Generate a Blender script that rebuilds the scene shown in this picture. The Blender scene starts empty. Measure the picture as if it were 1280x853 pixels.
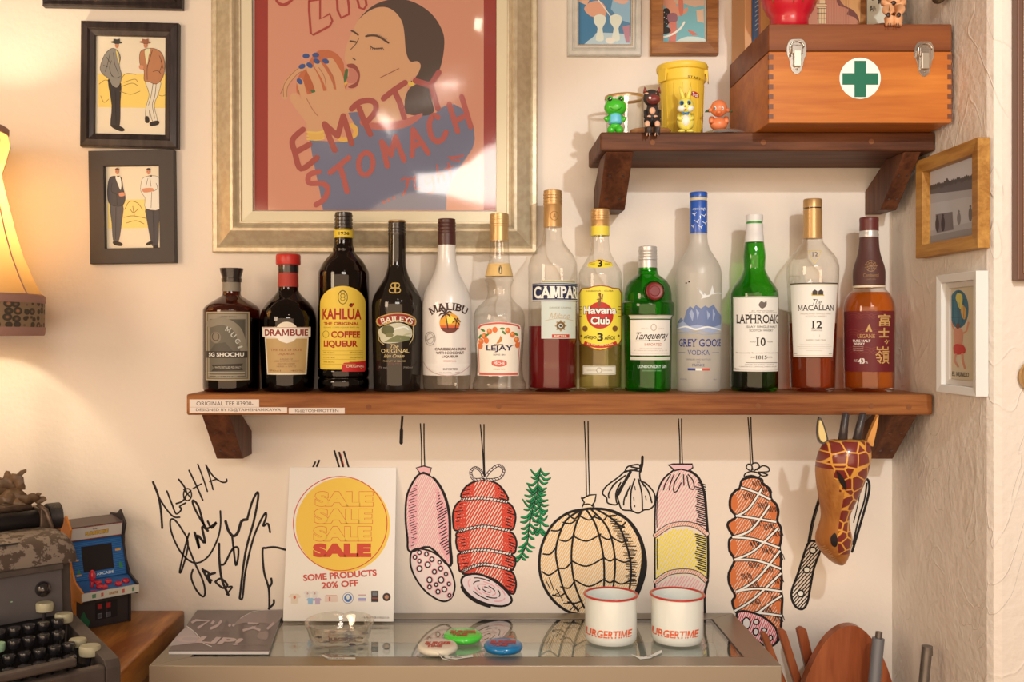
import bpy, bmesh, math, random
from mathutils import Vector, Matrix
from mathutils.geometry import tessellate_polygon
random.seed(7)
SC = bpy.context.scene
COL = SC.collection
PI = math.pi

# ------------------------------------------------------------------ camera
F, D, CX, CY, E = 1244.0, 1.684, 592.0, 418.0, 1.504      # focal px, distance to back wall, vanishing point, eye height
cam = bpy.data.cameras.new('camera')
cam.sensor_width = 36.0
cam.lens = 36.0 * F / 1280.0
cam.shift_x = (640 - CX) / 1280.0
cam.shift_y = -(426.5 - CY) / 1280.0
cam.clip_start = 0.02
camo = bpy.data.objects.new('camera', cam); COL.objects.link(camo)
camo.location = (0, -D, E); camo.rotation_euler = (PI / 2, 0, 0)
SC.camera = camo
# ------------------------------------------------------------------ world, lights, exposure
SC.view_settings.view_transform = 'Standard'
SC.view_settings.look = 'None'
SC.view_settings.gamma = 1
SC.view_settings.use_curve_mapping = False
SC.view_settings.exposure = 0.0
w = bpy.data.worlds.new('world'); SC.world = w; w.use_nodes = True
w.node_tree.nodes['Background'].inputs[0].default_value = (1.0, 0.65, 0.41, 1)
w.node_tree.nodes['Background'].inputs[1].default_value = 0.24
SC.cycles.caustics_reflective = False
SC.cycles.caustics_refractive = False
SC.cycles.max_bounces = 14
SC.cycles.transparent_max_bounces = 24
SC.cycles.transmission_bounces = 12
SC.cycles.diffuse_bounces = 4
SC.cycles.sample_clamp_indirect = 4.0
SC.cycles.use_denoising = True

def light(name, kind, loc, power, col, size=0.05, size_y=None, target=None, spot=None):
    l = bpy.data.lights.new(name, kind); l.energy = power; l.color = col
    if kind == 'AREA':
        l.size = size
        if size_y: l.shape = 'RECTANGLE'; l.size_y = size_y
    else: l.shadow_soft_size = size
    if spot: l.spot_size = spot; l.spot_blend = 0.35
    o = bpy.data.objects.new(name, l); COL.objects.link(o); o.location = loc
    if target:
        o.rotation_euler = (Vector(target) - Vector(loc)).to_track_quat('-Z', 'Y').to_euler()
    return o
light('key_spotlight', 'SPOT', (0.55, -1.46, E + 0.62), 31.0, (1.0, 0.95, 0.87), 0.020, target=(0.55, 0, E - 0.13), spot=math.radians(53))
light('front_fill_light', 'AREA', (-0.5, -3.2, E - 0.42), 74.0, (1.0, 0.68, 0.43), 4.6, 2.1, target=(0.0, 0, E - 0.3))  # unseen panel added behind the camera as low frontal fill for the wall
light('window_light', 'AREA', (0.23, -3.1, E + 0.77), 14.0, (1.0, 0.90, 0.80), 1.0, 0.32, target=(0.0, 0, E + 0.1))
light('left_fill_light', 'AREA', (-1.5, -1.5, E + 0.35), 10.0, (1.0, 0.74, 0.50), 0.5, target=(0.5, 0, E - 0.2))  # fill added far left to brighten the niche side wall
light('sparkle_fill_light', 'AREA', (0.2, -2.2, E + 1.2), 0.8, (1.0, 0.80, 0.62), 0.12, target=(0.3, 0, E - 0.2))  # small overhead source added for bottle sparkles and ambient
light('lamp_bulb', 'POINT', (-0.835, -0.155, E + 0.21), 5.0, (1.0, 0.80, 0.52), 0.02)

# ------------------------------------------------------------------ helpers
def s2l(v):
    v /= 255.0
    return v / 12.92 if v <= 0.04045 else ((v + 0.055) / 1.055) ** 2.4
WP = [s2l(x) for x in (233, 208, 178)]
def pc(r, g, b, k=1.0):
    """photo sRGB under the warm light -> surface albedo"""
    return tuple(max(0.004, min(0.9, s2l(v) * 0.78 / wv * k)) for v, wv in zip((r, g, b), WP)) + (1.0,)

def P(px, py, t=0.0):
    d = D - t
    return Vector(((px - CX) * d / F, -t, E - (py - CY) * d / F))

def new_mat(name):
    m = bpy.data.materials.new(name); m.use_nodes = True
    nt = m.node_tree
    return m, nt, nt.nodes['Principled BSDF']

def mat(name, col, rough=0.5, metal=0.0, spec=0.5, bump=0.0, bscale=60, noise=0.0, nscale=12, col2=None, coat=0.0, detail=4):
    m, nt, b = new_mat(name)
    b.inputs['Base Color'].default_value = col
    b.inputs['Roughness'].default_value = rough
    b.inputs['Metallic'].default_value = metal
    b.inputs['Specular IOR Level'].default_value = spec
    if coat: b.inputs['Coat Weight'].default_value = coat; b.inputs['Coat Roughness'].default_value = 0.08
    tc = nt.nodes.new('ShaderNodeTexCoord')
    if noise or col2:
        n = nt.nodes.new('ShaderNodeTexNoise'); n.inputs['Scale'].default_value = nscale; n.inputs['Detail'].default_value = detail
        nt.links.new(tc.outputs['Object'], n.inputs['Vector'])
        r = nt.nodes.new('ShaderNodeValToRGB')
        c2 = col2 or tuple(x * (1 - noise) for x in col[:3]) + (1,)
        r.color_ramp.elements[0].color = col; r.color_ramp.elements[0].position = 0.38
        r.color_ramp.elements[1].color = c2; r.color_ramp.elements[1].position = 0.62
        nt.links.new(n.outputs['Fac'], r.inputs['Fac']); nt.links.new(r.outputs['Color'], b.inputs['Base Color'])
    if bump:
        n = nt.nodes.new('ShaderNodeTexNoise'); n.inputs['Scale'].default_value = bscale; n.inputs['Detail'].default_value = 5
        nt.links.new(tc.outputs['Object'], n.inputs['Vector'])
        bp = nt.nodes.new('ShaderNodeBump'); bp.inputs['Strength'].default_value = bump; bp.inputs['Distance'].default_value = 0.002
        nt.links.new(n.outputs['Fac'], bp.inputs['Height']); nt.links.new(bp.outputs['Normal'], b.inputs['Normal'])
    return m

def wood(name, ca, cb, axis='X', rough=0.45, scale=14.0, stretch=12.0, dark=None, coat=0.0, bump=0.15):
    m, nt, b = new_mat(name)
    tc = nt.nodes.new('ShaderNodeTexCoord'); mp = nt.nodes.new('ShaderNodeMapping')
    s = [scale * 3] * 3; s['XYZ'.index(axis)] = scale * 3 / stretch
    mp.inputs['Scale'].default_value = s
    nt.links.new(tc.outputs['Object'], mp.inputs['Vector'])
    n = nt.nodes.new('ShaderNodeTexNoise'); n.inputs['Scale'].default_value = 1.0; n.inputs['Detail'].default_value = 6; n.inputs['Distortion'].default_value = 0.6
    nt.links.new(mp.outputs[0], n.inputs['Vector'])
    wv = nt.nodes.new('ShaderNodeTexNoise'); wv.inputs['Scale'].default_value = 5.0; wv.inputs['Detail'].default_value = 3
    nt.links.new(mp.outputs[0], wv.inputs['Vector'])
    mx = nt.nodes.new('ShaderNodeMath'); mx.operation = 'MULTIPLY_ADD'; mx.inputs[1].default_value = 0.35
    nt.links.new(wv.outputs['Fac'], mx.inputs[0]); nt.links.new(n.outputs['Fac'], mx.inputs[2])
    r = nt.nodes.new('ShaderNodeValToRGB'); el = r.color_ramp.elements
    el[0].position = 0.5; el[0].color = ca; el[1].position = 0.82; el[1].color = cb
    if dark:
        e = el.new(0.40); e.color = dark
    nt.links.new(mx.outputs[0], r.inputs['Fac']); nt.links.new(r.outputs['Color'], b.inputs['Base Color'])
    b.inputs['Roughness'].default_value = rough; b.inputs['Specular IOR Level'].default_value = 0.22
    if coat: b.inputs['Coat Weight'].default_value = coat * .5; b.inputs['Coat Roughness'].default_value = 0.15
    bp = nt.nodes.new('ShaderNodeBump'); bp.inputs['Strength'].default_value = bump; bp.inputs['Distance'].default_value = 0.001
    nt.links.new(mx.outputs[0], bp.inputs['Height']); nt.links.new(bp.outputs['Normal'], b.inputs['Normal'])
    return m

def glassy(name, tint, edge, rough=0.02, refl=0.9, f0=0.038, bump=0.0, haze=0.0, hazecol=(0.8, 0.8, 0.8, 1), bscale=18):
    """thin tinted glass: what passes is coloured more towards the edge (longer path), the rest is mirrored"""
    m = bpy.data.materials.new(name); m.use_nodes = True; nt = m.node_tree; nt.nodes.clear()
    out = nt.nodes.new('ShaderNodeOutputMaterial')
    lw = nt.nodes.new('ShaderNodeLayerWeight'); lw.inputs['Blend'].default_value = 0.5
    pw = nt.nodes.new('ShaderNodeMath'); pw.operation = 'POWER'; pw.inputs[1].default_value = 4.0
    nt.links.new(lw.outputs['Facing'], pw.inputs[0])
    ma = nt.nodes.new('ShaderNodeMath'); ma.operation = 'MULTIPLY_ADD'; ma.inputs[1].default_value = refl - f0; ma.inputs[2].default_value = f0
    nt.links.new(pw.outputs[0], ma.inputs[0])
    pe = nt.nodes.new('ShaderNodeMath'); pe.operation = 'POWER'; pe.inputs[1].default_value = 2.6
    nt.links.new(lw.outputs['Facing'], pe.inputs[0])
    mc = nt.nodes.new('ShaderNodeMix'); mc.data_type = 'RGBA'
    mc.inputs[6].default_value = tint; mc.inputs[7].default_value = edge
    nt.links.new(pe.outputs[0], mc.inputs[0])
    tr = nt.nodes.new('ShaderNodeBsdfTransparent'); nt.links.new(mc.outputs[2], tr.inputs[0])
    gl = nt.nodes.new('ShaderNodeBsdfGlossy'); gl.inputs['Roughness'].default_value = rough; gl.inputs[0].default_value = (1, 1, 1, 1)
    if bump:
        tc = nt.nodes.new('ShaderNodeTexCoord')
        n = nt.nodes.new('ShaderNodeTexNoise'); n.inputs['Scale'].default_value = bscale; nt.links.new(tc.outputs['Object'], n.inputs['Vector'])
        n.inputs['Detail'].default_value = 1.0
        bp = nt.nodes.new('ShaderNodeBump'); bp.inputs['Strength'].default_value = bump; bp.inputs['Distance'].default_value = 0.01
        nt.links.new(n.outputs['Fac'], bp.inputs['Height']); nt.links.new(bp.outputs['Normal'], gl.inputs['Normal'])
    base = tr
    if haze:
        df = nt.nodes.new('ShaderNodeBsdfDiffuse'); df.inputs[0].default_value = hazecol
        tl = nt.nodes.new('ShaderNodeBsdfTranslucent'); tl.inputs[0].default_value = hazecol
        md = nt.nodes.new('ShaderNodeMixShader'); md.inputs[0].default_value = 0.5
        nt.links.new(df.outputs[0], md.inputs[1]); nt.links.new(tl.outputs[0], md.inputs[2])
        mh = nt.nodes.new('ShaderNodeMixShader'); mh.inputs[0].default_value = haze
        nt.links.new(tr.outputs[0], mh.inputs[1]); nt.links.new(md.outputs[0], mh.inputs[2]); base = mh
    mx = nt.nodes.new('ShaderNodeMixShader')
    nt.links.new(ma.outputs[0], mx.inputs[0]); nt.links.new(base.outputs[0], mx.inputs[1]); nt.links.new(gl.outputs[0], mx.inputs[2])
    nt.links.new(mx.outputs[0], out.inputs[0])
    return m

def ink_mat(name, rough=0.55, spec=0.3, metal=0.0):
    m, nt, b = new_mat(name)
    a = nt.nodes.new('ShaderNodeVertexColor'); a.layer_name = 'Col'
    nt.links.new(a.outputs['Color'], b.inputs['Base Color'])
    b.inputs['Roughness'].default_value = rough; b.inputs['Specular IOR Level'].default_value = spec; b.inputs['Metallic'].default_value = metal
    return m
INK = ink_mat('printed_ink', 0.5, 0.35)
MARK = ink_mat('marker_ink', 0.7, 0.25)
FOIL = ink_mat('foil_print', 0.35, 0.5, 0.7)

def tag(o, label=None, cat=None, group=None, kind=None):
    if label: o['label'] = label
    if cat: o['category'] = cat
    if group: o['group'] = group
    if kind: o['kind'] = kind
    return o
ORIG = {}
def origin_of(o):
    return ORIG.get(o.name, Vector((0, 0, 0))) if o else Vector((0, 0, 0))

def thing(name, loc, label, cat, group=None):
    o = bpy.data.objects.new(name, None); COL.objects.link(o); o.location = loc
    o.empty_display_size = 0.02
    ORIG[o.name] = Vector(loc)
    return tag(o, label, cat, group)

class MB:
    def __init__(s): s.v = []; s.f = []; s.m = []
    def add(s, vs, fs, m=0):
        n = len(s.v); s.v += [Vector(v) for v in vs]; s.f += [tuple(i + n for i in f) for f in fs]; s.m += [m] * len(fs); return s
    def box(s, x0, x1, y0, y1, z0, z1, m=0):
        vs = [(x, y, z) for z in (z0, z1) for y in (y0, y1) for x in (x0, x1)]
        return s.add(vs, [(0, 2, 3, 1), (4, 5, 7, 6), (0, 1, 5, 4), (2, 6, 7, 3), (0, 4, 6, 2), (1, 3, 7, 5)], m)
    def prism(s, pts, a, b, m=0):
        """pts: list of Vectors outline (planar), offset vectors a and b"""
        n = len(pts); vs = [Vector(p) + Vector(a) for p in pts] + [Vector(p) + Vector(b) for p in pts]
        fs = [(i, (i + 1) % n, (i + 1) % n + n, i + n) for i in range(n)]
        tri = tessellate_polygon([[Vector(p) for p in pts]])
        fs += [tuple(t) for t in tri] + [tuple(i + n for i in reversed(t)) for t in tri]
        return s.add(vs, fs, m)
    def lathe(s, cx, cy, prof, n=48, m=0, caps=True, sx=1, sy=1):
        vs = []; fs = []
        for r, z in prof:
            for k in range(n):
                a = 2 * PI * k / n
                vs.append((cx + r * math.cos(a) * sx, cy + r * math.sin(a) * sy, z))
        for j in range(len(prof) - 1):
            for k in range(n):
                k2 = (k + 1) % n
                fs.append((j * n + k, j * n + k2, (j + 1) * n + k2, (j + 1) * n + k))
        if caps:
            fs.append(tuple(reversed(range(n)))); fs.append(tuple((len(prof) - 1) * n + k for k in range(n)))
        return s.add(vs, fs, m)
    def tube(s, pts, r, n=8, m=0, caps=True):
        pts = [Vector(p) for p in pts]; R = r if isinstance(r, (list, tuple)) else [r] * len(pts)
        vs = []; fs = []; up = Vector((0.13, 0.31, 0.94))
        for i, p in enumerate(pts):
            d = (pts[min(i + 1, len(pts) - 1)] - pts[max(i - 1, 0)]).normalized()
            a = d.cross(up)
            if a.length < 1e-4: a = d.cross(Vector((1, 0, 0)))
            a.normalize(); b = d.cross(a)
            for k in range(n):
                t = 2 * PI * k / n; vs.append(p + (a * math.cos(t) + b * math.sin(t)) * R[i])
        for j in range(len(pts) - 1):
            for k in range(n):
                k2 = (k + 1) % n; fs.append((j * n + k, j * n + k2, (j + 1) * n + k2, (j + 1) * n + k))
        if caps: fs.append(tuple(reversed(range(n)))); fs.append(tuple((len(pts) - 1) * n + k for k in range(n)))
        return s.add(vs, fs, m)
    def ell(s, c, r, n=20, h=12, m=0, rot=None):
        vs = []; fs = []; c = Vector(c)
        for j in range(1, h):
            p = PI * j / h
            for k in range(n):
                t = 2 * PI * k / n; vs.append(Vector((r[0] * math.sin(p) * math.cos(t), r[1] * math.sin(p) * math.sin(t), -r[2] * math.cos(p))))
        vs += [Vector((0, 0, -r[2])), Vector((0, 0, r[2]))]
        for j in range(h - 2):
            for k in range(n):
                k2 = (k + 1) % n; fs.append((j * n + k, j * n + k2, (j + 1) * n + k2, (j + 1) * n + k))
        b, t = len(vs) - 2, len(vs) - 1
        for k in range(n):
            k2 = (k + 1) % n; fs.append((b, k2, k)); fs.append((t, (h - 2) * n + k, (h - 2) * n + k2))
        if rot: vs = [rot @ v for v in vs]
        return s.add([v + c for v in vs], fs, m)
    def xf(s, M): s.v = [M @ v for v in s.v]; return s
    def build(s, name, mats, parent=None, smooth=False, bevel=0, subsurf=0, loc=None, segs=2, angle=35):
        if not isinstance(mats, (list, tuple)): mats = [mats]
        me = bpy.data.meshes.new(name)
        if parent: o0 = origin_of(parent)
        elif loc is not None: o0 = Vector(loc)
        elif s.v:
            xs = [v.x for v in s.v]; ys = [v.y for v in s.v]; zs = [v.z for v in s.v]
            o0 = Vector(((min(xs) + max(xs)) / 2, (min(ys) + max(ys)) / 2, min(zs)))
        me.from_pydata([v - o0 for v in s.v], [], s.f)
        for m in mats: me.materials.append(m)
        me.polygons.foreach_set('material_index', s.m)
        me.update()
        if smooth: me.shade_smooth()
        o = bpy.data.objects.new(name, me); COL.objects.link(o)
        if parent: o.parent = parent; ORIG[o.name] = o0
        else: o.location = o0; ORIG[o.name] = o0
        bm = bmesh.new(); bm.from_mesh(me); bmesh.ops.recalc_face_normals(bm, faces=bm.faces); bm.to_mesh(me); bm.free()
        if smooth == 'auto':
            bm = bmesh.new(); bm.from_mesh(me)
            for e in bm.edges:
                if len(e.link_faces) == 2 and e.calc_face_angle(0) > math.radians(angle): e.smooth = False
            bm.to_mesh(me); bm.free()
        if bevel:
            b = o.modifiers.new('bevel', 'BEVEL'); b.width = bevel; b.segments = segs; b.limit_method = 'ANGLE'; b.harden_normals = False
        if subsurf:
            b = o.modifiers.new('sub', 'SUBSURF'); b.levels = subsurf; b.render_levels = subsurf
        return o

# ---- flat print -----------------------------------------------------------
def catmull(pts, closed=False, k=5):
    n = len(pts)
    if n < 3: return list(pts)
    out = []
    rng = range(n) if closed else range(n - 1)
    for i in rng:
        if closed: p0, p1, p2, p3 = pts[i - 1], pts[i], pts[(i + 1) % n], pts[(i + 2) % n]
        else: p0, p1, p2, p3 = pts[max(i - 1, 0)], pts[i], pts[i + 1], pts[min(i + 2, n - 1)]
        for j in range(k):
            t = j / k
            out.append(tuple(0.5 * ((2 * p1[a]) + (-p0[a] + p2[a]) * t + (2 * p0[a] - 5 * p1[a] + 4 * p2[a] - p3[a]) * t * t + (-p0[a] + 3 * p1[a] - 3 * p2[a] + p3[a]) * t ** 3) for a in (0, 1)))
    if not closed: out.append(pts[-1])
    return out
def tr(ox, oy, s, pts): return [(ox + x / s, oy + y / s) for x, y in pts]
def ellp(cx, cy, rx, ry, n=28, rot=0, a0=0, a1=2 * PI, full=True):
    out = []
    for i in range(n if full else n + 1):
        a = a0 + (a1 - a0) * i / n; x = rx * math.cos(a); y = ry * math.sin(a)
        out.append((cx + x * math.cos(rot) - y * math.sin(rot), cy + x * math.sin(rot) + y * math.cos(rot)))
    return out
def rect(x0, y0, x1, y1): return [(x0, y0), (x1, y0), (x1, y1), (x0, y1)]
TXT = {}
def glyphs(s, bold=0.0, sharp=4):
    key = (s, bold)
    if key in TXT: return TXT[key]
    cu = bpy.data.curves.new('t', 'FONT'); cu.body = s; cu.size = 1.0; cu.resolution_u = sharp; cu.offset = bold
    o = bpy.data.objects.new('t', cu)
    me = o.to_mesh()
    vs = [(v.co.x, v.co.y) for v in me.vertices]; fs = [tuple(p.vertices) for p in me.polygons]
    o.to_mesh_clear(); bpy.data.objects.remove(o); bpy.data.curves.remove(cu)
    TXT[key] = (vs, fs); return TXT[key]

class Art:
    def __init__(s): s.items = []; s.l = 0
    def up(s): s.l += 1; return s
    def U(s, x): return x
    def raw(s, vs, fs, c): s.items.append((vs, fs, c, s.l))
    def poly(s, pts, c, smooth=False, holes=()):
        if smooth: pts = catmull(pts, True)
        loops = [[Vector((x, y, 0)) for x, y in pts]] + [[Vector((x, y, 0)) for x, y in h] for h in holes]
        fs = [tuple(t) for t in tessellate_polygon(loops)]
        s.raw([(s.U(v.x), v.y) for lp in loops for v in lp], fs, c); return s
    def stroke(s, pts, wd, c, closed=False, smooth=True, taper=0.0, cap=True):
        if smooth: pts = catmull(pts, closed)
        q = [pts[0]]
        for p in pts[1:]:
            if (p[0] - q[-1][0]) ** 2 + (p[1] - q[-1][1]) ** 2 > 1e-6: q.append(p)
        pts = q; n = len(pts)
        if n < 2: return s
        vs = []; fs = []
        for i, p in enumerate(pts):
            a = pts[(i - 1) % n] if (closed or i > 0) else pts[i]; b = pts[(i + 1) % n] if (closed or i < n - 1) else pts[i]
            dx, dy = b[0] - a[0], b[1] - a[1]; L = math.hypot(dx, dy) or 1
            u = i / (n - 1); ww = wd[i * len(wd) // n] if isinstance(wd, list) else wd
            h = ww / 2 * (1 - taper * abs(2 * u - 1) ** 2)
            vs += [(s.U(p[0] - dy / L * h), p[1] + dx / L * h), (s.U(p[0] + dy / L * h), p[1] - dx / L * h)]
        for i in range(n if closed else n - 1):
            j = (i + 1) % n; fs.append((2 * i, 2 * i + 1, 2 * j + 1, 2 * j))
        s.raw(vs, fs, c)
        if cap and not closed and not taper and not isinstance(wd, list):
            for p in (pts[0], pts[-1]):
                e = ellp(p[0], p[1], wd / 2, wd / 2, 10); s.raw([(s.U(x), y) for x, y in e], [tuple(range(10))], c)
        return s
    def line(s, x0, y0, x1, y1, wd, c): return s.stroke([(x0, y0), (x1, y1)], wd, c, smooth=False, cap=False)
    def ell(s, cx, cy, rx, ry, c, rot=0, n=28): return s.poly(ellp(cx, cy, rx, ry, n, rot), c)
    def ring(s, cx, cy, rx, ry, wd, c, rot=0): return s.stroke(ellp(cx, cy, rx, ry, 28, rot), wd, c, closed=True, smooth=False)
    def rect(s, x0, y0, x1, y1, c): return s.poly(rect(x0, y0, x1, y1), c)
    def hatch(s, poly, ang, gap, wd, c, jit=0.25, trim=0.0, seed=1, drop=0.0):
        rnd = random.Random(seed); ca, sa = math.cos(ang), math.sin(ang)
        q = [(x * ca + y * sa, -x * sa + y * ca) for x, y in poly]
        y = min(p[1] for p in q) + gap * 0.5; y1 = max(p[1] for p in q)
        while y < y1:
            xs = []
            for i in range(len(q)):
                a, b = q[i], q[(i + 1) % len(q)]
                if (a[1] <= y) != (b[1] <= y): xs.append(a[0] + (y - a[1]) / (b[1] - a[1]) * (b[0] - a[0]))
            xs.sort()
            for i in range(0, len(xs) - 1, 2):
                a, b = xs[i] + trim * rnd.random(), xs[i + 1] - trim * rnd.random()
                if b - a > wd and rnd.random() >= drop:
                    j = (rnd.random() - 0.5) * gap * jit
                    p = (a * ca - y * sa, a * sa + y * ca); r = (b * ca - (y + j) * sa, b * sa + (y + j) * ca)
                    s.line(p[0], p[1], r[0], r[1], wd, c)
            y += gap * (1 + (rnd.random() - 0.5) * jit)
        return s
    def text(s, t, cx, cy, w, h, c, bold=0.0, rot=0.0, shear=0.0, arc=0.0, serif=False, fw=False):
        vs, fs = glyphs(t, bold)
        if not vs: return s
        x0 = min(v[0] for v in vs); x1 = max(v[0] for v in vs); y0 = min(v[1] for v in vs); y1 = max(v[1] for v in vs)
        vs = list(vs); fs = list(fs)
        for ci, ch in enumerate(t):        # an M with open counters at any weight
            if ch != 'M': continue
            pa = max([v[0] for v in glyphs(t[:ci], bold)[0]] or [-9.0]) if ci else -9.0; pb = max(v[0] for v in glyphs(t[:ci + 1], bold)[0])
            own = [f for f in fs if all(pa - .005 < vs[i][0] <= pb + .005 for i in f)]
            if not own: continue
            mx0 = min(vs[i][0] for f in own for i in f); my0 = min(vs[i][1] for f in own for i in f); my1 = max(vs[i][1] for f in own for i in f)
            fs = [f for f in fs if f not in own]; sw = .085 + bold * 1.6; mc = (mx0 + pb) / 2; n = len(vs)
            vs += [(mx0, my0), (mx0 + sw, my0), (mx0 + sw, my1), (mx0, my1), (pb - sw, my0), (pb, my0), (pb, my1), (pb - sw, my1),
                   (mx0 + sw * .4, my1), (mx0 + sw * 1.3, my1), (mc + sw * .45, my0 + (my1 - my0) * .12), (mc - sw * .45, my0 + (my1 - my0) * .12), (pb - sw * 1.3, my1), (pb - sw * .4, my1)]
            fs += [(n, n + 1, n + 2, n + 3), (n + 4, n + 5, n + 6, n + 7), (n + 8, n + 11, n + 10, n + 9), (n + 12, n + 11, n + 10, n + 13)]
        if serif:
            mids = []
            for ci, ch in enumerate(t):
                if ch in 'MW':
                    pa = max([v[0] for v in glyphs(t[:ci], bold)[0]] or [0.0]) if ci else 0.0; pb = max(v[0] for v in glyphs(t[:ci + 1], bold)[0]); mids.append((pa + (pb - pa) * .3, pb - (pb - pa) * .25))
            H = y1 - y0; seen = set(); sw = 0.05 * H / 0.7; th = 0.045
            for f in list(fs):
                for i in range(len(f)):
                    a, b = vs[f[i]], vs[f[(i + 1) % len(f)]]
                    for yy, sg in ((y0, 1), (y1, -1)):
                        if abs(a[1] - yy) < 0.012 and abs(b[1] - yy) < 0.012:
                            xa, xb = sorted((a[0], b[0]))
                            k = (round(xa, 2), yy)
                            if 0.03 < xb - xa < 0.32 and k not in seen and not any(m0 < (xa + xb) / 2 < m1 for m0, m1 in mids):
                                seen.add(k); n = len(vs)
                                vs += [(xa - 0.07, yy), (xb + 0.07, yy), (xb + 0.07, yy + sg * th), (xa - 0.07, yy + sg * th)]
                                fs.append((n, n + 1, n + 2, n + 3))
            x0 = min(v[0] for v in vs); x1 = max(v[0] for v in vs)
        W = x1 - x0; H = y1 - y0
        ua, ub = s.U(cx - w / 2), s.U(cx + w / 2)
        out = []
        for x, y in vs:
            X = (x - x0) / W * w - w / 2; Y = -((y - y0) / H * h - h / 2)
            X -= Y * shear
            if arc:
                a = X / arc; r = arc - Y; X, Y = r * math.sin(a), arc - r * math.cos(a)
            if rot: X, Y = X * math.cos(rot) - Y * math.sin(rot), X * math.sin(rot) + Y * math.cos(rot)
            if ua != cx - w / 2 or ub != cx + w / 2:
                out.append(((ua + ub) / 2 + X * (ub - ua) / w, cy + Y))
            else: out.append((cx + X, cy + Y))
        s.raw(out, fs, c); return s
    def build(s, name, mapper, parent, material=None, cut=0.0, step=1e-4, base=1e-4, label=None, cutv=5.0):
        bm = bmesh.new(); cl = bm.loops.layers.float_color.new('Col'); ll = bm.faces.layers.float.new('off')
        for k, (vs, fs, c, l) in enumerate(s.items):
            bv = [bm.verts.new((x, y, 0)) for x, y in vs]
            off = base + l * step + ((k * 37) % 97) / 97 * step * 0.9
            for f in fs:
                if len(set(f)) < 3: continue
                try: bf = bm.faces.new([bv[i] for i in f])
                except ValueError: continue
                bf[ll] = off
                for lp in bf.loops: lp[cl] = c
        if cut:
            x0 = min(v.co.x for v in bm.verts); x1 = max(v.co.x for v in bm.verts)
            k = math.floor(x0 / cut) + 1
            while k * cut < x1:
                bmesh.ops.bisect_plane(bm, geom=bm.verts[:] + bm.edges[:] + bm.faces[:], dist=1e-5, plane_co=(k * cut, 0, 0), plane_no=(1, 0, 0)); k += 1
            if cutv:
                y0 = min(v.co.y for v in bm.verts); y1 = max(v.co.y for v in bm.verts)
                k = math.floor(y0 / cutv) + 1
                while k * cutv < y1:
                    bmesh.ops.bisect_plane(bm, geom=bm.verts[:] + bm.edges[:] + bm.faces[:], dist=1e-5, plane_co=(0, k * cutv, 0), plane_no=(0, 1, 0)); k += 1
        offs = {}
        for f in bm.faces:
            for v in f.verts: offs[v] = f[ll]
        o0 = origin_of(parent)
        for v in bm.verts: v.co = Vector(mapper(v.co.x, v.co.y, offs.get(v, base))) - o0
        bm.normal_update()
        me = bpy.data.meshes.new(name); bm.to_mesh(me); bm.free()
        me.materials.append(material or INK)
        o = bpy.data.objects.new(name, me); COL.objects.link(o)
        if parent: o.parent = parent
        else: o.location = o0
        ORIG[o.name] = o0
        if label: o['label'] = label
        return o

def on_plane(pt, nrm):
    """photo coordinates -> the point where the sight line meets a real plane, lifted off along its normal"""
    pt = Vector(pt); nrm = Vector(nrm).normalized(); C = Vector((0, -D, E))
    def f(px, py, off):
        d = Vector(((px - CX) / F, 1.0, -(py - CY) / F)); t = (pt - C).dot(nrm) / d.dot(nrm)
        return C + d * t + nrm * off
    return f
def wall_map(t=0.0): return on_plane((0, -t, 0), (0, -1, 0))
K = pc(34, 28, 26); INKK = pc(40, 34, 32)

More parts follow.
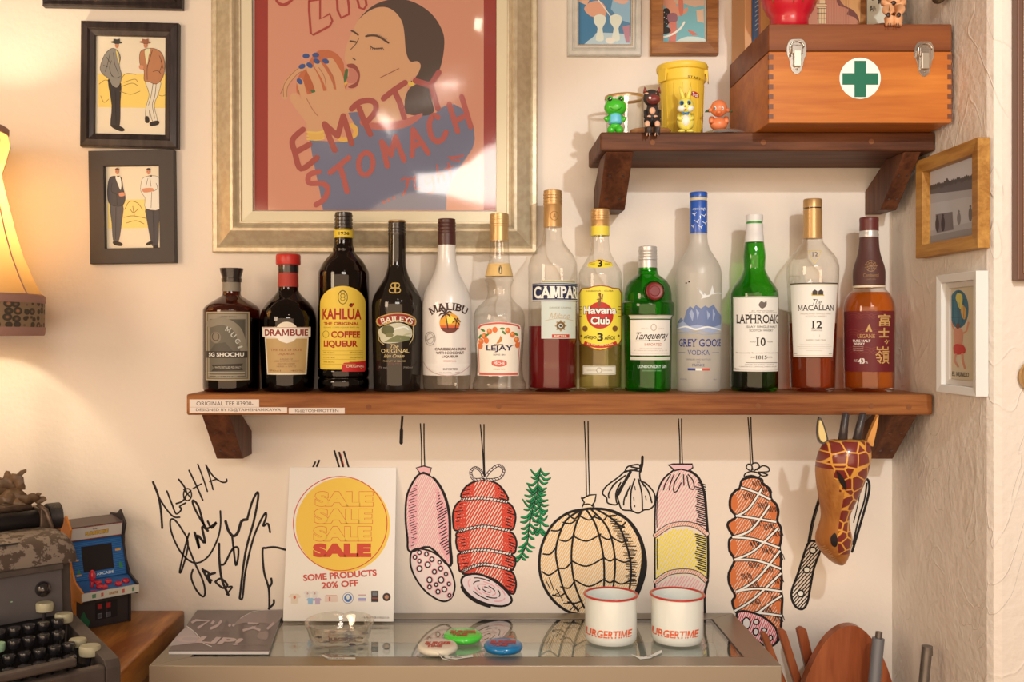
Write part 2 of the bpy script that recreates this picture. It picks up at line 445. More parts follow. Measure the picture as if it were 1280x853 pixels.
# ------------------------------------------------------------------ room
def plaster(name, col, col2, bump, scale, lines=0.0):
    m, nt, b = new_mat(name); b.inputs['Roughness'].default_value = 0.62; b.inputs['Specular IOR Level'].default_value = 0.28
    tc = nt.nodes.new('ShaderNodeTexCoord')
    n = nt.nodes.new('ShaderNodeTexNoise'); n.inputs['Scale'].default_value = 2.2; n.inputs['Detail'].default_value = 5; nt.links.new(tc.outputs['Object'], n.inputs[0])
    r = nt.nodes.new('ShaderNodeValToRGB'); r.color_ramp.elements[0].color = col; r.color_ramp.elements[1].color = col2
    r.color_ramp.elements[0].position = 0.35; r.color_ramp.elements[1].position = 0.7
    nt.links.new(n.outputs['Fac'], r.inputs[0]); nt.links.new(r.outputs[0], b.inputs['Base Color'])
    n2 = nt.nodes.new('ShaderNodeTexNoise'); n2.inputs['Scale'].default_value = scale; n2.inputs['Detail'].default_value = 6; nt.links.new(tc.outputs['Object'], n2.inputs[0])
    n3 = nt.nodes.new('ShaderNodeTexNoise'); n3.inputs['Scale'].default_value = 9; n3.inputs['Detail'].default_value = 3; n3.inputs['Distortion'].default_value = 1.5; nt.links.new(tc.outputs['Object'], n3.inputs[0])
    ad = nt.nodes.new('ShaderNodeMath'); ad.operation = 'MULTIPLY_ADD'; ad.inputs[1].default_value = 2.0
    nt.links.new(n3.outputs['Fac'], ad.inputs[0]); nt.links.new(n2.outputs['Fac'], ad.inputs[2])
    last = ad
    if lines:
        mp = nt.nodes.new('ShaderNodeMapping'); mp.inputs['Scale'].default_value = (1, 1, 0.35); nt.links.new(tc.outputs['Object'], mp.inputs[0])
        vo = nt.nodes.new('ShaderNodeTexNoise'); vo.inputs['Scale'].default_value = 9; vo.inputs['Detail'].default_value = 2; vo.inputs['Distortion'].default_value = 2.2; nt.links.new(mp.outputs[0], vo.inputs['Vector'])
        sb = nt.nodes.new('ShaderNodeMath'); sb.operation = 'SUBTRACT'; sb.inputs[1].default_value = 0.5; nt.links.new(vo.outputs['Fac'], sb.inputs[0])
        ab = nt.nodes.new('ShaderNodeMath'); ab.operation = 'ABSOLUTE'; nt.links.new(sb.outputs[0], ab.inputs[0])
        mr = nt.nodes.new('ShaderNodeMapRange'); mr.inputs[1].default_value = 0.0; mr.inputs[2].default_value = 0.012; mr.inputs[3].default_value = lines; mr.inputs[4].default_value = 0.0
        nt.links.new(ab.outputs[0], mr.inputs[0])
        a2 = nt.nodes.new('ShaderNodeMath'); nt.links.new(ad.outputs[0], a2.inputs[0]); nt.links.new(mr.outputs[0], a2.inputs[1]); last = a2
    bp = nt.nodes.new('ShaderNodeBump'); bp.inputs['Strength'].default_value = bump; bp.inputs['Distance'].default_value = 0.003
    nt.links.new(last.outputs[0], bp.inputs['Height']); nt.links.new(bp.outputs['Normal'], b.inputs['Normal'])
    return m
WALL = plaster('painted_plaster', (0.80, 0.775, 0.74, 1), (0.77, 0.74, 0.70, 1), 0.22, 110)
WALLR = plaster('rough_plaster', (0.79, 0.76, 0.72, 1), (0.74, 0.70, 0.65, 1), 0.6, 80, 0.35)
XR = 0.708; TC = 0.325
wall_back = tag(MB().box(-2.6, XR + 0.15, 0, 0.12, 0, 2.75).build('wall_back', WALL, loc=(0, 0, 0)), kind='structure')
# niche side wall with a softened corner, made of one outline pulled up
out = [(XR, 0.02), (XR, -TC + 0.014), (XR + 0.004, -TC + 0.004), (XR + 0.014, -TC), (2.3, -TC), (2.3, 0.02)]
wall_right = tag(MB().prism([Vector((x, y, 0)) for x, y in out], (0, 0, 0), (0, 0, 2.75)).build('wall_right', WALLR, loc=(XR, 0, 0)), kind='structure')
FLOOR = wood('floor_boards', pc(120, 80, 50), pc(90, 58, 36), 'X', 0.5)
floor_ = MB().box(-2.6, 2.3, -4.2, 0.1, -0.05, 0.0).build('floor', FLOOR, loc=(0, 0, 0)); tag(floor_, kind='structure')

# ------------------------------------------------------------------ wall drawings (marker on the wall)
WM = wall_map(0.0)
def drawing(art, name, label): return art.build(name, WM, wall_back, MARK, label=label)
pink = pc(235, 160, 150); red = pc(214, 70, 48); orange = pc(212, 110, 55); yel = pc(240, 205, 70); ora2 = pc(236, 180, 110); grn = pc(30, 130, 70)
def cord(a, x0, x1, y0, xb0, xb1, y1, wd=1.6):
    a.stroke([(x0, y0), ((x0 + xb0) / 2 + 0.6, (y0 + y1) / 2), (xb0, y1)], wd, K); a.stroke([(x1, y0), ((x1 + xb1) / 2 - 0.4, (y0 + y1) / 2), (xb1, y1)], wd, K)

# signatures
a = Art(); T = lambda *p: tr(180, 570, 4.263, p)
for wd, p in [(2.4, [(48, 140), (75, 210), (90, 290), (97, 385)]), (1.8, [(48, 145), (90, 240), (150, 320), (190, 328)]), (1.8, [(122, 188), (150, 260), (172, 310), (200, 285), (190, 270), (222, 252)]),
              (1.8, [(172, 255), (200, 245), (222, 225)]), (1.9, [(185, 126), (215, 165), (228, 200)]), (1.8, [(240, 78), (275, 150), (313, 236)]), (1.5, [(262, 175), (305, 150)]),
              (1.6, [(287, 45), (315, 120), (338, 190)]), (1.6, [(330, 48), (350, 110), (368, 180)]), (1.7, [(330, 50), (370, 110), (415, 140), (440, 138), (440, 125)]), (1.5, [(350, 138), (385, 125)]),
              (1.5, [(212, 225), (250, 185)]), (1.5, [(212, 180), (250, 225)]),
              (1.9, [(240, 415), (215, 500), (190, 618), (205, 600), (235, 470), (200, 390), (160, 340), (140, 350), (150, 420), (200, 520), (270, 572), (340, 540), (390, 450), (408, 370), (407, 295)]),
              (2.0, [(230, 470), (270, 570), (315, 670), (325, 735), (310, 750), (275, 710), (252, 650), (260, 608)]),
              (2.2, [(330, 385), (290, 320), (262, 260), (262, 238), (290, 270), (330, 385), (385, 355), (360, 385), (340, 350)]),
              (2.6, [(270, 410), (295, 495), (285, 425), (325, 465), (310, 380), (340, 400)]),
              (3.0, [(435, 350), (450, 400), (475, 428), (500, 410), (520, 350), (550, 340)]), (2.4, [(550, 340), (575, 250), (603, 195), (608, 225), (585, 350), (540, 520), (510, 760)]),
              (2.2, [(510, 760), (525, 755), (540, 620), (580, 450), (620, 350), (648, 305), (650, 330), (635, 375), (660, 362), (672, 408)]),
              (2.2, [(470, 430), (480, 520), (490, 585), (502, 540), (500, 490), (470, 500), (430, 575), (405, 580)]), (2.6, [(400, 470), (402, 560), (415, 660), (450, 742)]),
              (2.6, [(312, 605), (330, 640), (355, 680), (345, 640), (378, 625)]), (2.2, [(380, 672), (410, 655), (445, 690), (420, 705), (382, 675)]), (1.8, [(440, 740), (470, 700), (450, 700)]),
              (2.4, [(315, 610), (345, 625), (335, 650), (360, 665)])]:
    a.stroke(T(*p), wd * 1.22, INKK)
a.ring(180 + 232 / 4.263, 570 + 207 / 4.263, 5, 7.5, 1.8, INKK)
drawing(a, 'signature', 'black scrawled signatures between the brown table and the sale sign')
a = Art()
for p in [[(755, 502), (700, 488), (650, 492), (632, 505), (640, 620), (665, 710), (668, 818)], [(665, 705), (680, 680), (678, 655)], [(665, 815), (690, 790), (692, 770)]]:
    a.stroke(T(*p), 2.8, INKK)
for p in [[(391, 585), (394, 578)], [(396, 583), (399, 576)], [(418, 564), (424, 584)], [(424, 566), (429, 584)], [(430, 565), (436, 585)]]: a.stroke(p, 2.4, INKK)
a.stroke([(426, 568), (430, 582)], 0.9, red); a.stroke([(503, 520), (502, 535), (501.5, 553)], [3, 3, 4.4, 4.4], INKK); a.ell(501.5, 553, 2.3, 3, INKK)
drawing(a, 'marker_line', 'black marker outline running behind the sale sign')

# salami
a = Art(); T = lambda *p: tr(490, 520, 3.41, p)
body = catmull(T((118, 248), (85, 290), (62, 350), (58, 440), (66, 520), (76, 580), (160, 560), (245, 640), (244, 540), (242, 430), (225, 350), (195, 290), (160, 255)), True, 4)
face = catmull(T((82, 585), (110, 567), (170, 580), (225, 620), (255, 670), (268, 730), (250, 780), (210, 790), (150, 755), (105, 700), (80, 640)), True, 4)
cord(a, 525.5, 530, 530, 527, 531, 583)
a.hatch(body, -1.15, 2.3, 1.3, pink, seed=3); a.poly(face, pc(238, 205, 180)); a.up()
lft = T((66, 330), (108, 280), (108, 540), (75, 570)); rgt = T((185, 290), (235, 400), (245, 520), (245, 640), (205, 560), (190, 420))
a.hatch(lft, -0.35, 2.6, 2.2, pink, seed=5); a.hatch(rgt, -0.6, 2.8, 2.2, pink, seed=6); a.up()
a.hatch(lft, -0.35, 3.0, 0.9, K, trim=5, seed=8); a.hatch(rgt, -0.55, 3.4, 1.3, K, trim=4, seed=9)
a.poly(T((103, 222), (120, 214), (168, 222), (160, 250), (118, 245)), pc(236, 170, 155)); a.up()
a.stroke(T((120, 245), (103, 222), (135, 214), (168, 222), (160, 250), (135, 240), (118, 246)), 1.6, K, smooth=False)
a.stroke(body, [2.6] * 3 + [1.7] * 2, K, closed=True, smooth=False)
a.stroke(face, 2.3, K, closed=True, smooth=False); a.stroke([(x + 1.6, y) for x, y in body[len(body) // 2 + 2:len(body) - 4]], 2.2, K, smooth=False)
for x, y, r in [(98, 603, 9), (117, 583, 9), (147, 590, 9), (117, 652, 12), (117, 620, 8), (152, 635, 12), (170, 612, 10), (203, 625, 8), (181, 665, 10), (207, 652, 10), (230, 675, 8), (160, 700, 12), (188, 720, 8), (209, 700, 13), (242, 717, 8), (160, 730, 9), (196, 750, 10), (223, 740, 11), (245, 766, 8)]:
    q = T((x, y))[0]; a.ell(q[0], q[1], r / 3.41 + 1.4, r / 3.41 + 1.4, pink, n=14)
a.up()
for x, y, r in [(98, 603, 9), (117, 583, 9), (147, 590, 9), (117, 652, 12), (117, 620, 8), (152, 635, 12), (170, 612, 10), (203, 625, 8), (181, 665, 10), (207, 652, 10), (230, 675, 8), (160, 700, 12), (188, 720, 8), (209, 700, 13), (242, 717, 8), (160, 730, 9), (196, 750, 10), (223, 740, 11), (245, 766, 8)]:
    q = T((x, y))[0]; a.ell(q[0], q[1], r / 3.41 - .4, r / 3.41 - .4, pc(240, 215, 190), n=12); a.up(); a.ring(q[0], q[1], r / 3.41 - .5, r / 3.41 - .2, 1.5, K); a.l -= 1
drawing(a, 'salami_drawing', 'drawing of a pink sausage with a dotted cut end on a cord')

# tied roast
a = Art(); T = lambda *p: tr(560, 520, 3.414, p)
lobes = [[(60, 352), (70, 310), (110, 282), (160, 275), (210, 290), (245, 330), (250, 362), (150, 352)],
         [(60, 360), (150, 355), (250, 368), (285, 410), (285, 460), (262, 490), (150, 470), (40, 492), (22, 460), (25, 400)],
         [(45, 497), (150, 475), (262, 495), (290, 530), (290, 565), (270, 590), (150, 570), (55, 582), (36, 550), (36, 520)],
         [(52, 588), (150, 575), (270, 595), (288, 625), (280, 650), (262, 660), (150, 632), (60, 668), (45, 640), (42, 610)],
         [(60, 672), (150, 640), (262, 662), (288, 700), (288, 740), (270, 760), (200, 700), (120, 680)]]
cord(a, 600.5, 605, 531, 605, 606, 598)
for i, L in enumerate(lobes):
    q = catmull(T(*L), True, 4); a.hatch(q, -1.05, 3.0, 2.0, red, seed=i)
    xs = [p[0] for p in q]; x0, x1 = min(xs), max(xs)
    ql = [(min(x, x0 + 17), y) for x, y in q]; qr = [(max(x, x1 - 17), y) for x, y in q]
    a.hatch(ql, 0.0 - 0.15, 2.1, 1.9, red, seed=i + 9); a.hatch(qr, 0.3, 2.1, 1.9, red, seed=i + 19)
a.up()
for i, L in enumerate(lobes):
    q = catmull(T(*L), True, 4); xs = [p[0] for p in q]; x0, x1 = min(xs), max(xs)
    a.hatch([(min(x, x0 + 14), y) for x, y in q], -0.15, 4.2, 1.1, K, trim=6, seed=i + 29); a.hatch([(max(x, x1 - 14), y) for x, y in q], 0.35, 3.6, 1.3, K, trim=6, seed=i + 39)
    a.stroke(q, 2.4, K, closed=True, smooth=False)
cut_ = catmull(T((62, 690), (120, 675), (190, 700), (250, 750), (272, 790), (240, 812), (180, 808), (110, 780), (65, 735)), True, 4)
a.up(); a.poly(cut_, pc(238, 205, 185)); a.up(); a.stroke(cut_, 2.8, K, closed=True, smooth=False)
a.stroke([(x - .5, y + 2.2) for x, y in cut_[24:34]], 3.0, K, smooth=False)
for k, (rx, ry) in enumerate([(25, 11), (18, 8), (12, 5), (6, 2.5)]):
    c0 = T((165, 742))[0]
    for j in range(5):
        a0 = j * 1.256 + k * 0.5; a.stroke(ellp(c0[0], c0[1], rx, ry, 8, 0.45, a0, a0 + 0.9, False), 1.3, K if (j + k) % 2 else pink, smooth=False)
for L in [[(55, 357), (150, 352), (252, 368)], [(45, 493), (150, 473), (262, 491)], [(55, 585), (150, 573), (268, 591)], [(62, 664), (150, 634), (262, 656)]]:
    q = catmull(T(*L), False, 8); a.stroke(q, 4.6, K, smooth=False, cap=False); a.up(); a.stroke(q, 2.6, pc(236, 205, 180), smooth=False, cap=False); a.up()
    for i in range(0, len(q) - 1, 1): a.line(q[i][0] - .8, q[i][1] + 1.6, q[i][0] + 1.2, q[i][1] - 1.6, 1.1, K)
    a.l -= 2
for L in [[(150, 270), (110, 270), (97, 240), (115, 222), (140, 235), (152, 268)], [(155, 268), (180, 235), (215, 212), (238, 230), (225, 262), (190, 272), (160, 272)]]:
    q = catmull(T(*L), False, 6); a.stroke(q, 3.8, K, smooth=False); a.up(); a.stroke(q, 1.8, pc(236, 205, 180), smooth=False); a.up()
    for i in range(0, len(q), 2): a.line(q[i][0] - 1.1, q[i][1] - 1, q[i][0] + 1.1, q[i][1] + 1, .8, K)
    a.l -= 2
drawing(a, 'roast_drawing', 'drawing of a red tied roast with a bow')

# rosemary
a = Art(); T = lambda *p: tr(560, 520, 3.414, p); rnd = random.Random(4)
for stem, n in (([(395, 225), (380, 300), (365, 370), (350, 450), (335, 540), (310, 605)], 17), ([(385, 290), (385, 360), (395, 430), (392, 500)], 10)):
    q = catmull(T(*stem), False, 8); a.stroke(q, 2.0, grn, smooth=False)
    for i in range(n):
        p = q[min(len(q) - 1, int(i * len(q) / n) + 1)]
        for sd in (-1, 1):
            L = (15 if sd > 0 else 17) * (0.75 + rnd.random() * .45) * (1 - 0.35 * i / n)
            e = (p[0] + sd * L * 0.85, p[1] + L * (0.25 + 0.35 * i / n) * (1 if rnd.random() > .15 else -.3)); m_ = (p[0] + sd * L * .4, p[1] + L * .42)
            a.l = 0; a.stroke([(p[0], p[1] - 1), m_, e], 3.2, grn, taper=.7)
            a.l = 1; a.stroke([(p[0], p[1] + 1.6), (m_[0], m_[1] + 1.7), (e[0], e[1] + .8)], .9, K, taper=.4)
a.l = 1; a.stroke(T((395, 222), (383, 300), (378, 340), (362, 400), (345, 480), (340, 540), (310, 607)), 1.0, K)
drawing(a, 'rosemary_drawing', 'drawing of a green herb sprig')

# netted ham
a = Art(); T = lambda *p: tr(660, 520, 3.412, p)
cord(a, 730.5, 735, 527, 733, 737, 620)
ball = catmull(T((235, 400), (170, 415), (105, 465), (60, 550), (48, 640), (65, 720), (110, 790), (170, 835), (235, 850), (330, 860), (410, 820), (470, 730), (500, 640), (485, 540), (430, 450), (350, 405), (280, 396)), True, 4)
ribs = [[(230, 400), (160, 450), (120, 560), (128, 650), (160, 760), (215, 832)], [(232, 402), (200, 480), (185, 600), (200, 720), (240, 820)], [(250, 402), (290, 470), (320, 590), (325, 700), (318, 800)], [(270, 400), (340, 480), (370, 600), (365, 720), (345, 800)], [(290, 398), (380, 460), (425, 570), (440, 660), (430, 760)]]
for i in range(12):
    pass
ell0 = [(733 + (x - 733) * .97, 704 + (y - 704) * .97) for x, y in ball]
a.poly(ell0, pc(240, 214, 176)); a.up(); a.hatch(ell0, -1.05, 2.5, 1.4, ora2, seed=2); a.up()
moon = catmull(T((300, 398), (370, 412), (430, 460), (478, 550), (480, 650), (455, 760), (470, 770), (503, 680), (506, 600), (480, 510), (430, 440), (360, 400)), True, 4)
a.poly(moon, K)
a.stroke(ball, 3.4, K, closed=True, smooth=False)
for r_ in ribs: a.stroke(T(*r_), 2.5, K)
for rows in [[(170, 420), (200, 440), (222, 410)], [(225, 430), (262, 445), (285, 425)], [(280, 430), (320, 445), (335, 430)],
             [(100, 490), (130, 490), (150, 470)], [(150, 455), (180, 460), (205, 445)], [(135, 530), (165, 535), (198, 510)], [(195, 515), (250, 535), (310, 505)], [(305, 510), (340, 528), (358, 515)], [(360, 520), (400, 540), (420, 525)],
             [(65, 590), (95, 590), (120, 560)], [(125, 650), (160, 650), (188, 620)], [(188, 620), (250, 642), (325, 605)], [(322, 605), (350, 620), (372, 605)], [(372, 610), (410, 625), (440, 615)],
             [(60, 665), (90, 680), (128, 655)], [(140, 730), (175, 735), (198, 705)], [(198, 700), (260, 728), (328, 695)], [(325, 700), (350, 712), (368, 700)], [(368, 705), (400, 718), (440, 700)], [(105, 765), (135, 770), (160, 755)], [(170, 795), (200, 800), (230, 790)], [(375, 460), (400, 470), (415, 455)]]:
    a.stroke(T(*rows), 2.0, K)
sh = T((345, 420), (400, 460), (430, 560), (440, 660), (440, 720), (470, 700), (470, 600), (450, 520), (400, 440)); rnd = random.Random(3)
for i in range(46):
    y = 425 + i * 6.6; xc = 352 + (y - 425) * 0.55 if y < 560 else 428 + (y - 560) * .08
    a.line(*T((xc - rnd.random() * 26, y))[0], *T((xc + 16 + rnd.random() * 22, y + rnd.random() * 8 - 4))[0], 0.9 + rnd.random() * .5, K)
for p in [((75, 700), (95, 740)), ((90, 690), (110, 745)), ((120, 740), (150, 790)), ((105, 770), (140, 750)), ((150, 800), (180, 800)), ((180, 830), (200, 805)), ((195, 832), (215, 808)), ((210, 834), (232, 812))]: a.line(*T(p[0])[0], *T(p[1])[0], 1.2, K)
kn = T((228, 345), (235, 352), (262, 338), (290, 336), (285, 365), (272, 385), (285, 398), (230, 398), (235, 380), (240, 370), (228, 350))
a.poly(kn, pc(240, 208, 165)); a.up(); a.stroke(kn, 2.0, K, closed=True, smooth=False); a.stroke(T((232, 382), (255, 376), (282, 386)), 1.6, K)
drawing(a, 'ham_drawing', 'drawing of a round yellow netted ham')

# garlic
a = Art(); T = lambda *p: tr(660, 520, 3.412, p)
for p in [[(415, 235), (385, 262), (335, 300), (318, 330), (335, 350), (340, 372), (372, 380), (385, 372)], [(438, 232), (410, 280), (382, 330), (388, 370), (402, 400), (440, 405), (470, 416), (495, 402), (520, 398), (540, 375), (538, 330), (505, 290), (480, 275), (476, 235)],
          [(415, 255), (370, 290), (345, 330), (345, 350)], [(436, 300), (412, 350), (408, 380)], [(455, 270), (440, 320), (438, 380), (442, 402)], [(470, 270), (485, 330), (488, 400)], [(478, 275), (512, 320), (528, 370)], [(395, 285), (375, 330), (378, 370)],
          [(416, 228), (430, 215), (470, 208), (476, 222), (450, 232), (420, 235), (416, 228)], [(440, 218), (470, 224)], [(415, 240), (440, 232), (470, 236)]]:
    a.stroke(T(*p), 2.0, K)
a.stroke(T((437, 240), (405, 295), (385, 335)), 3.6, K); a.stroke(T((488, 175), (486, 210), (478, 238)), 3.4, K); a.stroke(T((480, 208), (478, 240)), 2, K)
for p in [((455, 300), (458, 318)), ((450, 345), (452, 362)), ((500, 340), (504, 360)), ((425, 330), (420, 345)), ((365, 290), (358, 302)), ((490, 290), (494, 302)), ((455, 380), (456, 390))]: a.line(*T(p[0])[0], *T(p[1])[0], 1.2, K)
drawing(a, 'garlic_drawing', 'drawing of two garlic bulbs in black outline')

# mortadella
a = Art(); T = lambda *p: tr(740, 510, 3.412, p)
cord(a, 848, 852, 524, 850, 853, 580)
bd = catmull(T((345, 268), (300, 310), (275, 380), (268, 470), (268, 560), (350, 505), (420, 505), (490, 545), (488, 460), (480, 370), (455, 305), (415, 270)), True, 4)
yb = T((270, 560), (340, 520), (415, 518), (490, 555), (492, 700), (486, 740), (420, 708), (340, 712), (272, 735)); bb = T((270, 760), (340, 722), (420, 718), (486, 755), (486, 900), (270, 900))
a.hatch(bd, -1.0, 3.2, 1.3, pink, seed=1); a.hatch(yb, -1.05, 3.0, 1.9, yel, seed=2); a.hatch(bb, -1.0, 3.2, 1.3, pink, seed=3)
for o_, c in [(T((270, 545), (330, 505), (400, 495), (450, 508), (490, 538)), ora2), (T((272, 742), (330, 705), (400, 697), (450, 708), (488, 740)), ora2)]:
    a.up(); a.stroke(o_, 6.5, K); a.up(); a.stroke(o_, 4.6, pc(232, 190, 160)); a.up(); a.l -= 2
    q = catmull(o_, False, 6)
    for i in range(0, len(q) - 1): a.l = 3; a.line(q[i][0] - 1, q[i][1] + 2, q[i][0] + 1.5, q[i][1] - 2, .7, orange)
    a.l = 0
a.l = 1; a.poly(T((325, 245), (345, 240), (425, 240), (430, 250), (410, 270), (350, 268)), pc(236, 180, 165)); a.up()
a.stroke(T((350, 266), (325, 242), (345, 240), (428, 240), (430, 255), (412, 270), (380, 262), (350, 268)), 1.9, K, smooth=False)
a.stroke(T((345, 268), (300, 310), (275, 380), (268, 470), (268, 560), (268, 740), (270, 820), (272, 900)), 2.2, K); a.stroke(T((415, 268), (455, 300), (480, 370), (488, 460), (494, 560), (494, 720), (480, 800), (482, 900)), 3.2, K)
a.stroke(T((280, 380), (276, 450), (277, 510)), 1.1, K); a.stroke(T((278, 560), (277, 620), (279, 690)), 1.1, K)
for p in [[(350, 285), (335, 320), (330, 350)], [(375, 280), (352, 320), (348, 355), (362, 355), (380, 320)], [(390, 285), (392, 330)], [(405, 290), (415, 340), (435, 345), (430, 310), (410, 285)], [(335, 285), (312, 325), (305, 350)]]: a.stroke(T(*p), 1.5, K)
rnd = random.Random(2)
for i in range(42):
    y = 330 + i * 9.2
    if 505 < y < 545 or 705 < y < 745: continue
    a.line(*T((438 + rnd.random() * 14, y - 12))[0], *T((486, y))[0], 1.5, K)
drawing(a, 'bologna_drawing', 'drawing of a fat pink sausage with a yellow middle band')

# rope-tied sausage
a = Art(); T = lambda *p: tr(890, 520, 2.845, p)
cord(a, 935, 938.5, 522, 938, 941, 580)
L = [(105, 232), (120, 222), (150, 218), (178, 228), (180, 240), (205, 262), (210, 295), (228, 315), (236, 340), (232, 375), (245, 400), (246, 440), (240, 470), (246, 500), (244, 540), (248, 580), (245, 620), (250, 650), (248, 690), (246, 740), (240, 790), (220, 810), (180, 800), (130, 760), (95, 710), (80, 690), (72, 660), (82, 640), (62, 600), (60, 560), (80, 515), (62, 480), (62, 440), (75, 430), (58, 400), (58, 380), (85, 360), (65, 330), (66, 290), (85, 265), (98, 258)]
q = catmull(T(*L), True, 3); a.hatch(q, -1.0, 3.0, 2.3, orange, seed=4)
for (x, y) in [(72, 310), (66, 395), (70, 470), (68, 575), (78, 670)]:
    p = T((x, y))[0]; a.ell(p[0] + 2.5, p[1], 4.2, 11, orange)
for (x, y) in [(222, 345), (235, 440), (238, 510), (238, 590), (240, 670)]:
    p = T((x, y))[0]; a.ell(p[0] - 1, p[1], 3.6, 10, orange)
a.up()
for i, (x, y) in enumerate([(160, 240), (190, 262), (128, 285), (178, 320), (215, 335), (155, 380), (200, 395), (230, 420), (150, 455), (195, 480), (235, 500), (145, 530), (195, 550), (232, 585), (145, 600), (190, 620), (225, 650), (150, 660), (190, 690), (235, 720), (120, 570)]):
    rnd = random.Random(i)
    for j in range(7):
        p = T((x - 17 + j * 5.5, y + rnd.random() * 8 - 4))[0]; a.line(p[0], p[1] - 3.5, p[0] + 2.5, p[1] + 3.5, 1.0, K)
a.stroke(q, 3.3, K, closed=True, smooth=False); a.up()
ropes = [[(102, 255), (150, 270), (208, 298)], [(85, 358), (130, 330), (178, 258)], [(85, 355), (150, 365), (228, 378)], [(75, 432), (140, 405), (205, 318)], [(72, 432), (150, 440), (240, 470)], [(80, 512), (150, 480), (235, 400)], [(80, 512), (160, 515), (245, 545)], [(85, 628), (160, 580), (242, 480)], [(85, 625), (160, 615), (248, 625)], [(80, 695), (150, 650), (246, 560)], [(165, 700), (210, 665), (248, 640)], [(150, 700), (200, 705), (248, 712)]]
for r_ in ropes: a.l = 3; a.stroke(T(*r_), 4.6, K, cap=False); a.l = 4; a.stroke(T(*r_), 2.4, pc(240, 220, 195), cap=False)
a.l = 5; cf = catmull(T((88, 705), (120, 695), (180, 715), (225, 755), (232, 800), (200, 820), (140, 790), (100, 750)), True, 4); a.poly(cf, pc(242, 205, 185)); a.up(); a.hatch(cf, -1.2, 2.4, 1.2, pc(225, 80, 80), seed=3); a.up(); a.stroke(cf, 2.8, K, closed=True, smooth=False)
for x, y, rx, ry in [(122, 738, 14, 20), (157, 733, 10, 9), (155, 768, 10, 12), (185, 762, 9, 7), (182, 790, 9, 12), (208, 790, 7, 9)]:
    p = T((x, y))[0]; a.l = 7; a.ell(p[0], p[1], rx / 2.845, ry / 2.845, pc(240, 215, 190)); a.l = 8; a.ring(p[0], p[1], rx / 2.845, ry / 2.845, 1.7, K, 0)
a.l = 3
for p in [[(135, 195), (122, 185), (128, 172), (142, 178), (140, 195)], [(145, 192), (142, 172), (160, 168), (168, 182), (150, 195)], [(160, 192), (180, 178), (200, 184), (200, 198), (165, 200)], [(170, 200), (198, 210), (180, 214), (165, 205)], [(118, 205), (140, 198), (170, 206), (165, 218), (140, 212), (115, 216), (118, 205)]]: a.stroke(T(*p), 1.7, K)
drawing(a, 'tied_sausage_drawing', 'drawing of an orange sausage wound with rope')

# cleaver handle drawing
a = Art(); T = lambda *p: tr(970, 510, 3.28, p)
h_ = catmull(T((135, 552), (160, 548), (185, 562), (180, 590), (155, 660), (140, 740), (128, 800), (108, 826), (80, 815), (64, 780), (66, 745), (90, 680), (115, 600)), True, 4)
a.hatch(h_, -0.85, 3.1, 1.4, K, seed=2, trim=1.5); a.stroke(h_, 3.0, K, closed=True, smooth=False); a.up()
for x, y in [(151, 585), (126, 665), (101, 762)]:
    p = T((x, y))[0]; a.ell(p[0], p[1], 4.6, 4.6, pc(240, 222, 196)); a.up(); a.ring(p[0], p[1], 4.0, 4.0, 1.8, K); a.l -= 1
a.stroke(T((133, 550), (150, 460), (178, 365)), 2.8, K); a.stroke(T((140, 550), (155, 470), (180, 380)), 1.2, K)
a.stroke(T((355, 290), (378, 298), (380, 350), (345, 480), (312, 590)), 3.2, K); a.stroke(T((345, 345), (330, 420), (318, 470)), 1.4, K); a.stroke(T((372, 310), (362, 380), (340, 450), (315, 560)), 2.2, K)
drawing(a, 'handle_drawing', 'drawing of a striped tool handle with three rivets')

# ------------------------------------------------------------------ shelves
LSH = wood('lower_shelf_wood', pc(160, 94, 44), pc(116, 58, 26), 'X', 0.5, 16, 14, dark=pc(176, 110, 56))
USH = wood('upper_shelf_wood', pc(116, 64, 34), pc(76, 38, 20), 'X', 0.55, 15, 12)
BRW = wood('brace_wood', pc(112, 62, 34), pc(74, 38, 22), 'Z', 0.5, 15, 10)
PLUG = mat('wood_plug', pc(128, 74, 40), 0.6, spec=.2); SCREW = mat('screw_steel', pc(120, 95, 75), 0.4, 0.8)
ZU1, ZU0, ZL1, ZL0, TS = E + 0.310, E + 0.281, E - 0.0919, E - 0.1238, 0.16
def shelf(x0, x1, z0, z1, m, label, plugs, braces, screw_ok=True):
    t = thing('wall_shelf', ((x0 + x1) / 2, 0, z0), label, 'shelf')
    MB().box(x0, x1, -TS, -0.0005, z0, z1).build('board', m, t, bevel=0.003)
    for px, py in plugs:
        p = P(px, py, TS); r = 0.0042
        b = MB(); vs = [(p.x + r * math.cos(k * PI / 8), 0, p.z + r * math.sin(k * PI / 8)) for k in range(16)]
        b.prism([Vector(v) for v in vs], (0, -TS - 0.0006, 0), (0, -TS + 0.002, 0)); b.build('plug', PLUG, t)
    for xa, xb in braces:
        h = 0.079
        prof = [(0.0006, -h), (0.065, -h), (0.155, -0.0003), (0.085, -0.0003), (0.0006, -h * 0.5)]
        br = MB().prism([Vector((0, -a_, z0 + b_)) for a_, b_ in prof], (xa, 0, 0), (xb, 0, 0)).build('brace', BRW, t, bevel=0.0012)
        n = Vector((0, -h, -0.09)).normalized(); dn = Vector((0, 0.09, -h)).normalized()
        for u in (0.25, 0.75):
            for v in (0.4, 0.8):
                c = Vector((xa + (xb - xa) * u, -0.155, z0)) + dn * (v * 0.12)
                a_ = Vector((1, 0, 0)); b_ = dn; r = 0.0021
                s = MB().prism([c + (a_ * math.cos(k * PI / 5) + b_ * math.sin(k * PI / 5)) * r for k in range(10)], n * 0.0006, n * -0.002)
                s.build('screw', SCREW, br)
    return t
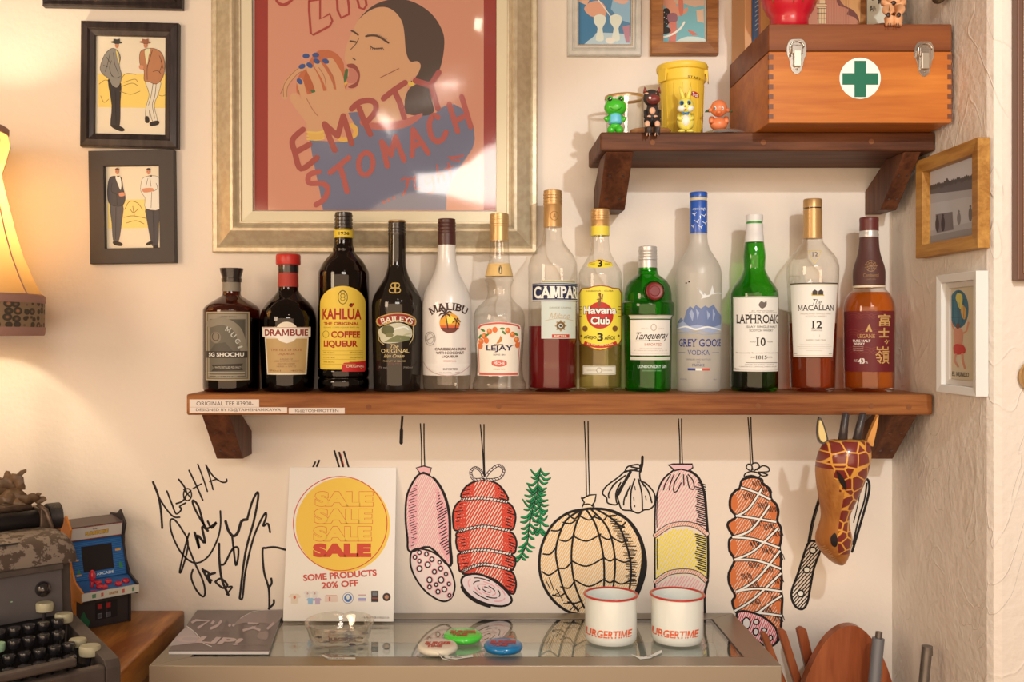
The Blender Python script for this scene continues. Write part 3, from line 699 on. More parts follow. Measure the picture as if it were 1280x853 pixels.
sh_u = shelf(0.1944, XR - 0.0005, ZU0, ZU1, USH, 'short dark brown wall shelf carrying the first aid box and small toys', [(815.5, 178), (954, 178), (1089, 177)], [(0.203, 0.246), (0.662, 0.688)])
sh_l = shelf(-0.440, XR - 0.0045, ZL0, ZL1, LSH, 'long brown wooden wall shelf carrying the row of bottles', [(460.6, 509), (623.5, 508), (947.5, 507.6), (1089, 507.6), (1136, 509)], [(-0.418, -0.375), (0.645, 0.682)])
# price tapes on the lower shelf edge
PAPER = mat('label_tape', pc(226, 200, 172), 0.45)
FRM = wall_map(TS + 0.0004)
for (x0, y0, x1, y1, lines, lb) in [(237, 499.5, 324, 509, [('ORIGINAL TEE ¥3900-', 281, 504.5, 71, 5)], 'short upper white lettering tape on the long shelf edge'),
                                    (237, 509.3, 359, 516.3, [('DESIGNED BY IG@TAIHEINAMIKAWA', 298, 512.8, 106, 4.6)], 'long lower white lettering tape on the long shelf edge'),
                                    (361, 510, 431, 517.3, [('IG@YOSHIROTTEN', 396, 514, 54, 4.8)], 'white lettering tape beside the long one on the shelf edge')]:
    t_ = TS; p0, p1 = P(x0, y0, t_), P(x1, y1, t_)
    r_ = MB().box(p0.x, p1.x, -TS - 0.0006, -TS - 0.0001, p1.z, p0.z).build('price_tape', PAPER); tag(r_, lb, 'label', 'lettering tapes on the shelf edge')
    a = Art()
    for s_, cx_, cy_, w_, h_ in lines: a.text(s_, cx_, cy_, w_, h_, pc(70, 55, 48), 0.0)
    a.build('lettering', on_plane((0, -TS - 0.0006, 0), (0, -1, 0)), r_)

# ------------------------------------------------------------------ bottles on the long shelf
DB = 1.614; KB = DB / F; TB = D - DB; BASE = 488.8
class BArt(Art):
    def __init__(s, b): super().__init__(); s.b = b
    def U(s, x):
        R = s.b.Rp; q = (x - s.b.cx) / R
        if abs(q) < 0.96: return s.b.cx + R * math.asin(q)
        sg = 1 if q > 0 else -1
        return s.b.cx + sg * R * (math.asin(0.96) + (abs(q) - 0.96) * 3.5)
class Bottle:
    def __init__(s, cx, prof, glass, label, base=BASE, name='liquor_bottle', n=56, dx=0.0):
        s.cx = cx; s.prof = prof; s.X = (cx - CX) * KB; s.Y = -TB; s.dx = dx
        s.phi = math.atan((cx - CX) / F); s.Rp = max(h for y, h in prof)
        s.bz = ZL1 + 0.0003; s.pb = prof[0][0]
        s.t = thing(name, (s.X, s.Y, ZL1 + 0.0002), label, 'bottle', 'bottles on the long shelf')
        P_ = [(h * KB, s.z(y)) for y, h in prof]
        r0 = P_[0][0]
        pts = [(r0 * 0.55, P_[0][1] + 0.0035), (r0 * 0.8, P_[0][1] + 0.0006), (r0 * 0.93, P_[0][1])] + P_
        s.sm = [(z, r) for r, z in s.smooth(P_)]
        s.gl = MB().lathe(s.X, s.Y, s.smooth(pts), n).build('glass_body', glass, s.t, smooth='auto', angle=50)
    def smooth(s, pts, k=4):
        q = []
        n = len(pts)
        for i in range(n - 1):
            p0, p1, p2, p3 = pts[max(i - 1, 0)], pts[i], pts[i + 1], pts[min(i + 2, n - 1)]
            for j in range(k):
                t = j / k
                # limited tangents keep straight runs straight
                def h(a):
                    d1 = (p2[a] - p0[a]) / 2; d2 = (p3[a] - p1[a]) / 2; e = p2[a] - p1[a]
                    if abs(e) < 1e-6: d1 = d2 = 0
                    else:
                        d1 = max(-3 * abs(e), min(3 * abs(e), d1)) if d1 * e > 0 else 0
                        d2 = max(-3 * abs(e), min(3 * abs(e), d2)) if d2 * e > 0 else 0
                    t2, t3 = t * t, t ** 3
                    return (2 * t3 - 3 * t2 + 1) * p1[a] + (t3 - 2 * t2 + t) * d1 + (-2 * t3 + 3 * t2) * p2[a] + (t3 - t2) * d2
                q.append((h(0), h(1)))
        q.append(pts[-1]); return q
    def z(s, py): return s.bz + (s.pb - py) * KB
    def r(s, z):
        P_ = s.sm
        if z <= P_[0][0]: return P_[0][1]
        for (z0, r0), (z1, r1) in zip(P_, P_[1:]):
            if z <= z1: return r0 + (r1 - r0) * (z - z0) / max(1e-9, z1 - z0)
        return P_[-1][1]
    def ring(s, name, prof, m, parent=None, n=40, smooth='auto', k=True):
        pts = [(h * KB, s.z(y)) for y, h in prof]
        return MB().lathe(s.X, s.Y, pts, n).build(name, m, parent or s.t, smooth=smooth, angle=40)
    def liquid(s, level, m, inset=1.0):
        P_ = [(y, h) for y, h in s.prof if y > level]
        h1 = s.r(s.z(level)) / KB
        pts = [(max(1, P_[0][1] - 4) * KB, s.z(P_[0][0] - 3.5))] + [((h - inset) * KB, s.z(min(y, P_[0][0] - 4.5))) for y, h in P_] + [((h1 - inset) * KB, s.z(level))]
        return MB().lathe(s.X, s.Y, pts, 48).build('liquid', m, s.t, smooth='auto', angle=40)
    def mapper(s, bulge=0.0):
        Rr = s.Rp * KB
        def f(px, py, off):
            z = E + (CY - py) * (DB - 0.8 * Rr) / F
            zb = s.z(s.pb)
            R = s.r(z) + off + 0.00015 + bulge; th = (px - s.cx) * KB / Rr - s.phi
            return (s.X + R * math.sin(th), s.Y - R * math.cos(th), z)
        return f
    def label(s, poly, col, fill=None, name='label', lift=0.0, material=None, txt=None):
        """paper as one part, its print as its child; poly in photo pixels"""
        a = BArt(s); a.poly(poly, col)
        lb = a.build(name, s.mapper(), s.t, material, cut=2.2, base=1e-4 + lift)
        return lb
    def printing(s, art, parent, name='label_print', material=None):
        return art.build(name, s.mapper(), parent, material, cut=2.2, base=2.2e-4)

G_CLEAR = glassy('clear_glass', (0.985, 0.98, 0.965, 1), (0.58, 0.54, 0.48, 1), bump=0.03)
G_GREEN = glassy('green_glass', (0.10, 0.60, 0.07, 1), (0.010, 0.12, 0.012, 1), bump=0.03)
G_GREEN2 = glassy('bottle_green_glass', (0.20, 0.64, 0.12, 1), (0.03, 0.20, 0.03, 1), bump=0.03)
G_AMBER = glassy('amber_glass', (0.30, 0.105, 0.03, 1), (0.05, 0.012, 0.004, 1), bump=0.03)
G_DARK = glassy('dark_amber_glass', (0.12, 0.042, 0.015, 1), (0.015, 0.005, 0.003, 1), bump=0.03)
G_FROST = glassy('frosted_glass', (0.92, 0.92, 0.90, 1), (0.55, 0.54, 0.52, 1), rough=0.35, refl=0.45, haze=0.62, hazecol=(0.88, 0.88, 0.87, 1))
L_RED = glassy('red_liqueur', (0.42, 0.02, 0.025, 1), (0.16, 0.004, 0.008, 1), refl=0.2, f0=0.02, haze=.5, hazecol=(.42, .02, .03, 1))
L_WHISKY = glassy('whisky', (0.92, 0.42, 0.07, 1), (0.60, 0.16, 0.015, 1), refl=0.2, f0=0.01, haze=.25, hazecol=(.85, .34, .05, 1))
L_WHISKY2 = glassy('dark_whisky', (0.72, 0.24, 0.06, 1), (0.40, 0.07, 0.016, 1), refl=0.2, f0=0.01, haze=.2, hazecol=(.6, .16, .04, 1))
L_PALE = glassy('pale_liquor', (0.90, 0.86, 0.62, 1), (0.55, 0.47, 0.26, 1), refl=0.2, f0=0.01)
L_GREEN = glassy('whisky_in_green', (0.50, 0.34, 0.12, 1), (0.2, 0.12, 0.03, 1), refl=0.2, f0=0.01)
L_DARK = mat('dark_liquor', (0.010, 0.005, 0.003, 1), 0.12, spec=0.6)
M_GOLD = mat('gold_foil', pc(198, 144, 82), 0.36, 0.45, bump=0.05); M_GOLD2 = mat('pale_gold_foil', pc(200, 150, 90), 0.35, 0.5)
M_BLK = mat('black_plastic', pc(40, 32, 28), 0.25, coat=0.4); M_SILV = mat('silver_cap', pc(205, 185, 160), 0.35, 0.5)
CR = pc(232, 208, 170); BK = pc(40, 30, 26)
def arch(x0, x1, y0, y1, k=10):
    cx_ = (x0 + x1) / 2; rx = (x1 - x0) / 2
    return [(cx_ - rx * math.cos(PI * i / 20), y0 + k - k * math.sin(PI * i / 20)) for i in range(21)] + [(x1, y1), (x0, y1)]
def threads(prof_y0, prof_y1, h, n=4, d=0.7):
    out = []
    for i in range(n):
        a = prof_y0 + (prof_y1 - prof_y0) * i / n; b = prof_y0 + (prof_y1 - prof_y0) * (i + 0.5) / n; c = prof_y0 + (prof_y1 - prof_y0) * (i + 0.85) / n
        out += [(a, h), (b, h), (b - 0.01, h - d), (c, h - d)]
    return out

# 1 grey label brown bottle
b = Bottle(289.5, [(486, 32.5), (483.5, 34.5), (478, 35), (389, 35), (384, 34.3), (379, 30), (373, 21), (368, 13), (364, 11), (349, 10.5)], G_AMBER, 'squat brown bottle with a dark flared stopper and a grey label')
b.liquid(396, L_DARK)
b.ring('cap', [(350.5, 12.3), (346, 12.6), (345.5, 12), (344, 12), (336, 14.2), (333.2, 14.6), (333, 13.5)], M_BLK)
b.ring('neck_label', [(362, 11.3), (350.6, 11.1)], mat('grey_paper', pc(140, 122, 98), 0.6))
lb = b.label(rect(258.8, 390, 310.8, 475.5), pc(176, 150, 108))
a = BArt(b); a.rect(260.3, 391.5, 309.3, 474, pc(112, 98, 76)); a.up(); a.rect(262, 393, 307.5, 472.5, pc(150, 132, 104)); a.up()
a.rect(263.5, 399, 306, 471.5, pc(104, 92, 72)); a.up()
a.stroke([(264, 405), (280, 402), (296, 412), (303, 432), (304, 438)], 9, pc(138, 122, 96)); a.ell(271, 422, 6, 7, pc(132, 114, 88)); a.poly([(263.5, 440), (270, 430), (282, 428), (292, 440)], pc(86, 76, 60)); a.poly([(286, 400), (305, 400), (305, 422)], pc(84, 76, 60)); a.up()
for ch, x, y, ro in [('M', 285.5, 412, .45), ('U', 291.5, 419, .75), ('G', 296.5, 426.5, 1.0), ('I', 299.5, 434, 1.2)]: a.text(ch, x, y, 5.5 if ch != 'I' else 2, 6, pc(196, 184, 158), 0.02, ro)
a.ring(271, 421, 4, 4.8, .9, pc(70, 60, 48))
a.rect(260, 439, 308, 447.6, pc(60, 48, 38)); a.poly([(266, 456), (303, 454.5), (300, 459), (303, 463), (266, 464), (269, 460)], pc(58, 48, 38)); a.rect(262, 465, 305, 466.2, pc(170, 150, 118)); a.rect(262, 468.5, 305, 469.5, pc(170, 150, 118)); a.up()
a.text('SG SHOCHU', 283.5, 443.3, 41, 5.2, pc(226, 210, 180), 0.03); a.text('WHITE DISTILLED FOR MALT', 285, 459.3, 30, 2.5, pc(190, 172, 140), 0.01); a.text('A LIMITED BATCH', 284, 396.4, 22, 1.8, pc(80, 66, 50)); a.text('750ML  ALC 38%', 284, 471, 26, 1.6, pc(190, 172, 140))
b.printing(a, lb)

# 2 red capped
b = Bottle(360.3, [(487, 29.5), (484, 31.5), (478, 32.5), (440, 34.2), (405, 35.2), (396, 35), (386, 32), (377, 26), (370, 19), (364, 14), (358, 12.4), (338, 12.2)], G_DARK, 'round shouldered dark brown bottle with a bright red cap')
b.liquid(398, L_DARK)
RED = mat('red_plastic', pc(196, 44, 34), 0.35)
b.ring('cap', [(330, 14.8), (328.5, 15.4), (319, 15.4), (317, 14.6), (316.4, 13)], RED); b.ring('cap_collar', [(340, 12.6), (336, 12.9), (330, 12.9)], M_BLK)
b.ring('neck_label', [(357.5, 12.9), (340, 12.5)], mat('red_wrap', pc(176, 52, 38), 0.5, bump=0.4, bscale=900))
lb = b.label([(332, 421), (328.7, 421), (328.7, 409)] + [(345.5 - .3, 409)] + ellp(358.4, 415.5, 13.8, 13, 12, 0, PI + .5, 2 * PI - .5, False) + [(387.5, 409), (387.5, 421), (385, 421), (383.5, 468.5), (333.5, 468.5)], CR)
a = BArt(b); a.poly([(333.5, 423.5), (383.3, 423.5), (382, 466.5), (335, 466.5)], pc(190, 150, 92)); a.poly([(330, 410.2), (386.3, 410.2), (386.3, 421.2), (372, 421.2), (366, 427), (358.5, 429.3), (351, 427), (345, 421.2), (330, 421.2)], pc(240, 220, 190)); a.up()
a.text('DRAMBUIE', 358.2, 416, 52, 8.2, pc(138, 36, 26), 0.03); a.text('THE ISLE of SKYE', 358, 437.5, 38, 2.8, pc(160, 84, 50), 0.005); a.text('LIQUEUR', 358, 442.8, 21, 3, pc(160, 84, 50), 0.01)
for t_, y, w_ in [('A BLEND OF', 449, 16), ('AGED SCOTCH WHISKY', 451.5, 32), ('HEATHER HONEY', 454.8, 22), ('HERBS & SPICES', 458.2, 24), ('70cl    40%', 463.5, 42)]: a.text(t_, 358, y, w_, 1.9, pc(140, 88, 52))
a.text("15%", 338, 463, 4, 1.6, pc(140, 88, 52)); a.rect(330, 409.6, 387, 410.1, pc(150, 50, 36)); a.rect(330, 421.4, 344, 421.9, pc(150, 50, 36)); a.rect(373, 421.4, 387, 421.9, pc(150, 50, 36))
b.printing(a, lb)

# 3 yellow label coffee liqueur
b = Bottle(429.5, [(488, 29), (485, 31.3), (479, 32), (474, 31.6), (471.5, 30), (469, 31.6), (463, 31.8), (460, 31), (458, 31.8), (346, 31.8), (337, 30), (327, 24.5), (319, 17.5), (314, 13.4), (311, 13.6), (308, 12.2), (303, 11.5), (284, 11.2)], G_DARK, 'tall dark brown bottle with a large arched yellow label')
b.liquid(360, L_DARK)
b.ring('cap', [(286, 11)] + threads(285, 266, 11.4, 4) + [(265.5, 10.6)], M_BLK); b.ring('neck_label', [(297.5, 12), (286.5, 11.8)], mat('yellow_band', pc(232, 190, 50), 0.5))
a = BArt(b); a.text('1936', 430, 292, 13, 4, BK, 0.02); a.rect(418.2, 287, 441, 287.6, BK); a.rect(418.2, 296.3, 441, 296.9, BK); a.build('neck_print', lambda x, y, o: (lambda th: (b.X + (0.01575 + o) * math.sin(th), b.Y - (0.01575 + o) * math.cos(th), E + (CY - y) * (DB - .012) / F))((x - b.cx) * KB / 0.0155 - b.phi), b.t, cut=2.2)
YL = pc(234, 190, 66)
lb = b.label(arch(400.8, 456.5, 358, 462, 22), YL)
a = BArt(b); RD = pc(170, 34, 24)
a.stroke(ellp(428.5, 372, 5.6, 8.5, 20), .9, pc(96, 76, 30), closed=True, smooth=False)
for yy in (366, 370, 374): a.ring(428.5, yy, 2.6, 2, .7, pc(96, 76, 30))
a.text('KAHLUA', 427.5, 392.8, 47, 14, RD, 0.03); a.line(438.5, 384, 441.5, 379.5, 2.2, RD); a.ell(438.5, 381.8, 2.4, 2.6, BK, .6)
a.text('THE ORIGINAL', 427, 404.8, 43, 3.9, RD, 0.03); a.text('RUM AND COFFEE LIQUEUR SINCE 1936', 427, 409.6, 43, 1.7, pc(110, 80, 30))
a.text('COFFEE', 432, 418.3, 35, 8.6, RD, 0.04, shear=.0); a.text('LIQUEUR', 426, 430.5, 41, 9.6, RD, 0.04); a.ring(408, 418, 3.6, 4.2, .6, pc(130, 100, 40))
for y in (438.5, 443.5, 449, 455): a.rect(404, y, 453 - (0 if y < 446 else 9), y + .5, pc(190, 150, 50))
for y, t_ in [(441, '100% ARABICA'), (447, 'COFFEE'), (452.5, '750ML 20% ALC')]: a.text(t_, 412, y, 14, 1.7, pc(110, 80, 30)); a.text('VERACRUZ MEXICO', 445, y, 17, 1.7, pc(110, 80, 30))
a.poly([(428, 456), (430, 453.5), (456.4, 451.5), (456.4, 463), (455, 465), (427, 464.5)], pc(196, 40, 36)); a.up(); a.text('ORIGINAL', 443.5, 458, 22, 3, pc(240, 210, 170), 0.01, shear=.1)
b.printing(a, lb)

# 4 cream liqueur
b = Bottle(496.2, [(487, 27.5), (484.5, 29.3), (440, 30.2), (395, 31.3), (381, 31.4), (372, 30), (364, 26.5), (354, 20.5), (345, 15.5), (336, 12.5), (326, 11.2), (290, 10.8)], mat('black_bottle_glass', (0.012, 0.009, 0.008, 1), 0.08, spec=0.5, coat=0.1), 'black long necked bottle with a painted landscape on its label')
b.ring('cap', [(293, 11)] + threads(292, 277, 11.2, 4, .5) + [(276.5, 11)], M_BLK); b.ring('cap_disc', [(276.5, 11), (274.6, 10.8), (274.2, 10)], M_GOLD)
lb = b.label([(x, y) for x, y in catmull([(471, 399), (484, 393), (497, 391), (510, 393), (519.5, 399), (517, 408), (498, 401.5), (475, 408)], True, 3)], pc(196, 150, 80))
a = BArt(b); a.poly(catmull([(472.5, 399.5), (484, 394.5), (497, 392.7), (510, 394.5), (518, 399.8), (516.2, 406.3), (508, 402), (497, 400), (486, 402), (476, 406.3)], True, 3), pc(150, 40, 28)); a.up()
a.text('BAILEYS', 496, 399, 40, 7, pc(238, 216, 178), 0.015, arc=62, serif=True)
a.l = 0; GR = pc(214, 178, 110)
a.poly(catmull([(474, 412), (486, 406), (500, 404), (513, 410), (514, 422), (500, 428), (480, 429), (475, 422)], True, 3), pc(206, 190, 150)); a.up()
a.ell(485, 413, 8, 6, pc(96, 92, 52)); a.ell(487, 419, 5, 3, pc(120, 112, 66)); a.poly([(480, 428), (496, 419), (513, 421), (512, 425), (500, 428)], pc(120, 116, 70)); a.stroke([(500, 424), (506, 419), (513, 417)], 2, pc(186, 170, 120)); a.stroke([(493, 412), (505, 409), (510, 412)], 2, pc(232, 222, 200))
a.text('The', 493, 433, 11, 5, GR, 0.01, shear=.35); a.text('ORIGINAL', 494, 438.8, 35, 5, GR, 0.005, serif=True); a.text('Irish Cream', 493, 445, 25, 4.4, GR, 0.01, shear=.35); a.text('PRODUCT OF IRELAND', 493, 451.5, 28, 1.7, GR); a.text('ESTD 1974', 493, 454.6, 16, 1.6, pc(150, 80, 60)); a.text('17% vol', 478, 459.5, 12, 2.2, pc(140, 124, 100)); a.text('700ml', 510, 459.5, 12, 2.2, pc(140, 124, 100))
a.stroke([(473, 410), (474, 425), (480, 431)], .8, GR); a.stroke([(516, 408), (516, 422), (512, 430)], .8, GR)
b.printing(a, lb); a = BArt(b); G2 = pc(214, 170, 86)
for sg in (-1, 1):
    xx = 493.2
    a.stroke([(xx + sg * .8, 353.5), (xx + sg * .8, 366.5)], 1.3, G2); a.stroke([(xx + sg * .8, 354), (xx + sg * 6, 354.2), (xx + sg * 7.4, 357), (xx + sg * 5, 359.6), (xx + sg * .8, 360)], 1.4, G2); a.stroke([(xx + sg * .8, 360), (xx + sg * 6.5, 360.6), (xx + sg * 8, 363.3), (xx + sg * 5.5, 366), (xx + sg * .8, 366.4)], 1.4, G2)
a.build('shoulder_logo', b.mapper(), b.t, cut=2.2, base=3e-4)

# 5 white coconut
M_WHITEGL = mat('white_coated_glass', pc(226, 204, 176), 0.28, coat=0.5)
b = Bottle(558.4, [(488, 27.5), (485, 29), (479, 29.8), (464, 30.2), (400, 31), (384, 31), (374, 29.8), (364, 27), (353, 21.5), (343, 16.5), (333, 13.3), (322, 11.7), (306, 11)], G_CLEAR, 'white bottle with a palm tree and sun print and dark brown cap')
pts = [(y, h) for y, h in b.prof if y < 480]
cv = MB(); ps = [(h * KB + 0.00015, b.z(y)) for y, h in [(468, 30.1), (464, 30.2), (400, 31), (384, 31), (374, 29.8), (364, 27), (353, 21.5), (343, 16.5), (333, 13.3), (322, 11.7), (306, 11)]]
cv.lathe(b.X, b.Y, b.smooth(ps), 56, caps=False); cv.build('white_coating', M_WHITEGL, b.t, smooth=True)
b.ring('cap', [(306.3, 11.3), (292, 11.3), (292, 10.9)] + threads(291.5, 275, 11.2, 4, .5) + [(274, 11), (273.4, 10.2)], mat('brown_cap', pc(74, 36, 30), 0.35))
a = BArt(b); BR = pc(62, 34, 28)
a.poly([(x, y) for x, y in [(529.5, 455)] + [(529.5 + i * 2.9, 455 + 13 * math.sin(PI * i / 20)) for i in range(1, 20)] + [(587.3, 455)]], pc(228, 206, 178)); a.up()
a.stroke([(529.5, 453), (536, 462), (548, 468), (562, 469.5), (576, 466), (587, 458)], .8, pc(190, 150, 130))
a.text('MALIBU', 560.5, 383.5, 48, 9.5, BR, 0.022, arc=40, serif=True)
sun = (562, 404); a.ell(sun[0], sun[1], 12.3, 12.3, pc(226, 150, 40)); a.up(); a.poly(ellp(sun[0], sun[1], 12.3, 12.3, 20, 0, .25, PI - .25, False), pc(206, 84, 40)); a.ell(sun[0], sun[1] - 4, 5, 5, pc(244, 200, 70)); a.up()
a.poly([(551, 410), (573.5, 410), (568, 415.5), (560, 417), (554, 414)], pc(110, 50, 34)); a.stroke([(560, 412), (558.5, 402), (557, 394)], 1.3, BR)
for dx_, dy_ in [(-8, 1), (-7, -4.5), (-2, -7), (4, -6.5), (8, -2), (6, 3), (-5, 5)]: a.stroke([(557, 393), (557 + dx_ * .6, 393 + dy_ * .8 - 1.6), (557 + dx_, 393 + dy_ + 1.5)], 1.9, BR, taper=.8)
for dx_, dy_ in [(-5, 1), (-3, -3), (2, -3.5), (5, 0), (4, 4)]: a.stroke([(570, 402), (570 + dx_ * .6, 402 + dy_ * .8 - 1), (570 + dx_, 402 + dy_ + 1)], 1.4, BR, taper=.8)
a.line(568.5, 411, 570, 402, 1, BR)
a.ring(538.3, 423.5, 6.2, 8.5, .7, pc(150, 130, 112)); a.ring(538.3, 423.5, 4.2, 6.2, .5, pc(160, 140, 120)); a.line(534, 426, 543, 421, 1.2, pc(170, 150, 130))
for t_, y, w_, h_ in [('CARIBBEAN RUM', 436.5, 37, 3.4), ('WITH COCONUT', 441.2, 34, 3.4), ('LIQUEUR', 446, 20, 3.4)]: a.text(t_, 562.5, y, w_, h_, pc(96, 64, 52), 0.02)
a.text('ORIGINAL', 562, 451.3, 16, 2, pc(200, 110, 90)); a.text('IMPORTED', 563, 461.5, 18, 2.7, pc(100, 66, 54), 0.015); a.text('21% ALC./VOL.     750ML', 562, 466, 26, 1.6, pc(140, 110, 92))
pr = a.build('front_print', b.mapper(0.0002), b.t, cut=2.2, base=3e-4)

# 6 peach liqueur
b = Bottle(624, [(488, 31), (485.5, 33.3), (479, 33.5), (474, 31.5), (468, 29.8), (455, 29.2), (430, 30.3), (405, 32), (394, 31.8), (385, 28.5), (379, 22), (374, 17.2), (368, 14.8), (360, 14.8), (354, 16.5), (350, 18.3), (346.5, 17), (345, 17.6), (330, 13.6), (318, 12.4), (298, 11.6)], G_CLEAR, 'clear bottle with a ringed neck, flared foot and a label of peaches')
b.ring('cap', [(301, 11.9), (283, 11.4), (283, 11.9)] + threads(282.5, 269, 12, 5, .4) + [(267.6, 11.6), (267, 10.5)], M_GOLD2)
b.ring('neck_label', [(345.3, 17.8), (329.5, 13.9)], mat('orange_gold_band', pc(224, 174, 100), 0.5))
a = BArt(b); a.ell(627, 336.8, 4.8, 5.6, pc(60, 40, 28)); a.up(); a.ring(627, 336.8, 3.9, 4.7, .5, pc(220, 180, 110)); a.poly([(625, 340), (627.5, 332.5), (629, 337), (628.3, 341)], pc(230, 190, 120)); a.line(609, 330.6, 640, 330.6, .6, pc(180, 120, 60)); a.build('neck_print', b.mapper(0.0006), b.t, cut=2.2, base=2e-4)
lb = b.label([(597, 409), (600, 405.5), (612, 403.5), (625, 402.8), (640, 404), (650, 406), (652, 410), (653.5, 426), (651, 470), (594, 470), (593.5, 430), (596, 424)], pc(240, 214, 176))
a = BArt(b); PE = pc(226, 112, 52); PE2 = pc(238, 150, 80)
a.stroke([(598, 410), (603, 406.5), (625, 404.3), (646, 407), (650, 411)], 2.2, pc(206, 84, 66)); a.rect(596.5, 466.2, 650, 469.2, pc(206, 90, 70)); a.stroke([(595.5, 428), (596, 466)], 1, pc(206, 90, 70)); a.stroke([(651.5, 428), (650, 466)], 1, pc(206, 90, 70)); a.up()
for x, y in [(600, 427), (598.5, 433), (604.5, 420.5), (611.5, 414.5), (618.5, 412.5), (635, 413.5), (641.5, 418.5), (647, 425), (648.5, 431.5), (607, 426)]: a.ell(x, y, 3.4, 3.8, PE)
a.up()
for x, y in [(600, 427), (604.5, 420.5), (611.5, 414.5), (641.5, 418.5), (635, 413.5), (647, 425)]: a.ell(x - .8, y - 1, 1.5, 1.6, PE2)
for x, y, r_ in [(603, 413, .5), (628, 411, 0), (630, 416, .8), (608, 419, -.5), (646, 418, .6), (599, 421, -1)]: a.ell(x, y, 3.2, 1.4, pc(80, 120, 50), r_)
a.poly([(620, 429.5), (624, 424), (625.5, 420), (628, 422.5), (627.5, 427), (623, 429.5)], pc(196, 120, 50)); a.line(617, 430.5, 629, 430.5, .7, pc(150, 100, 50))
a.text('LEJAY', 624.3, 436.2, 37, 8.4, pc(38, 32, 66), 0.02, serif=True); a.text('DEPUIS 1841', 624, 443.6, 16, 2, pc(96, 80, 90))
a.poly(catmull([(615, 451.5), (624, 449.8), (633, 451.5), (634.5, 454.3), (633, 457), (624, 458.7), (615, 457), (613.5, 454.3)], True, 3), pc(214, 92, 70)); a.up(); a.text('PÊCHE', 624, 453.9, 15, 4.4, pc(246, 220, 190), 0.02)
a.l = 2; a.text('CRÈME DE FRUITS', 624, 461.5, 16, 2, pc(190, 90, 70), shear=.2)
b.printing(a, lb)

# 7 red bitter
b = Bottle(690.8, [(487.5, 28.3), (485, 30), (478, 30.6), (336, 30.6), (328, 29.8), (319, 26), (311, 20.3), (304, 15), (297, 12.2), (288, 11), (281, 10.9)], G_CLEAR, 'tall clear bottle half full of red liqueur with a dark blue band label')
b.liquid(407, L_RED)
b.ring('cap', [(283.3, 11.3), (256, 11.2), (255.5, 11.6)] + threads(255, 240, 11.7, 4, .5) + [(238, 11.4), (237.2, 10)], M_GOLD)
a = BArt(b); a.ring(693, 270, 5, 5.5, .8, pc(150, 100, 40)); a.text('A', 693, 270, 4, 5, pc(150, 100, 40), .02); a.build('cap_print', lambda x, y, o: (lambda th: (b.X + (0.0148 + o) * math.sin(th), b.Y - (0.0148 + o) * math.cos(th), E + (CY - y) * (DB - .012) / F))((x - b.cx) * KB / 0.0146 - b.phi), b.t, cut=2.2)
lb = b.label(rect(677, 350.5, 718.8, 423.5), pc(206, 200, 172))
a = BArt(b); a.rect(678, 351.3, 718, 353.5, pc(180, 150, 90)); a.text('Milano', 700, 395, 24, 7.5, pc(196, 160, 110), 0, shear=.3); a.text('DAVIDE CAMPARI', 700, 385, 26, 2, pc(150, 130, 90)); a.stroke([(682, 401), (700, 398), (716, 401)], .6, pc(196, 160, 110))
a.ring(700.5, 407.5, 4, 4, 2.6, pc(120, 84, 40)); a.ell(700.5, 407.5, 1.6, 1.6, pc(60, 40, 26))
for k in range(8): a.ell(700.5 + 6 * math.cos(k * .785), 407.5 + 6 * math.sin(k * .785), 1.1, 1.1, pc(170, 130, 70))
a.rect(690, 418.2, 711, 422.6, pc(190, 52, 36)); a.up(); a.text('BITTER', 700.5, 420.4, 15, 2.4, pc(240, 214, 160), .01)
b.printing(a, lb)
lb2 = b.label([(666.4, 354.5), (721.2, 354.5), (721.2, 377), (666.4, 377)], pc(34, 38, 62), name='band_label', lift=.0004)
a = BArt(b); a.rect(666.6, 355.7, 721, 356.5, pc(226, 210, 180)); a.rect(666.6, 375, 721, 375.8, pc(226, 210, 180))
u0 = a.U(668.5); U_ = a.U; a.U = lambda x: x; a.text('CAMPARI', u0 + 33.5, 365.8, 67, 15, pc(240, 224, 196), 0.034, serif=True); a.items[-1] = (a.items[-1][0], [f for f in a.items[-1][1] if max(a.items[-1][0][i][0] for i in f) < U_(721.3)], a.items[-1][2], a.items[-1][3]); a.U = U_
a.build('label_print', b.mapper(), lb2, cut=2.2, base=7e-4)
a = BArt(b); a.text('CAMPARI', 697, 456.5, 34, 8.5, pc(150, 50, 40)); a.build('embossed_lettering', b.mapper(), b.t, G_CLEAR, cut=2.2, base=4e-4)

# 8 yellow label rum
b = Bottle(750.2, [(488, 24), (485, 26), (478, 26.6), (345, 26.8), (338, 25.2), (331, 21.5), (323, 16.5), (315, 13), (305, 11.3), (292, 10.6)], G_CLEAR, 'clear rum bottle with a bright yellow label, red disc and gold cap')
b.liquid(431, L_PALE)
b.ring('cap', [(283, 11.2), (276, 11.6)] + threads(275.5, 264, 11.9, 4, .5) + [(262, 11.6), (261, 10)], M_GOLD); b.ring('neck_label', [(294.5, 11.5), (283, 11.4)], mat('yellow_neck_label', pc(236, 200, 60), 0.5))
RI = pc(190, 44, 34)
lb = b.label(catmull([(724.5, 333), (722, 327), (738, 326.5), (750, 323.5), (762, 326.5), (771, 327.5), (770.5, 333.5), (757, 334.5), (743, 334.5)], True, 3) if False else [(732, 328), (741, 326.5), (745, 324), (755, 324), (759, 326.5), (768.5, 328), (768.5, 333), (757, 335), (743, 335), (732, 333)], pc(238, 204, 56), name='collar_label')
a = BArt(b); a.text('3', 750, 329.5, 6.5, 9, BK, 0.03, serif=True); a.text('AÑEJO', 738.5, 330, 8, 2.2, BK); a.text('AÑOS', 761, 330, 8, 2.2, BK); a.stroke([(732.5, 328.6), (741, 327.2), (745.5, 324.8), (755, 324.8), (759.5, 327.2), (768, 328.6)], .6, RI, smooth=False); b.printing(a, lb)
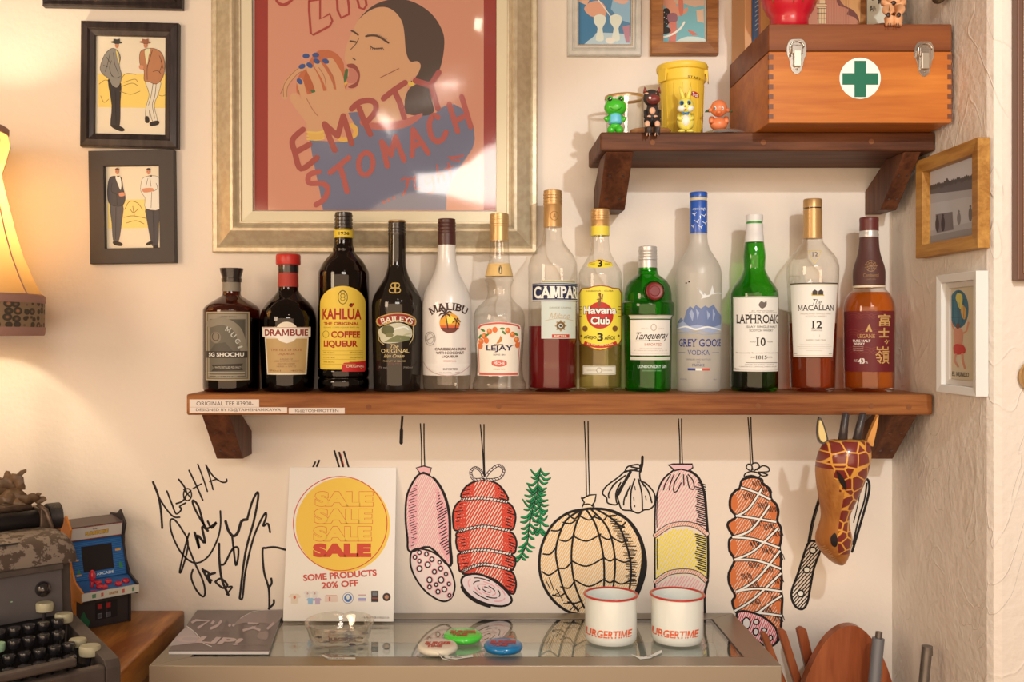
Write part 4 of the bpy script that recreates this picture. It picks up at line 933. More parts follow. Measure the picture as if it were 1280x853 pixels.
mainp = [(724.3, 367), (728, 361), (736, 360.5), (742, 358.5), (750.5, 357.5), (759, 358.5), (765, 360.5), (773, 361), (776.2, 367), (776.2, 424), (773, 430), (767, 431.5), (758, 436), (750.5, 438), (742, 436), (733, 431.5), (727, 430), (724.3, 424)]
lb = b.label(mainp, pc(240, 206, 60))
a = BArt(b); a.stroke(mainp, 1.2, pc(150, 60, 30), closed=True, smooth=False); a.ell(750, 394.5, 16.2, 16.8, RI); a.up()
a.stroke([(749.3, 383), (750.5, 372), (749.3, 369.5)], 2.2, pc(130, 78, 36)); a.line(749, 383, 747.5, 371, 1.2, pc(130, 78, 36)); a.line(752, 382, 753.5, 368, .9, pc(130, 78, 36)); a.ell(749.8, 368, 1.5, 1.9, pc(120, 70, 34)); a.line(746, 375, 753, 373.5, 1, pc(130, 78, 36)); a.up()
a.text('Havana', 750, 388, 40, 10.5, BK, 0.085); a.text('Club', 750.5, 401, 24, 10.5, BK, 0.085); a.up(); a.text('Havana', 750, 388, 39, 9.6, pc(246, 232, 206), 0.035); a.text('Club', 750.5, 401, 23, 9.6, pc(246, 232, 206), 0.035)
a.text('EL RON DE CUBA', 750, 367.5, 34, 2.2, BK, 0, arc=-60) if False else a.text('HABANA · CUBA', 750, 364, 32, 2.0, pc(110, 80, 30))
for sg in (-1, 1):
    for yy in (383, 387, 391, 395): a.rect(750 + sg * 24 - 2, yy, 750 + sg * 24 + 2, yy + .8, pc(120, 80, 34))
    a.ell(750 + sg * 18, 411, 3.2, 3.6, pc(120, 76, 34)); a.ell(750 + sg * 22.5, 420, 1.3, 1.3, pc(120, 76, 34))
a.text('3', 750.2, 421.5, 7, 10, BK, .04, serif=True); a.text('AÑEJO', 738.2, 422, 15.5, 5.4, BK, .02, serif=True); a.text('AÑOS', 761.5, 422, 13, 5.4, BK, .02, serif=True)
a.stroke([(731, 428.5), (741, 432), (750, 433.2), (760, 432), (770, 428.5)], 4, RI, cap=False); a.up(); a.text('EL RON DE CUBA', 750.3, 431.5, 31, 2.6, pc(240, 214, 120), .01, arc=-70)
b.printing(a, lb)
lb = b.label(rect(729, 457.5, 769, 468.5), pc(222, 204, 168), name='back_bar_label'); a = BArt(b); a.stroke(rect(730, 458.5, 768, 467.5), .6, pc(150, 130, 100), closed=True, smooth=False); a.ring(749, 463, 3, 3.2, .7, pc(150, 130, 100)); a.text('GARANTIA', 740, 463, 12, 2, pc(160, 140, 110)); a.text('ORIGEN', 758.5, 463, 12, 2, pc(160, 140, 110)); b.printing(a, lb)

# 9 green gin
b = Bottle(809.7, [(487.5, 27), (485, 28.4), (478, 28.8), (420, 29.6), (398, 29.8), (394.5, 31), (392, 32.8), (380, 33), (377.5, 32), (375, 29.8), (366, 29.2), (358, 27.4), (351, 23.5), (346, 18), (342, 13.2), (338, 12), (334, 11.6)], G_GREEN, 'short green glass bottle with a red wax seal and a silver cap')
b.ring('cap', [(337.5, 11.6), (325, 11.5), (324.5, 10.7)] + threads(324, 310, 11.6, 4, .4) + [(308, 11.3), (307.2, 10)], M_SILV)
lb = b.label(rect(786.5, 400, 839.3, 444.5), pc(236, 214, 182)); a = BArt(b)
a.text('Tanqueray', 814.5, 421, 44, 11.5, pc(44, 34, 32), 0.012, shear=.45, rot=-.03); a.line(793, 426.5, 826, 425.5, .6, pc(44, 34, 32)); a.text('IMPORTED', 817, 430.8, 23, 3.4, pc(190, 90, 60), .005); a.text('DISTILLED & BOTTLED IN GREAT BRITAIN', 814, 435.8, 30, 1.5, pc(190, 150, 130)); a.text('BY CHARLES TANQUERAY & CO. LTD.', 814, 438.5, 44, 1.5, pc(190, 150, 130))
a.ring(817.5, 409.5, 3.4, 4, 1.2, pc(200, 170, 140)); a.text('SPECIAL', 806, 411, 10, 1.8, pc(200, 170, 140)); a.text('DRY', 828, 411, 7, 1.8, pc(200, 170, 140)); a.rect(787, 441.3, 839, 442, pc(150, 120, 90)); b.printing(a, lb)
for y0, y1, nm in [(394, 398.5, 'upper_band'), (446.3, 450.3, 'lower_band')]: b.label(rect(785.8, y0, 840.3, y1), pc(214, 196, 164), name='silver_band')
a = BArt(b); a.text('LONDON DRY GIN', 815.5, 458.3, 39, 4, pc(206, 214, 180), .02); a.text('DISTILLED FOUR TIMES', 815, 463.5, 26, 1.5, pc(140, 190, 120)); a.stroke(rect(782, 464, 789, 475), .8, pc(20, 60, 20), closed=True, smooth=False); a.build('white_print', b.mapper(), b.t, cut=2.2)
th = (819 - b.cx) / 33 - b.phi; c = Vector((b.X + 29 * KB * math.sin(th), b.Y - 29 * KB * math.cos(th) + 0.001, b.z(364.5))); n = Vector((math.sin(th), -math.cos(th), 0.12)).normalized(); u = n.cross(Vector((0, 0, 1))).normalized(); v = u.cross(n)
def disc3(c, n, u, v, r0, prof, k=28):
    m = MB(); vs = []; fs = []
    for rr, h in prof:
        for j in range(k): a_ = 2 * PI * j / k; vs.append(c + (u * math.cos(a_) + v * math.sin(a_)) * rr + n * h)
    for i in range(len(prof) - 1):
        for j in range(k): j2 = (j + 1) % k; fs.append((i * k + j, i * k + j2, (i + 1) * k + j2, (i + 1) * k + j))
    fs.append(tuple(reversed(range(k)))); fs.append(tuple((len(prof) - 1) * k + j for j in range(k)))
    return m.add(vs, fs)
disc3(c, n, u, v, 0, [(.0175, -.004), (.0175, .0005), (.0162, .0022), (.0145, .0008), (.0145, 0)]).build('seal_rim', G_GREEN, b.t, smooth='auto')
disc3(c, n, u, v, 0, [(.0142, -.003), (.0142, .0026), (.0128, .0036), (.0115, .0030), (.0085, .0030), (.0075, .0038)]).build('wax_seal', mat('red_wax', pc(120, 26, 24), 0.4), b.t, smooth='auto')

# 10 frosted vodka
b = Bottle(873.2, [(488, 25.5), (485, 27), (478, 27.4), (350, 28.2), (340, 27.8), (332, 25.8), (324, 21.5), (316, 16.5), (309, 13), (301, 11.2), (290, 10.5)], G_FROST, 'tall frosted bottle with a dark blue neck sleeve and painted mountains')
BL = mat('blue_sleeve', pc(44, 84, 150), 0.35, coat=0.3)
b.ring('cap', [(247, 11), (241.5, 11), (240.3, 10.4), (240, 9)], BL); b.ring('cap_ring', [(250.8, 10.2), (247, 10.2)], mat('cork_tone', pc(210, 180, 130), 0.5)); b.ring('neck_sleeve', [(291.5, 10.9), (252, 10.9), (250.8, 10.4)], BL)
a = BArt(b)
U_ = a.U; a.U = lambda x: x
for x, y, s_ in [(868, 268, 1.2), (880, 270, 1.4), (871, 277, 1.3), (882, 279, 1.6), (876, 284, 1.2), (866, 283, 1), (879, 262, 1)]: a.stroke([(x - 2.4 * s_, y - 1.5), (x, y), (x + 2 * s_, y - 2)], .9, pc(220, 210, 200)); a.line(x, y, x + 1, y + 2, .8, pc(220, 210, 200))
a.text('GREY GOOSE', 874, 261.5, 17, 2.4, pc(220, 210, 200)); a.build('sleeve_print', lambda x, y, o: (lambda th: (b.X + (0.01430 + o) * math.sin(th), b.Y - (0.01430 + o) * math.cos(th), E + (CY - y) * (DB - .012) / F))((x - b.cx) * KB / 0.0142 - b.phi), b.t, cut=2.2)
a = BArt(b); N1, N2, N3 = pc(108, 116, 138), pc(158, 160, 168), pc(196, 196, 196); WW = pc(228, 214, 196)
def sil(pts, base_y): return pts + [(pts[-1][0], base_y), (pts[0][0], base_y)]
a.poly([(846.6, 408), (853, 400), (860, 396), (868, 392), (880, 392), (890, 398), (900.4, 392), (900.4, 412), (890, 416), (870, 413), (856, 414), (846.6, 412)], N2); a.up()
a.poly([(855, 402), (859, 388), (863, 383), (867, 386), (870, 381.5), (876, 386), (881, 382.5), (885, 385), (891, 381), (895, 388), (900.4, 396), (900.4, 405), (888, 410), (872, 406), (862, 408)], N1); a.up()
for p in [[(862, 392), (865, 387), (868, 393), (866, 402)], [(870, 386), (874, 391), (872, 400)], [(883, 388), (887, 394), (884, 400)], [(890, 386), (893, 393), (890, 402)]]: a.poly(p, N2)
a.stroke([(847, 411), (858, 408.5), (870, 412), (884, 409), (900, 413)], 2.2, WW, taper=.5); a.stroke([(847, 416), (862, 415), (880, 418), (900, 417)], 1.4, pc(150, 156, 168), taper=.6)
for p in [[(847.5, 404), (852, 397), (855, 401), (851, 404)], [(896, 398), (899.5, 394), (900.3, 400)]]: a.poly(p, pc(110, 116, 126))
for x, y in ((862, 352.5), (858.5, 354)): a.ell(x, y, 1, 1, BK)
bird = [(878, 366), (873, 361), (871, 359.5), (874.5, 368), (877, 370.5), (884, 370), (890, 366.5), (894, 365), (892, 360), (890, 365), (885, 368)]
a.poly([(871, 360), (876, 368), (883, 369.5), (890, 367.5), (884, 372), (876, 374), (878, 371)], WW); a.poly([(886, 369), (889.5, 357), (892, 367)], WW); a.stroke([(890, 368), (896, 366.5), (900, 367)], 1.3, WW)
a.text('GREY GOOSE', 874.8, 428.8, 50, 9.6, pc(40, 52, 110), 0.01, serif=True); a.text('VODKA', 873.3, 440.8, 27, 6, pc(70, 80, 120), 0, serif=True); a.line(849, 441, 857, 441, .6, pc(70, 80, 120)); a.line(889.5, 441, 898, 441, .6, pc(70, 80, 120))
a.text('DISTILLED AND BOTTLED', 873, 449.5, 30, 1.7, pc(96, 96, 110)); a.text('IN', 873, 453, 3, 1.5, pc(96, 96, 110)); a.text('FRANCE', 873, 456.5, 15, 3.2, pc(70, 76, 110), 0, serif=True)
a.rect(860, 460.5, 869.5, 463.3, pc(40, 60, 120)); a.rect(869.5, 460.5, 877.5, 463.3, pc(236, 220, 200)); a.rect(877.5, 460.5, 886.5, 463.3, pc(206, 70, 50)); a.text('40% ALC.VOL.', 855, 474.5, 9, 1.6, pc(110, 110, 120)); a.text('700ml', 893, 474.5, 4, 1.6, pc(110, 110, 120))
a.build('front_print', b.mapper(), b.t, cut=2.2)

# 11 green whisky bottle
b = Bottle(943, [(488, 26.5), (485, 28.5), (478, 29), (371, 29.2), (364, 28.3), (357, 25), (350, 20), (343, 15.8), (336, 13), (329, 13.2), (320, 13.6), (312, 12.8), (303, 11.6), (297, 11.2)], G_GREEN2, 'green whisky bottle with a bulged neck, white cap and plain white label')
b.liquid(421, L_GREEN)
WC = mat('white_foil', pc(226, 206, 180), 0.45)
b.ring('cap', [(277, 10.4), (270, 10.6), (268.3, 10.2), (268, 8.5)], WC); b.ring('cap_ring', [(279.5, 9.8), (277, 9.8)], mat('green_foil', pc(60, 140, 50), 0.4)); b.ring('neck_sleeve', [(302.5, 11.8), (294, 11.4), (293, 10.7), (280, 10.6), (279.5, 10)], WC)
lb = b.label([(917.5, 371), (971.8, 371), (971.3, 464.5), (917.8, 464.5)], pc(234, 214, 184)); a = BArt(b); a.stroke(rect(918.3, 372.3, 971.6, 463), .5, pc(80, 60, 50), closed=True, smooth=False)
a.poly(catmull([(948, 381), (951, 377), (954.5, 378.5), (957, 376.5), (957, 382), (953, 386), (950, 385)], True, 3), pc(110, 90, 76)); a.text('BY APPOINTMENT', 953, 389, 26, 1.4, pc(120, 100, 84)); a.text('DISTILLER OF SINGLE MALT', 953, 391, 32, 1.4, pc(120, 100, 84))
u0 = a.U(921.5); U_ = a.U; a.U = lambda x: x; a.text('LAPHROAIG', u0 + 30.5, 399, 61, 11, BK, 0.012, serif=True); it = a.items[-1]; a.items[-1] = (it[0], [f for f in it[1] if max(it[0][i][0] for i in f) < U_(971.2)], it[2], it[3]); a.U = U_
a.text('ISLAY SINGLE MALT', 951, 408.8, 36, 2.7, BK, .008, serif=False); a.text('SCOTCH WHISKY', 951, 413.3, 28, 2.7, BK, .008); a.text('10', 950.5, 427.5, 11, 10.5, BK, .02, serif=True); a.text('AGED', 941, 427.5, 7, 1.6, pc(90, 70, 60)); a.text('YEARS', 961, 427.5, 7, 1.6, pc(90, 70, 60))
a.text('The most richly flavoured of all Scotch whiskies', 946, 441.5, 50, 2.2, pc(90, 70, 60), 0, shear=.2); a.text('1815', 951, 446.8, 13, 4.6, BK, 0.01, serif=True); a.text('EST', 942, 446.8, 6, 1.8, pc(90, 70, 60)); a.text('ESTD', 961, 446.8, 6, 1.8, pc(90, 70, 60))
a.line(933, 453.5, 970, 453.5, .6, pc(90, 70, 60)); a.text('DISTILLED AND BOTTLED IN SCOTLAND', 949, 456, 34, 1.4, pc(90, 70, 60)); a.text('D. JOHNSTON & CO., (LAPHROAIG), LAPHROAIG DISTILLERY', 947, 458.7, 44, 1.5, pc(90, 70, 60)); a.text('70cl ℮', 922, 461.5, 6, 2, pc(90, 70, 60))
b.printing(a, lb)

# 12 sherry cask whisky
b = Bottle(1015.8, [(487.5, 25), (485, 26.5), (478, 27), (450, 27.8), (400, 29.2), (360, 30.5), (344, 31.4), (334, 31.4), (327, 30), (320, 26.8), (313, 21.5), (306, 15.8), (301, 12.4), (295, 11)], G_CLEAR, 'clear broad shouldered whisky bottle with a tall gold cap and white label')
b.liquid(403, L_WHISKY2)
b.ring('cap', [(259, 11.3), (249.5, 11.3), (248.2, 10.6), (248, 9)], M_GOLD); b.ring('cap_ring', [(260.5, 10.6), (259, 10.6)], M_BLK); b.ring('neck_sleeve', [(297.5, 11.8), (289, 11.4), (260.5, 11.4)], M_GOLD)
a = BArt(b); tri_ = [(1009, 313.5), (1029, 313), (1018, 330)]; a.stroke(tri_, 1.7, pc(214, 176, 96), closed=True, smooth=False); a.text('12', 1019, 318, 8, 5.5, pc(110, 84, 60), 0.01, serif=True); a.build('shoulder_print', b.mapper(), b.t, cut=2.2, base=3e-4)
lb = b.label([(989.3, 354), (1045.3, 354), (1041.5, 447.5), (990.5, 447.5)], pc(238, 218, 188)); a = BArt(b)
a.rect(988.8, 353.8, 1045.6, 355.2, pc(60, 48, 36)); a.rect(988.9, 355.6, 1045.4, 356.4, pc(190, 160, 100)); a.rect(990.8, 446.2, 1041.3, 447.5, pc(60, 48, 36)); a.line(990, 444.8, 1041.3, 444.8, .5, pc(190, 160, 100))
for x in (1018.5, 1025.5): a.poly([(x - 3, 369), (x - 3, 364.5), (x, 362.2), (x + 3, 364.5), (x + 3, 369)], pc(60, 48, 40)); a.rect(x - 4.2, 366, x - 3, 370, pc(206, 170, 90))
a.rect(1014.5, 368.6, 1029.5, 370.3, pc(206, 170, 90)); a.text('The', 1021, 377.5, 11, 6.5, BK, .0, shear=.3); a.text('MACALLAN', 1019.5, 385, 44, 7, BK, .012, serif=True); a.text('HIGHLAND SINGLE MALT', 1020, 392.3, 38, 2.2, pc(170, 140, 110)); a.text('SCOTCH WHISKY', 1020, 395.8, 26, 2.2, pc(170, 140, 110))
a.text('12', 1021, 406, 13, 9.5, BK, .02, serif=True); a.text('YEARS OLD', 1021, 413.3, 14, 1.8, pc(90, 70, 50)); a.text('1 1', 1021, 420, 8, 3, pc(210, 190, 160)); a.text('SHERRY OAK CASK', 1020, 425.3, 25, 2, pc(150, 120, 90))
for y, w_ in ((431, 38), (433.5, 44), (436, 40), (438.5, 20)): a.text('matured exclusively in hand picked sherry oak casks', 1018, y, w_, 1.2, pc(170, 145, 115))
a.text('700ml', 993.5, 442.3, 4, 1.6, BK); a.text('40%', 1038.5, 442.3, 4, 1.6, BK); b.printing(a, lb)

# 13 malt with brown neck sleeve
b = Bottle(1086.3, [(486.5, 27.5), (484, 29.5), (478, 29.8), (440, 30.3), (388, 30.8), (379, 30.2), (371, 27.6), (364, 23), (359.5, 18.9), (357, 18.7), (340, 18.9), (331, 17.6), (322, 14.8), (312, 12.4), (303, 11.5), (292, 11)], G_CLEAR, 'amber whisky bottle with a dark brown neck sleeve and maroon label, last by the corner')
b.liquid(364, L_WHISKY)
MR = mat('maroon_cap', pc(100, 40, 34), 0.4); b.ring('cap', [(287, 11.4), (276, 11.3), (274.8, 11.5), (271.5, 11.5), (270.2, 10.8), (270, 9)], MR); b.ring('cap_ring', [(295, 11.2), (292, 11.6), (290, 11), (287, 11.2)], M_SILV)
ps = [(h * KB + .0003, b.z(y)) for y, h in [(355.5, 18.7), (340, 18.9), (331, 17.6), (322, 14.8), (312, 12.4), (303, 11.5), (295, 11.1)]]
slv = MB().lathe(b.X, b.Y, b.smooth(ps), 48).build('neck_sleeve', mat('brown_sleeve', pc(84, 44, 36), 0.55, bump=.2, bscale=400), b.t, smooth='auto'); b.ring('sleeve_ring', [(358, 19.3), (355.5, 19.3)], mat('cream_ring', pc(226, 196, 150), .5))
a = BArt(b); GO = pc(150, 104, 60)
for r_ in (4, 7): a.stroke(ellp(1090, 332, r_ + 3, r_, 20), .8, GO, closed=True, smooth=False)
for k in range(9): a.line(1090, 332, 1090 + 13 * math.cos(k * .7), 332 + 7 * math.sin(k * .7), .8, GO)
a.text('Continental', 1090, 343.8, 28, 5, GO, .01); a.text('SINCE 1974', 1090, 349, 16, 1.8, GO); a.build('sleeve_print', b.mapper(.0002), slv, cut=2.2, base=4e-4)
lb = b.label(rect(1057.5, 389, 1115.2, 465), pc(104, 26, 28)); a = BArt(b); G3 = pc(196, 144, 78); rnd = random.Random(5)
for k in range(9):
    for r_ in (6, 9, 12): a.stroke(ellp(1062 + (k % 3) * 14 + 6, 402 + (k // 3) * 22, r_, r_, 14, 0, -2.6, -.4, False), .35, pc(140, 60, 46), smooth=False, cap=False)
a.up(); a.poly([(1082, 415), (1086.5, 405), (1090, 415), (1087, 415), (1086, 411.5), (1084.5, 415)], G3); a.text('KIRISHIMA', 1084, 420, 0.1, 0.1, G3) if False else a.text('LEGANE', 1083, 420.3, 20, 4.6, G3, 0, serif=True)
a.text('PURE MALT', 1078, 426.3, 20, 3.2, pc(232, 206, 176), .02); a.text('WHISKY', 1075, 430.2, 13, 3.2, pc(232, 206, 176), .02)
for y in (433.5, 436, 438.5): a.text('Distilled and bottled by', 1074, y, 12, 1.5, pc(206, 170, 140))
a.text('ALC.', 1071, 451, 5, 3, pc(232, 206, 176)); a.text('43', 1077.5, 451.5, 7.5, 6.5, pc(232, 206, 176), .03, serif=True); a.text('%', 1083.5, 453, 3, 3, pc(232, 206, 176))
a.text('富', 1103.5, 400.5, 14, 15, G3, .01); a.text('士', 1103, 416, 12, 12, G3, .03); a.text('ヶ', 1106.5, 427.5, 6, 6, G3, .03); a.text('嶺', 1101.5, 444, 16, 22, G3, .006)
b.printing(a, lb)

# ------------------------------------------------------------------ picture frames
def frame(name, corners, t0, prof, m, label, inner_mat=None, group='framed pictures on the back wall', cat='picture frame', glass=None):
    """corners: outer corners in the photo (clockwise from top left) for the face; prof: (inset px, height m above the wall)"""
    k = 739.0
    cs = [P(x, y, 0.0) for x, y in corners]; cs = [Vector((c.x, 0, c.z)) for c in cs]
    cen = sum(cs, Vector()) / 4
    t = thing(name, (cen.x, 0, min(c.z for c in cs)), label, cat, group)
    mb = MB(); rows = []
    def inset(d):
        out = []
        for i in range(4):
            p, a, b_ = cs[i], cs[i - 1], cs[(i + 1) % 4]
            e1 = (p - a).normalized(); e2 = (b_ - p).normalized()
            out.append(p + (e2 - e1) * d)
        return out
    vs = []
    for d, h in prof:
        vs += [Vector((q.x, -t0 - h, q.z)) for q in inset(d / k)]
    n = len(prof)
    for j in range(n - 1):
        for i in range(4):
            i2 = (i + 1) % 4; mb.add([], []); mb.f.append((j * 4 + i, j * 4 + i2, (j + 1) * 4 + i2, (j + 1) * 4 + i)); mb.m.append(0)
    mb.v = vs
    for i in range(4): mb.f.append((i, (i + 1) % 4, (n - 1) * 4 + (i + 1) % 4, (n - 1) * 4 + i)); mb.m.append(0)
    mb.build('frame_moulding', m, t)
    return t, inset, cen
def sheet(name, pts, m, parent, th=0.001):
    return MB().prism(pts, (0, -th / 2, 0), (0, th / 2, 0)).build(name, m, parent)
PAP = mat('print_paper', pc(230, 205, 165), 0.6)
BLKW = wood('black_wood', pc(66, 52, 44), pc(44, 34, 30), 'Z', 0.4, 20, 10, coat=0.2)
GLAZE = glassy('picture_glass', (0.97, 0.97, 0.96, 1), (0.9, 0.9, 0.9, 1), rough=0.04, f0=0.035)

# black frame with two men in hats
def figure(a, parts, head, hair, hat=None):
    """a clothed figure: flat garments with inked outlines, traced in photo units"""
    Q = lambda p: tr(0, 0, 2.508, p)
    skin = pc(206, 134, 92)
    a.l = 1
    for pts, c, out in parts:
        q = catmull(Q(pts), True, 3); a.poly(q, c); a.up()
        if out: a.stroke(q, .45, out, closed=True, smooth=False)
    x, y = Q([head])[0]; a.ell(x, y, 2.5, 3.8, skin); a.up(); a.poly(ellp(x, y - 1.6, 2.9, 2.8, 12, 0, PI, 2 * PI, False), hair)
    a.line(x - 1.6, y - .3, x - .5, y - .3, .5, BK); a.line(x + .6, y - .3, x + 1.7, y - .3, .5, BK); a.line(x - .8, y + 1.9, x + .9, y + 1.9, .4, pc(150, 60, 44))
    if hat: a.up(); a.ell(x - .5, y - 3.6, 7.2, 1.6, hat, .06); a.poly([(x - 4.6, y - 3.8), (x - 4.2, y - 8.0), (x, y - 7.2), (x + 3.6, y - 8.2), (x + 4, y - 3.8)], hat)
    a.l = 0
def lines(a, L, c, w_=.5):
    k = a.l; a.l = 6
    for p in L: a.stroke(tr(0, 0, 2.508, p), w_, c)
    a.l = k
KF = 739.0
fr, ins, cen = frame('framed_picture', [(104.9, 28.7), (226, 31.9), (225.3, 187.4), (103.7, 184.6)], 0.0005, [(0, 0), (0, .012), (2, .014), (9, .016), (11, .012), (16, .010), (17, .009), (17, .004)], BLKW, 'black moulded frame showing two men in hats and suits')
q = [Vector((v.x, -.0045, v.z)) for v in ins(16.5 / KF)]; sh = sheet('print', q, PAP, fr)
a = Art(); a.poly([(123, 92), (209, 92.5), (209, 135), (123, 134)], pc(238, 196, 96)); a.up()
for p in [[(124, 105), (132, 100), (140, 104)], [(152, 108), (165, 104), (172, 107)], [(150, 114), (163, 118), (175, 114)], [(152, 98), (158, 92), (170, 93)], [(126, 120), (130, 128), (136, 124)], [(192, 116), (202, 120), (208, 118)], [(155, 103), (168, 99), (172, 102)]]: a.stroke(p, .7, pc(150, 110, 50))
SKF = pc(206, 134, 92); CRT = pc(226, 204, 168)
figure(a, [([(338, 250), (360, 258), (380, 262), (378, 320), (376, 392), (360, 396), (346, 392), (350, 330)], pc(50, 42, 40), None), ([(352, 392), (378, 396), (392, 408), (378, 412), (352, 400)], BK, None), ([(350, 152), (328, 172), (314, 212), (322, 232), (342, 248), (352, 268), (370, 274), (382, 240), (374, 205), (378, 180), (368, 158)], pc(140, 128, 110), BK), ([(364, 158), (372, 172), (374, 200), (368, 180)], pc(232, 196, 90), None)], (367, 142), BK, pc(60, 54, 46))
lines(a, [[(345, 170), (338, 200), (330, 225)], [(350, 235), (362, 245), (378, 240)], [(335, 180), (345, 195)], [(356, 165), (360, 200), (372, 230)], [(325, 205), (338, 210)], [(350, 190), (344, 215), (352, 240)], [(362, 285), (364, 390)]], BK)
figure(a, [([(456, 250), (502, 252), (498, 290), (484, 330), (494, 380), (480, 384), (468, 345), (470, 378), (456, 376), (458, 335), (468, 295)], CRT, BK), ([(455, 366), (466, 366), (468, 384), (456, 384)], BK, None), ([(470, 384), (496, 378), (498, 390), (474, 396)], BK, None), ([(448, 156), (438, 172), (440, 206), (452, 222), (452, 252), (466, 256), (490, 264), (510, 244), (517, 205), (508, 168), (482, 152)], pc(180, 116, 74), BK), ([(455, 156), (472, 154), (466, 176), (462, 204), (456, 180)], pc(222, 206, 150), None), ([(437, 205), (450, 207), (448, 218), (438, 216)], SKF, None)], (457, 142), pc(90, 56, 36), pc(150, 92, 60))
lines(a, [[(478, 158), (470, 185), (462, 212), (462, 250)], [(500, 175), (508, 200), (500, 228)], [(505, 190), (512, 215)], [(480, 225), (495, 222), (505, 232)], [(480, 262), (474, 300), (466, 330)], [(490, 262), (486, 300), (478, 330), (486, 372)]], BK)
a.build('print_figures', on_plane((0, -.0051, 0), (0, -1, 0)), sh)
fr, ins, cen = frame('framed_picture', [(114.4, 190.6), (220.5, 189), (222.3, 329.3), (116.8, 331)], 0.0005, [(0, 0), (0, .014), (.6, .0148), (18.5, .0148), (19, .014), (19.4, .006)], mat('matte_black_frame', pc(58, 48, 42), 0.55, bump=.1, bscale=300), 'flat dark frame showing two men in dinner jackets')
q = [Vector((v.x, -.0065, v.z)) for v in ins(18.8 / KF)]; sh = sheet('print', q, PAP, fr)
a = Art(); a.poly([(135, 250), (202, 249), (202, 285), (135, 286)], pc(238, 200, 110)); a.up()
for p in [[(156, 262), (162, 252), (172, 254), (178, 262)], [(166, 258), (168, 270)], [(163, 262), (167, 266), (173, 261)], [(155, 272), (166, 270), (182, 273)], [(158, 279), (170, 276), (180, 280)]]: a.stroke(p, .8, pc(140, 104, 50))
figure(a, [([(346, 640), (386, 640), (382, 700), (374, 752), (364, 760), (354, 752), (350, 700)], pc(84, 78, 76), None), ([(354, 758), (366, 756), (384, 764), (380, 772), (358, 768)], BK, None), ([(350, 554), (340, 570), (337, 612), (346, 642), (382, 646), (393, 622), (386, 590), (382, 562), (374, 554)], pc(70, 64, 64), BK), ([(362, 554), (376, 554), (381, 578), (378, 596), (370, 578)], pc(232, 214, 186), None), ([(374, 606), (390, 604), (391, 614), (376, 616)], SKF, None)], (368, 538), pc(110, 60, 40))
lines(a, [[(352, 575), (350, 600), (370, 612)], [(366, 612), (368, 644)], [(364, 650), (363, 750)]], BK)
figure(a, [([(457, 650), (501, 650), (499, 700), (496, 768), (482, 772), (474, 764), (462, 700)], pc(70, 62, 60), None), ([(458, 764), (474, 756), (480, 764), (462, 770)], BK, None), ([(480, 772), (494, 768), (495, 782), (484, 782)], BK, None), ([(452, 556), (443, 574), (442, 600), (455, 622), (457, 654), (502, 656), (504, 606), (503, 566), (488, 552)], pc(228, 210, 180), BK), ([(448, 592), (478, 590), (480, 600), (452, 604)], SKF, None)], (466, 538), pc(70, 50, 40))
lines(a, [[(470, 556), (474, 585)], [(476, 603), (474, 652)], [(490, 575), (494, 592), (480, 600)], [(464, 560), (458, 585)], [(480, 662), (484, 764)]], BK); a.l = 7; a.poly([(185, 220), (190, 221.5), (190, 219)], BK); a.poly([(145.5, 220), (150.5, 220), (148, 221.5)], BK)
a.build('print_figures', on_plane((0, -.0071, 0), (0, -1, 0)), sh)
fr, ins, cen = frame('framed_picture', [(60, -150), (233, -148), (230.5, 14), (57, 10.5)], 0.0005, [(0, 0), (0, .012), (2, .016), (7, .013), (9, .017), (14, .015), (16, .010), (16, .004)], BLKW, 'black moulded frame cut off by the top edge of the photo')
sheet('print', [Vector((v.x, -.0045, v.z)) for v in ins(15.5 / KF)], PAP, fr)

# big poster frame
GOLDF = mat('aged_gold_frame', pc(218, 188, 142), 0.40, 0.35, bump=.06, bscale=140, noise=.12, nscale=90, col2=pc(204, 172, 128))
GOLDI = mat('pale_gold_lip', pc(222, 196, 150), 0.45, 0.25, bump=.06, bscale=200)
fr, ins, cen = frame('framed_poster', [(265, -330), (672, -330), (671, 317.6), (267.5, 316.5)], 0.0008, [(0, 0), (0, .010), (1.5, .012), (6, .0125), (8, .010), (9, .012), (14, .018), (22, .026), (26, .030), (29, .031), (31, .029), (33, .024), (36, .021), (37.5, .021), (38, .018)], GOLDF, 'large aged gold frame holding a pink poster of a woman eating')
mb = MB(); i1, i2, i3 = ins(37.8 / KF), ins(51 / KF), ins(51.3 / KF)
vs = [Vector((v.x, -.0185, v.z)) for v in i1] + [Vector((v.x, -.0165, v.z)) for v in i2] + [Vector((v.x, -.011, v.z)) for v in i3]
mb.add(vs, [(j * 4 + i, j * 4 + (i + 1) % 4, j * 4 + 4 + (i + 1) % 4, j * 4 + 4 + i) for j in range(2) for i in range(4)]); mb.build('inner_lip', GOLDI, fr)
q = [Vector((v.x, -.0062, v.z)) for v in ins(50.5 / KF)]; sheet('backing_board', q, mat('mat_board', pc(226, 204, 176), .7), fr)
PM = on_plane((0, -.0085, 0), (0, -1, 0))
pp = [PM(318, -270, 0), PM(621.5, -270, 0), PM(621.5, 263.5, 0), PM(318, 263.5, 0)]
sh = sheet('poster', pp, mat('poster_paper', pc(222, 140, 106), .55), fr)
a = Art(); BG = pc(224, 148, 112); SK = pc(224, 162, 112); HR = pc(84, 62, 52); SW = pc(118, 116, 132); LT = pc(176, 78, 66); LT2 = pc(190, 90, 78)
a.rect(318.6, -270, 335, 263, pc(164, 52, 42)); a.rect(604.7, -270, 621.5, 263, pc(164, 52, 42)); a.rect(335, -270, 604.7, 263, BG); a.up()
A_ = lambda *p: tr(340, 80, 4.267, p); B_ = lambda *p: tr(340, 0, 4.571, p)
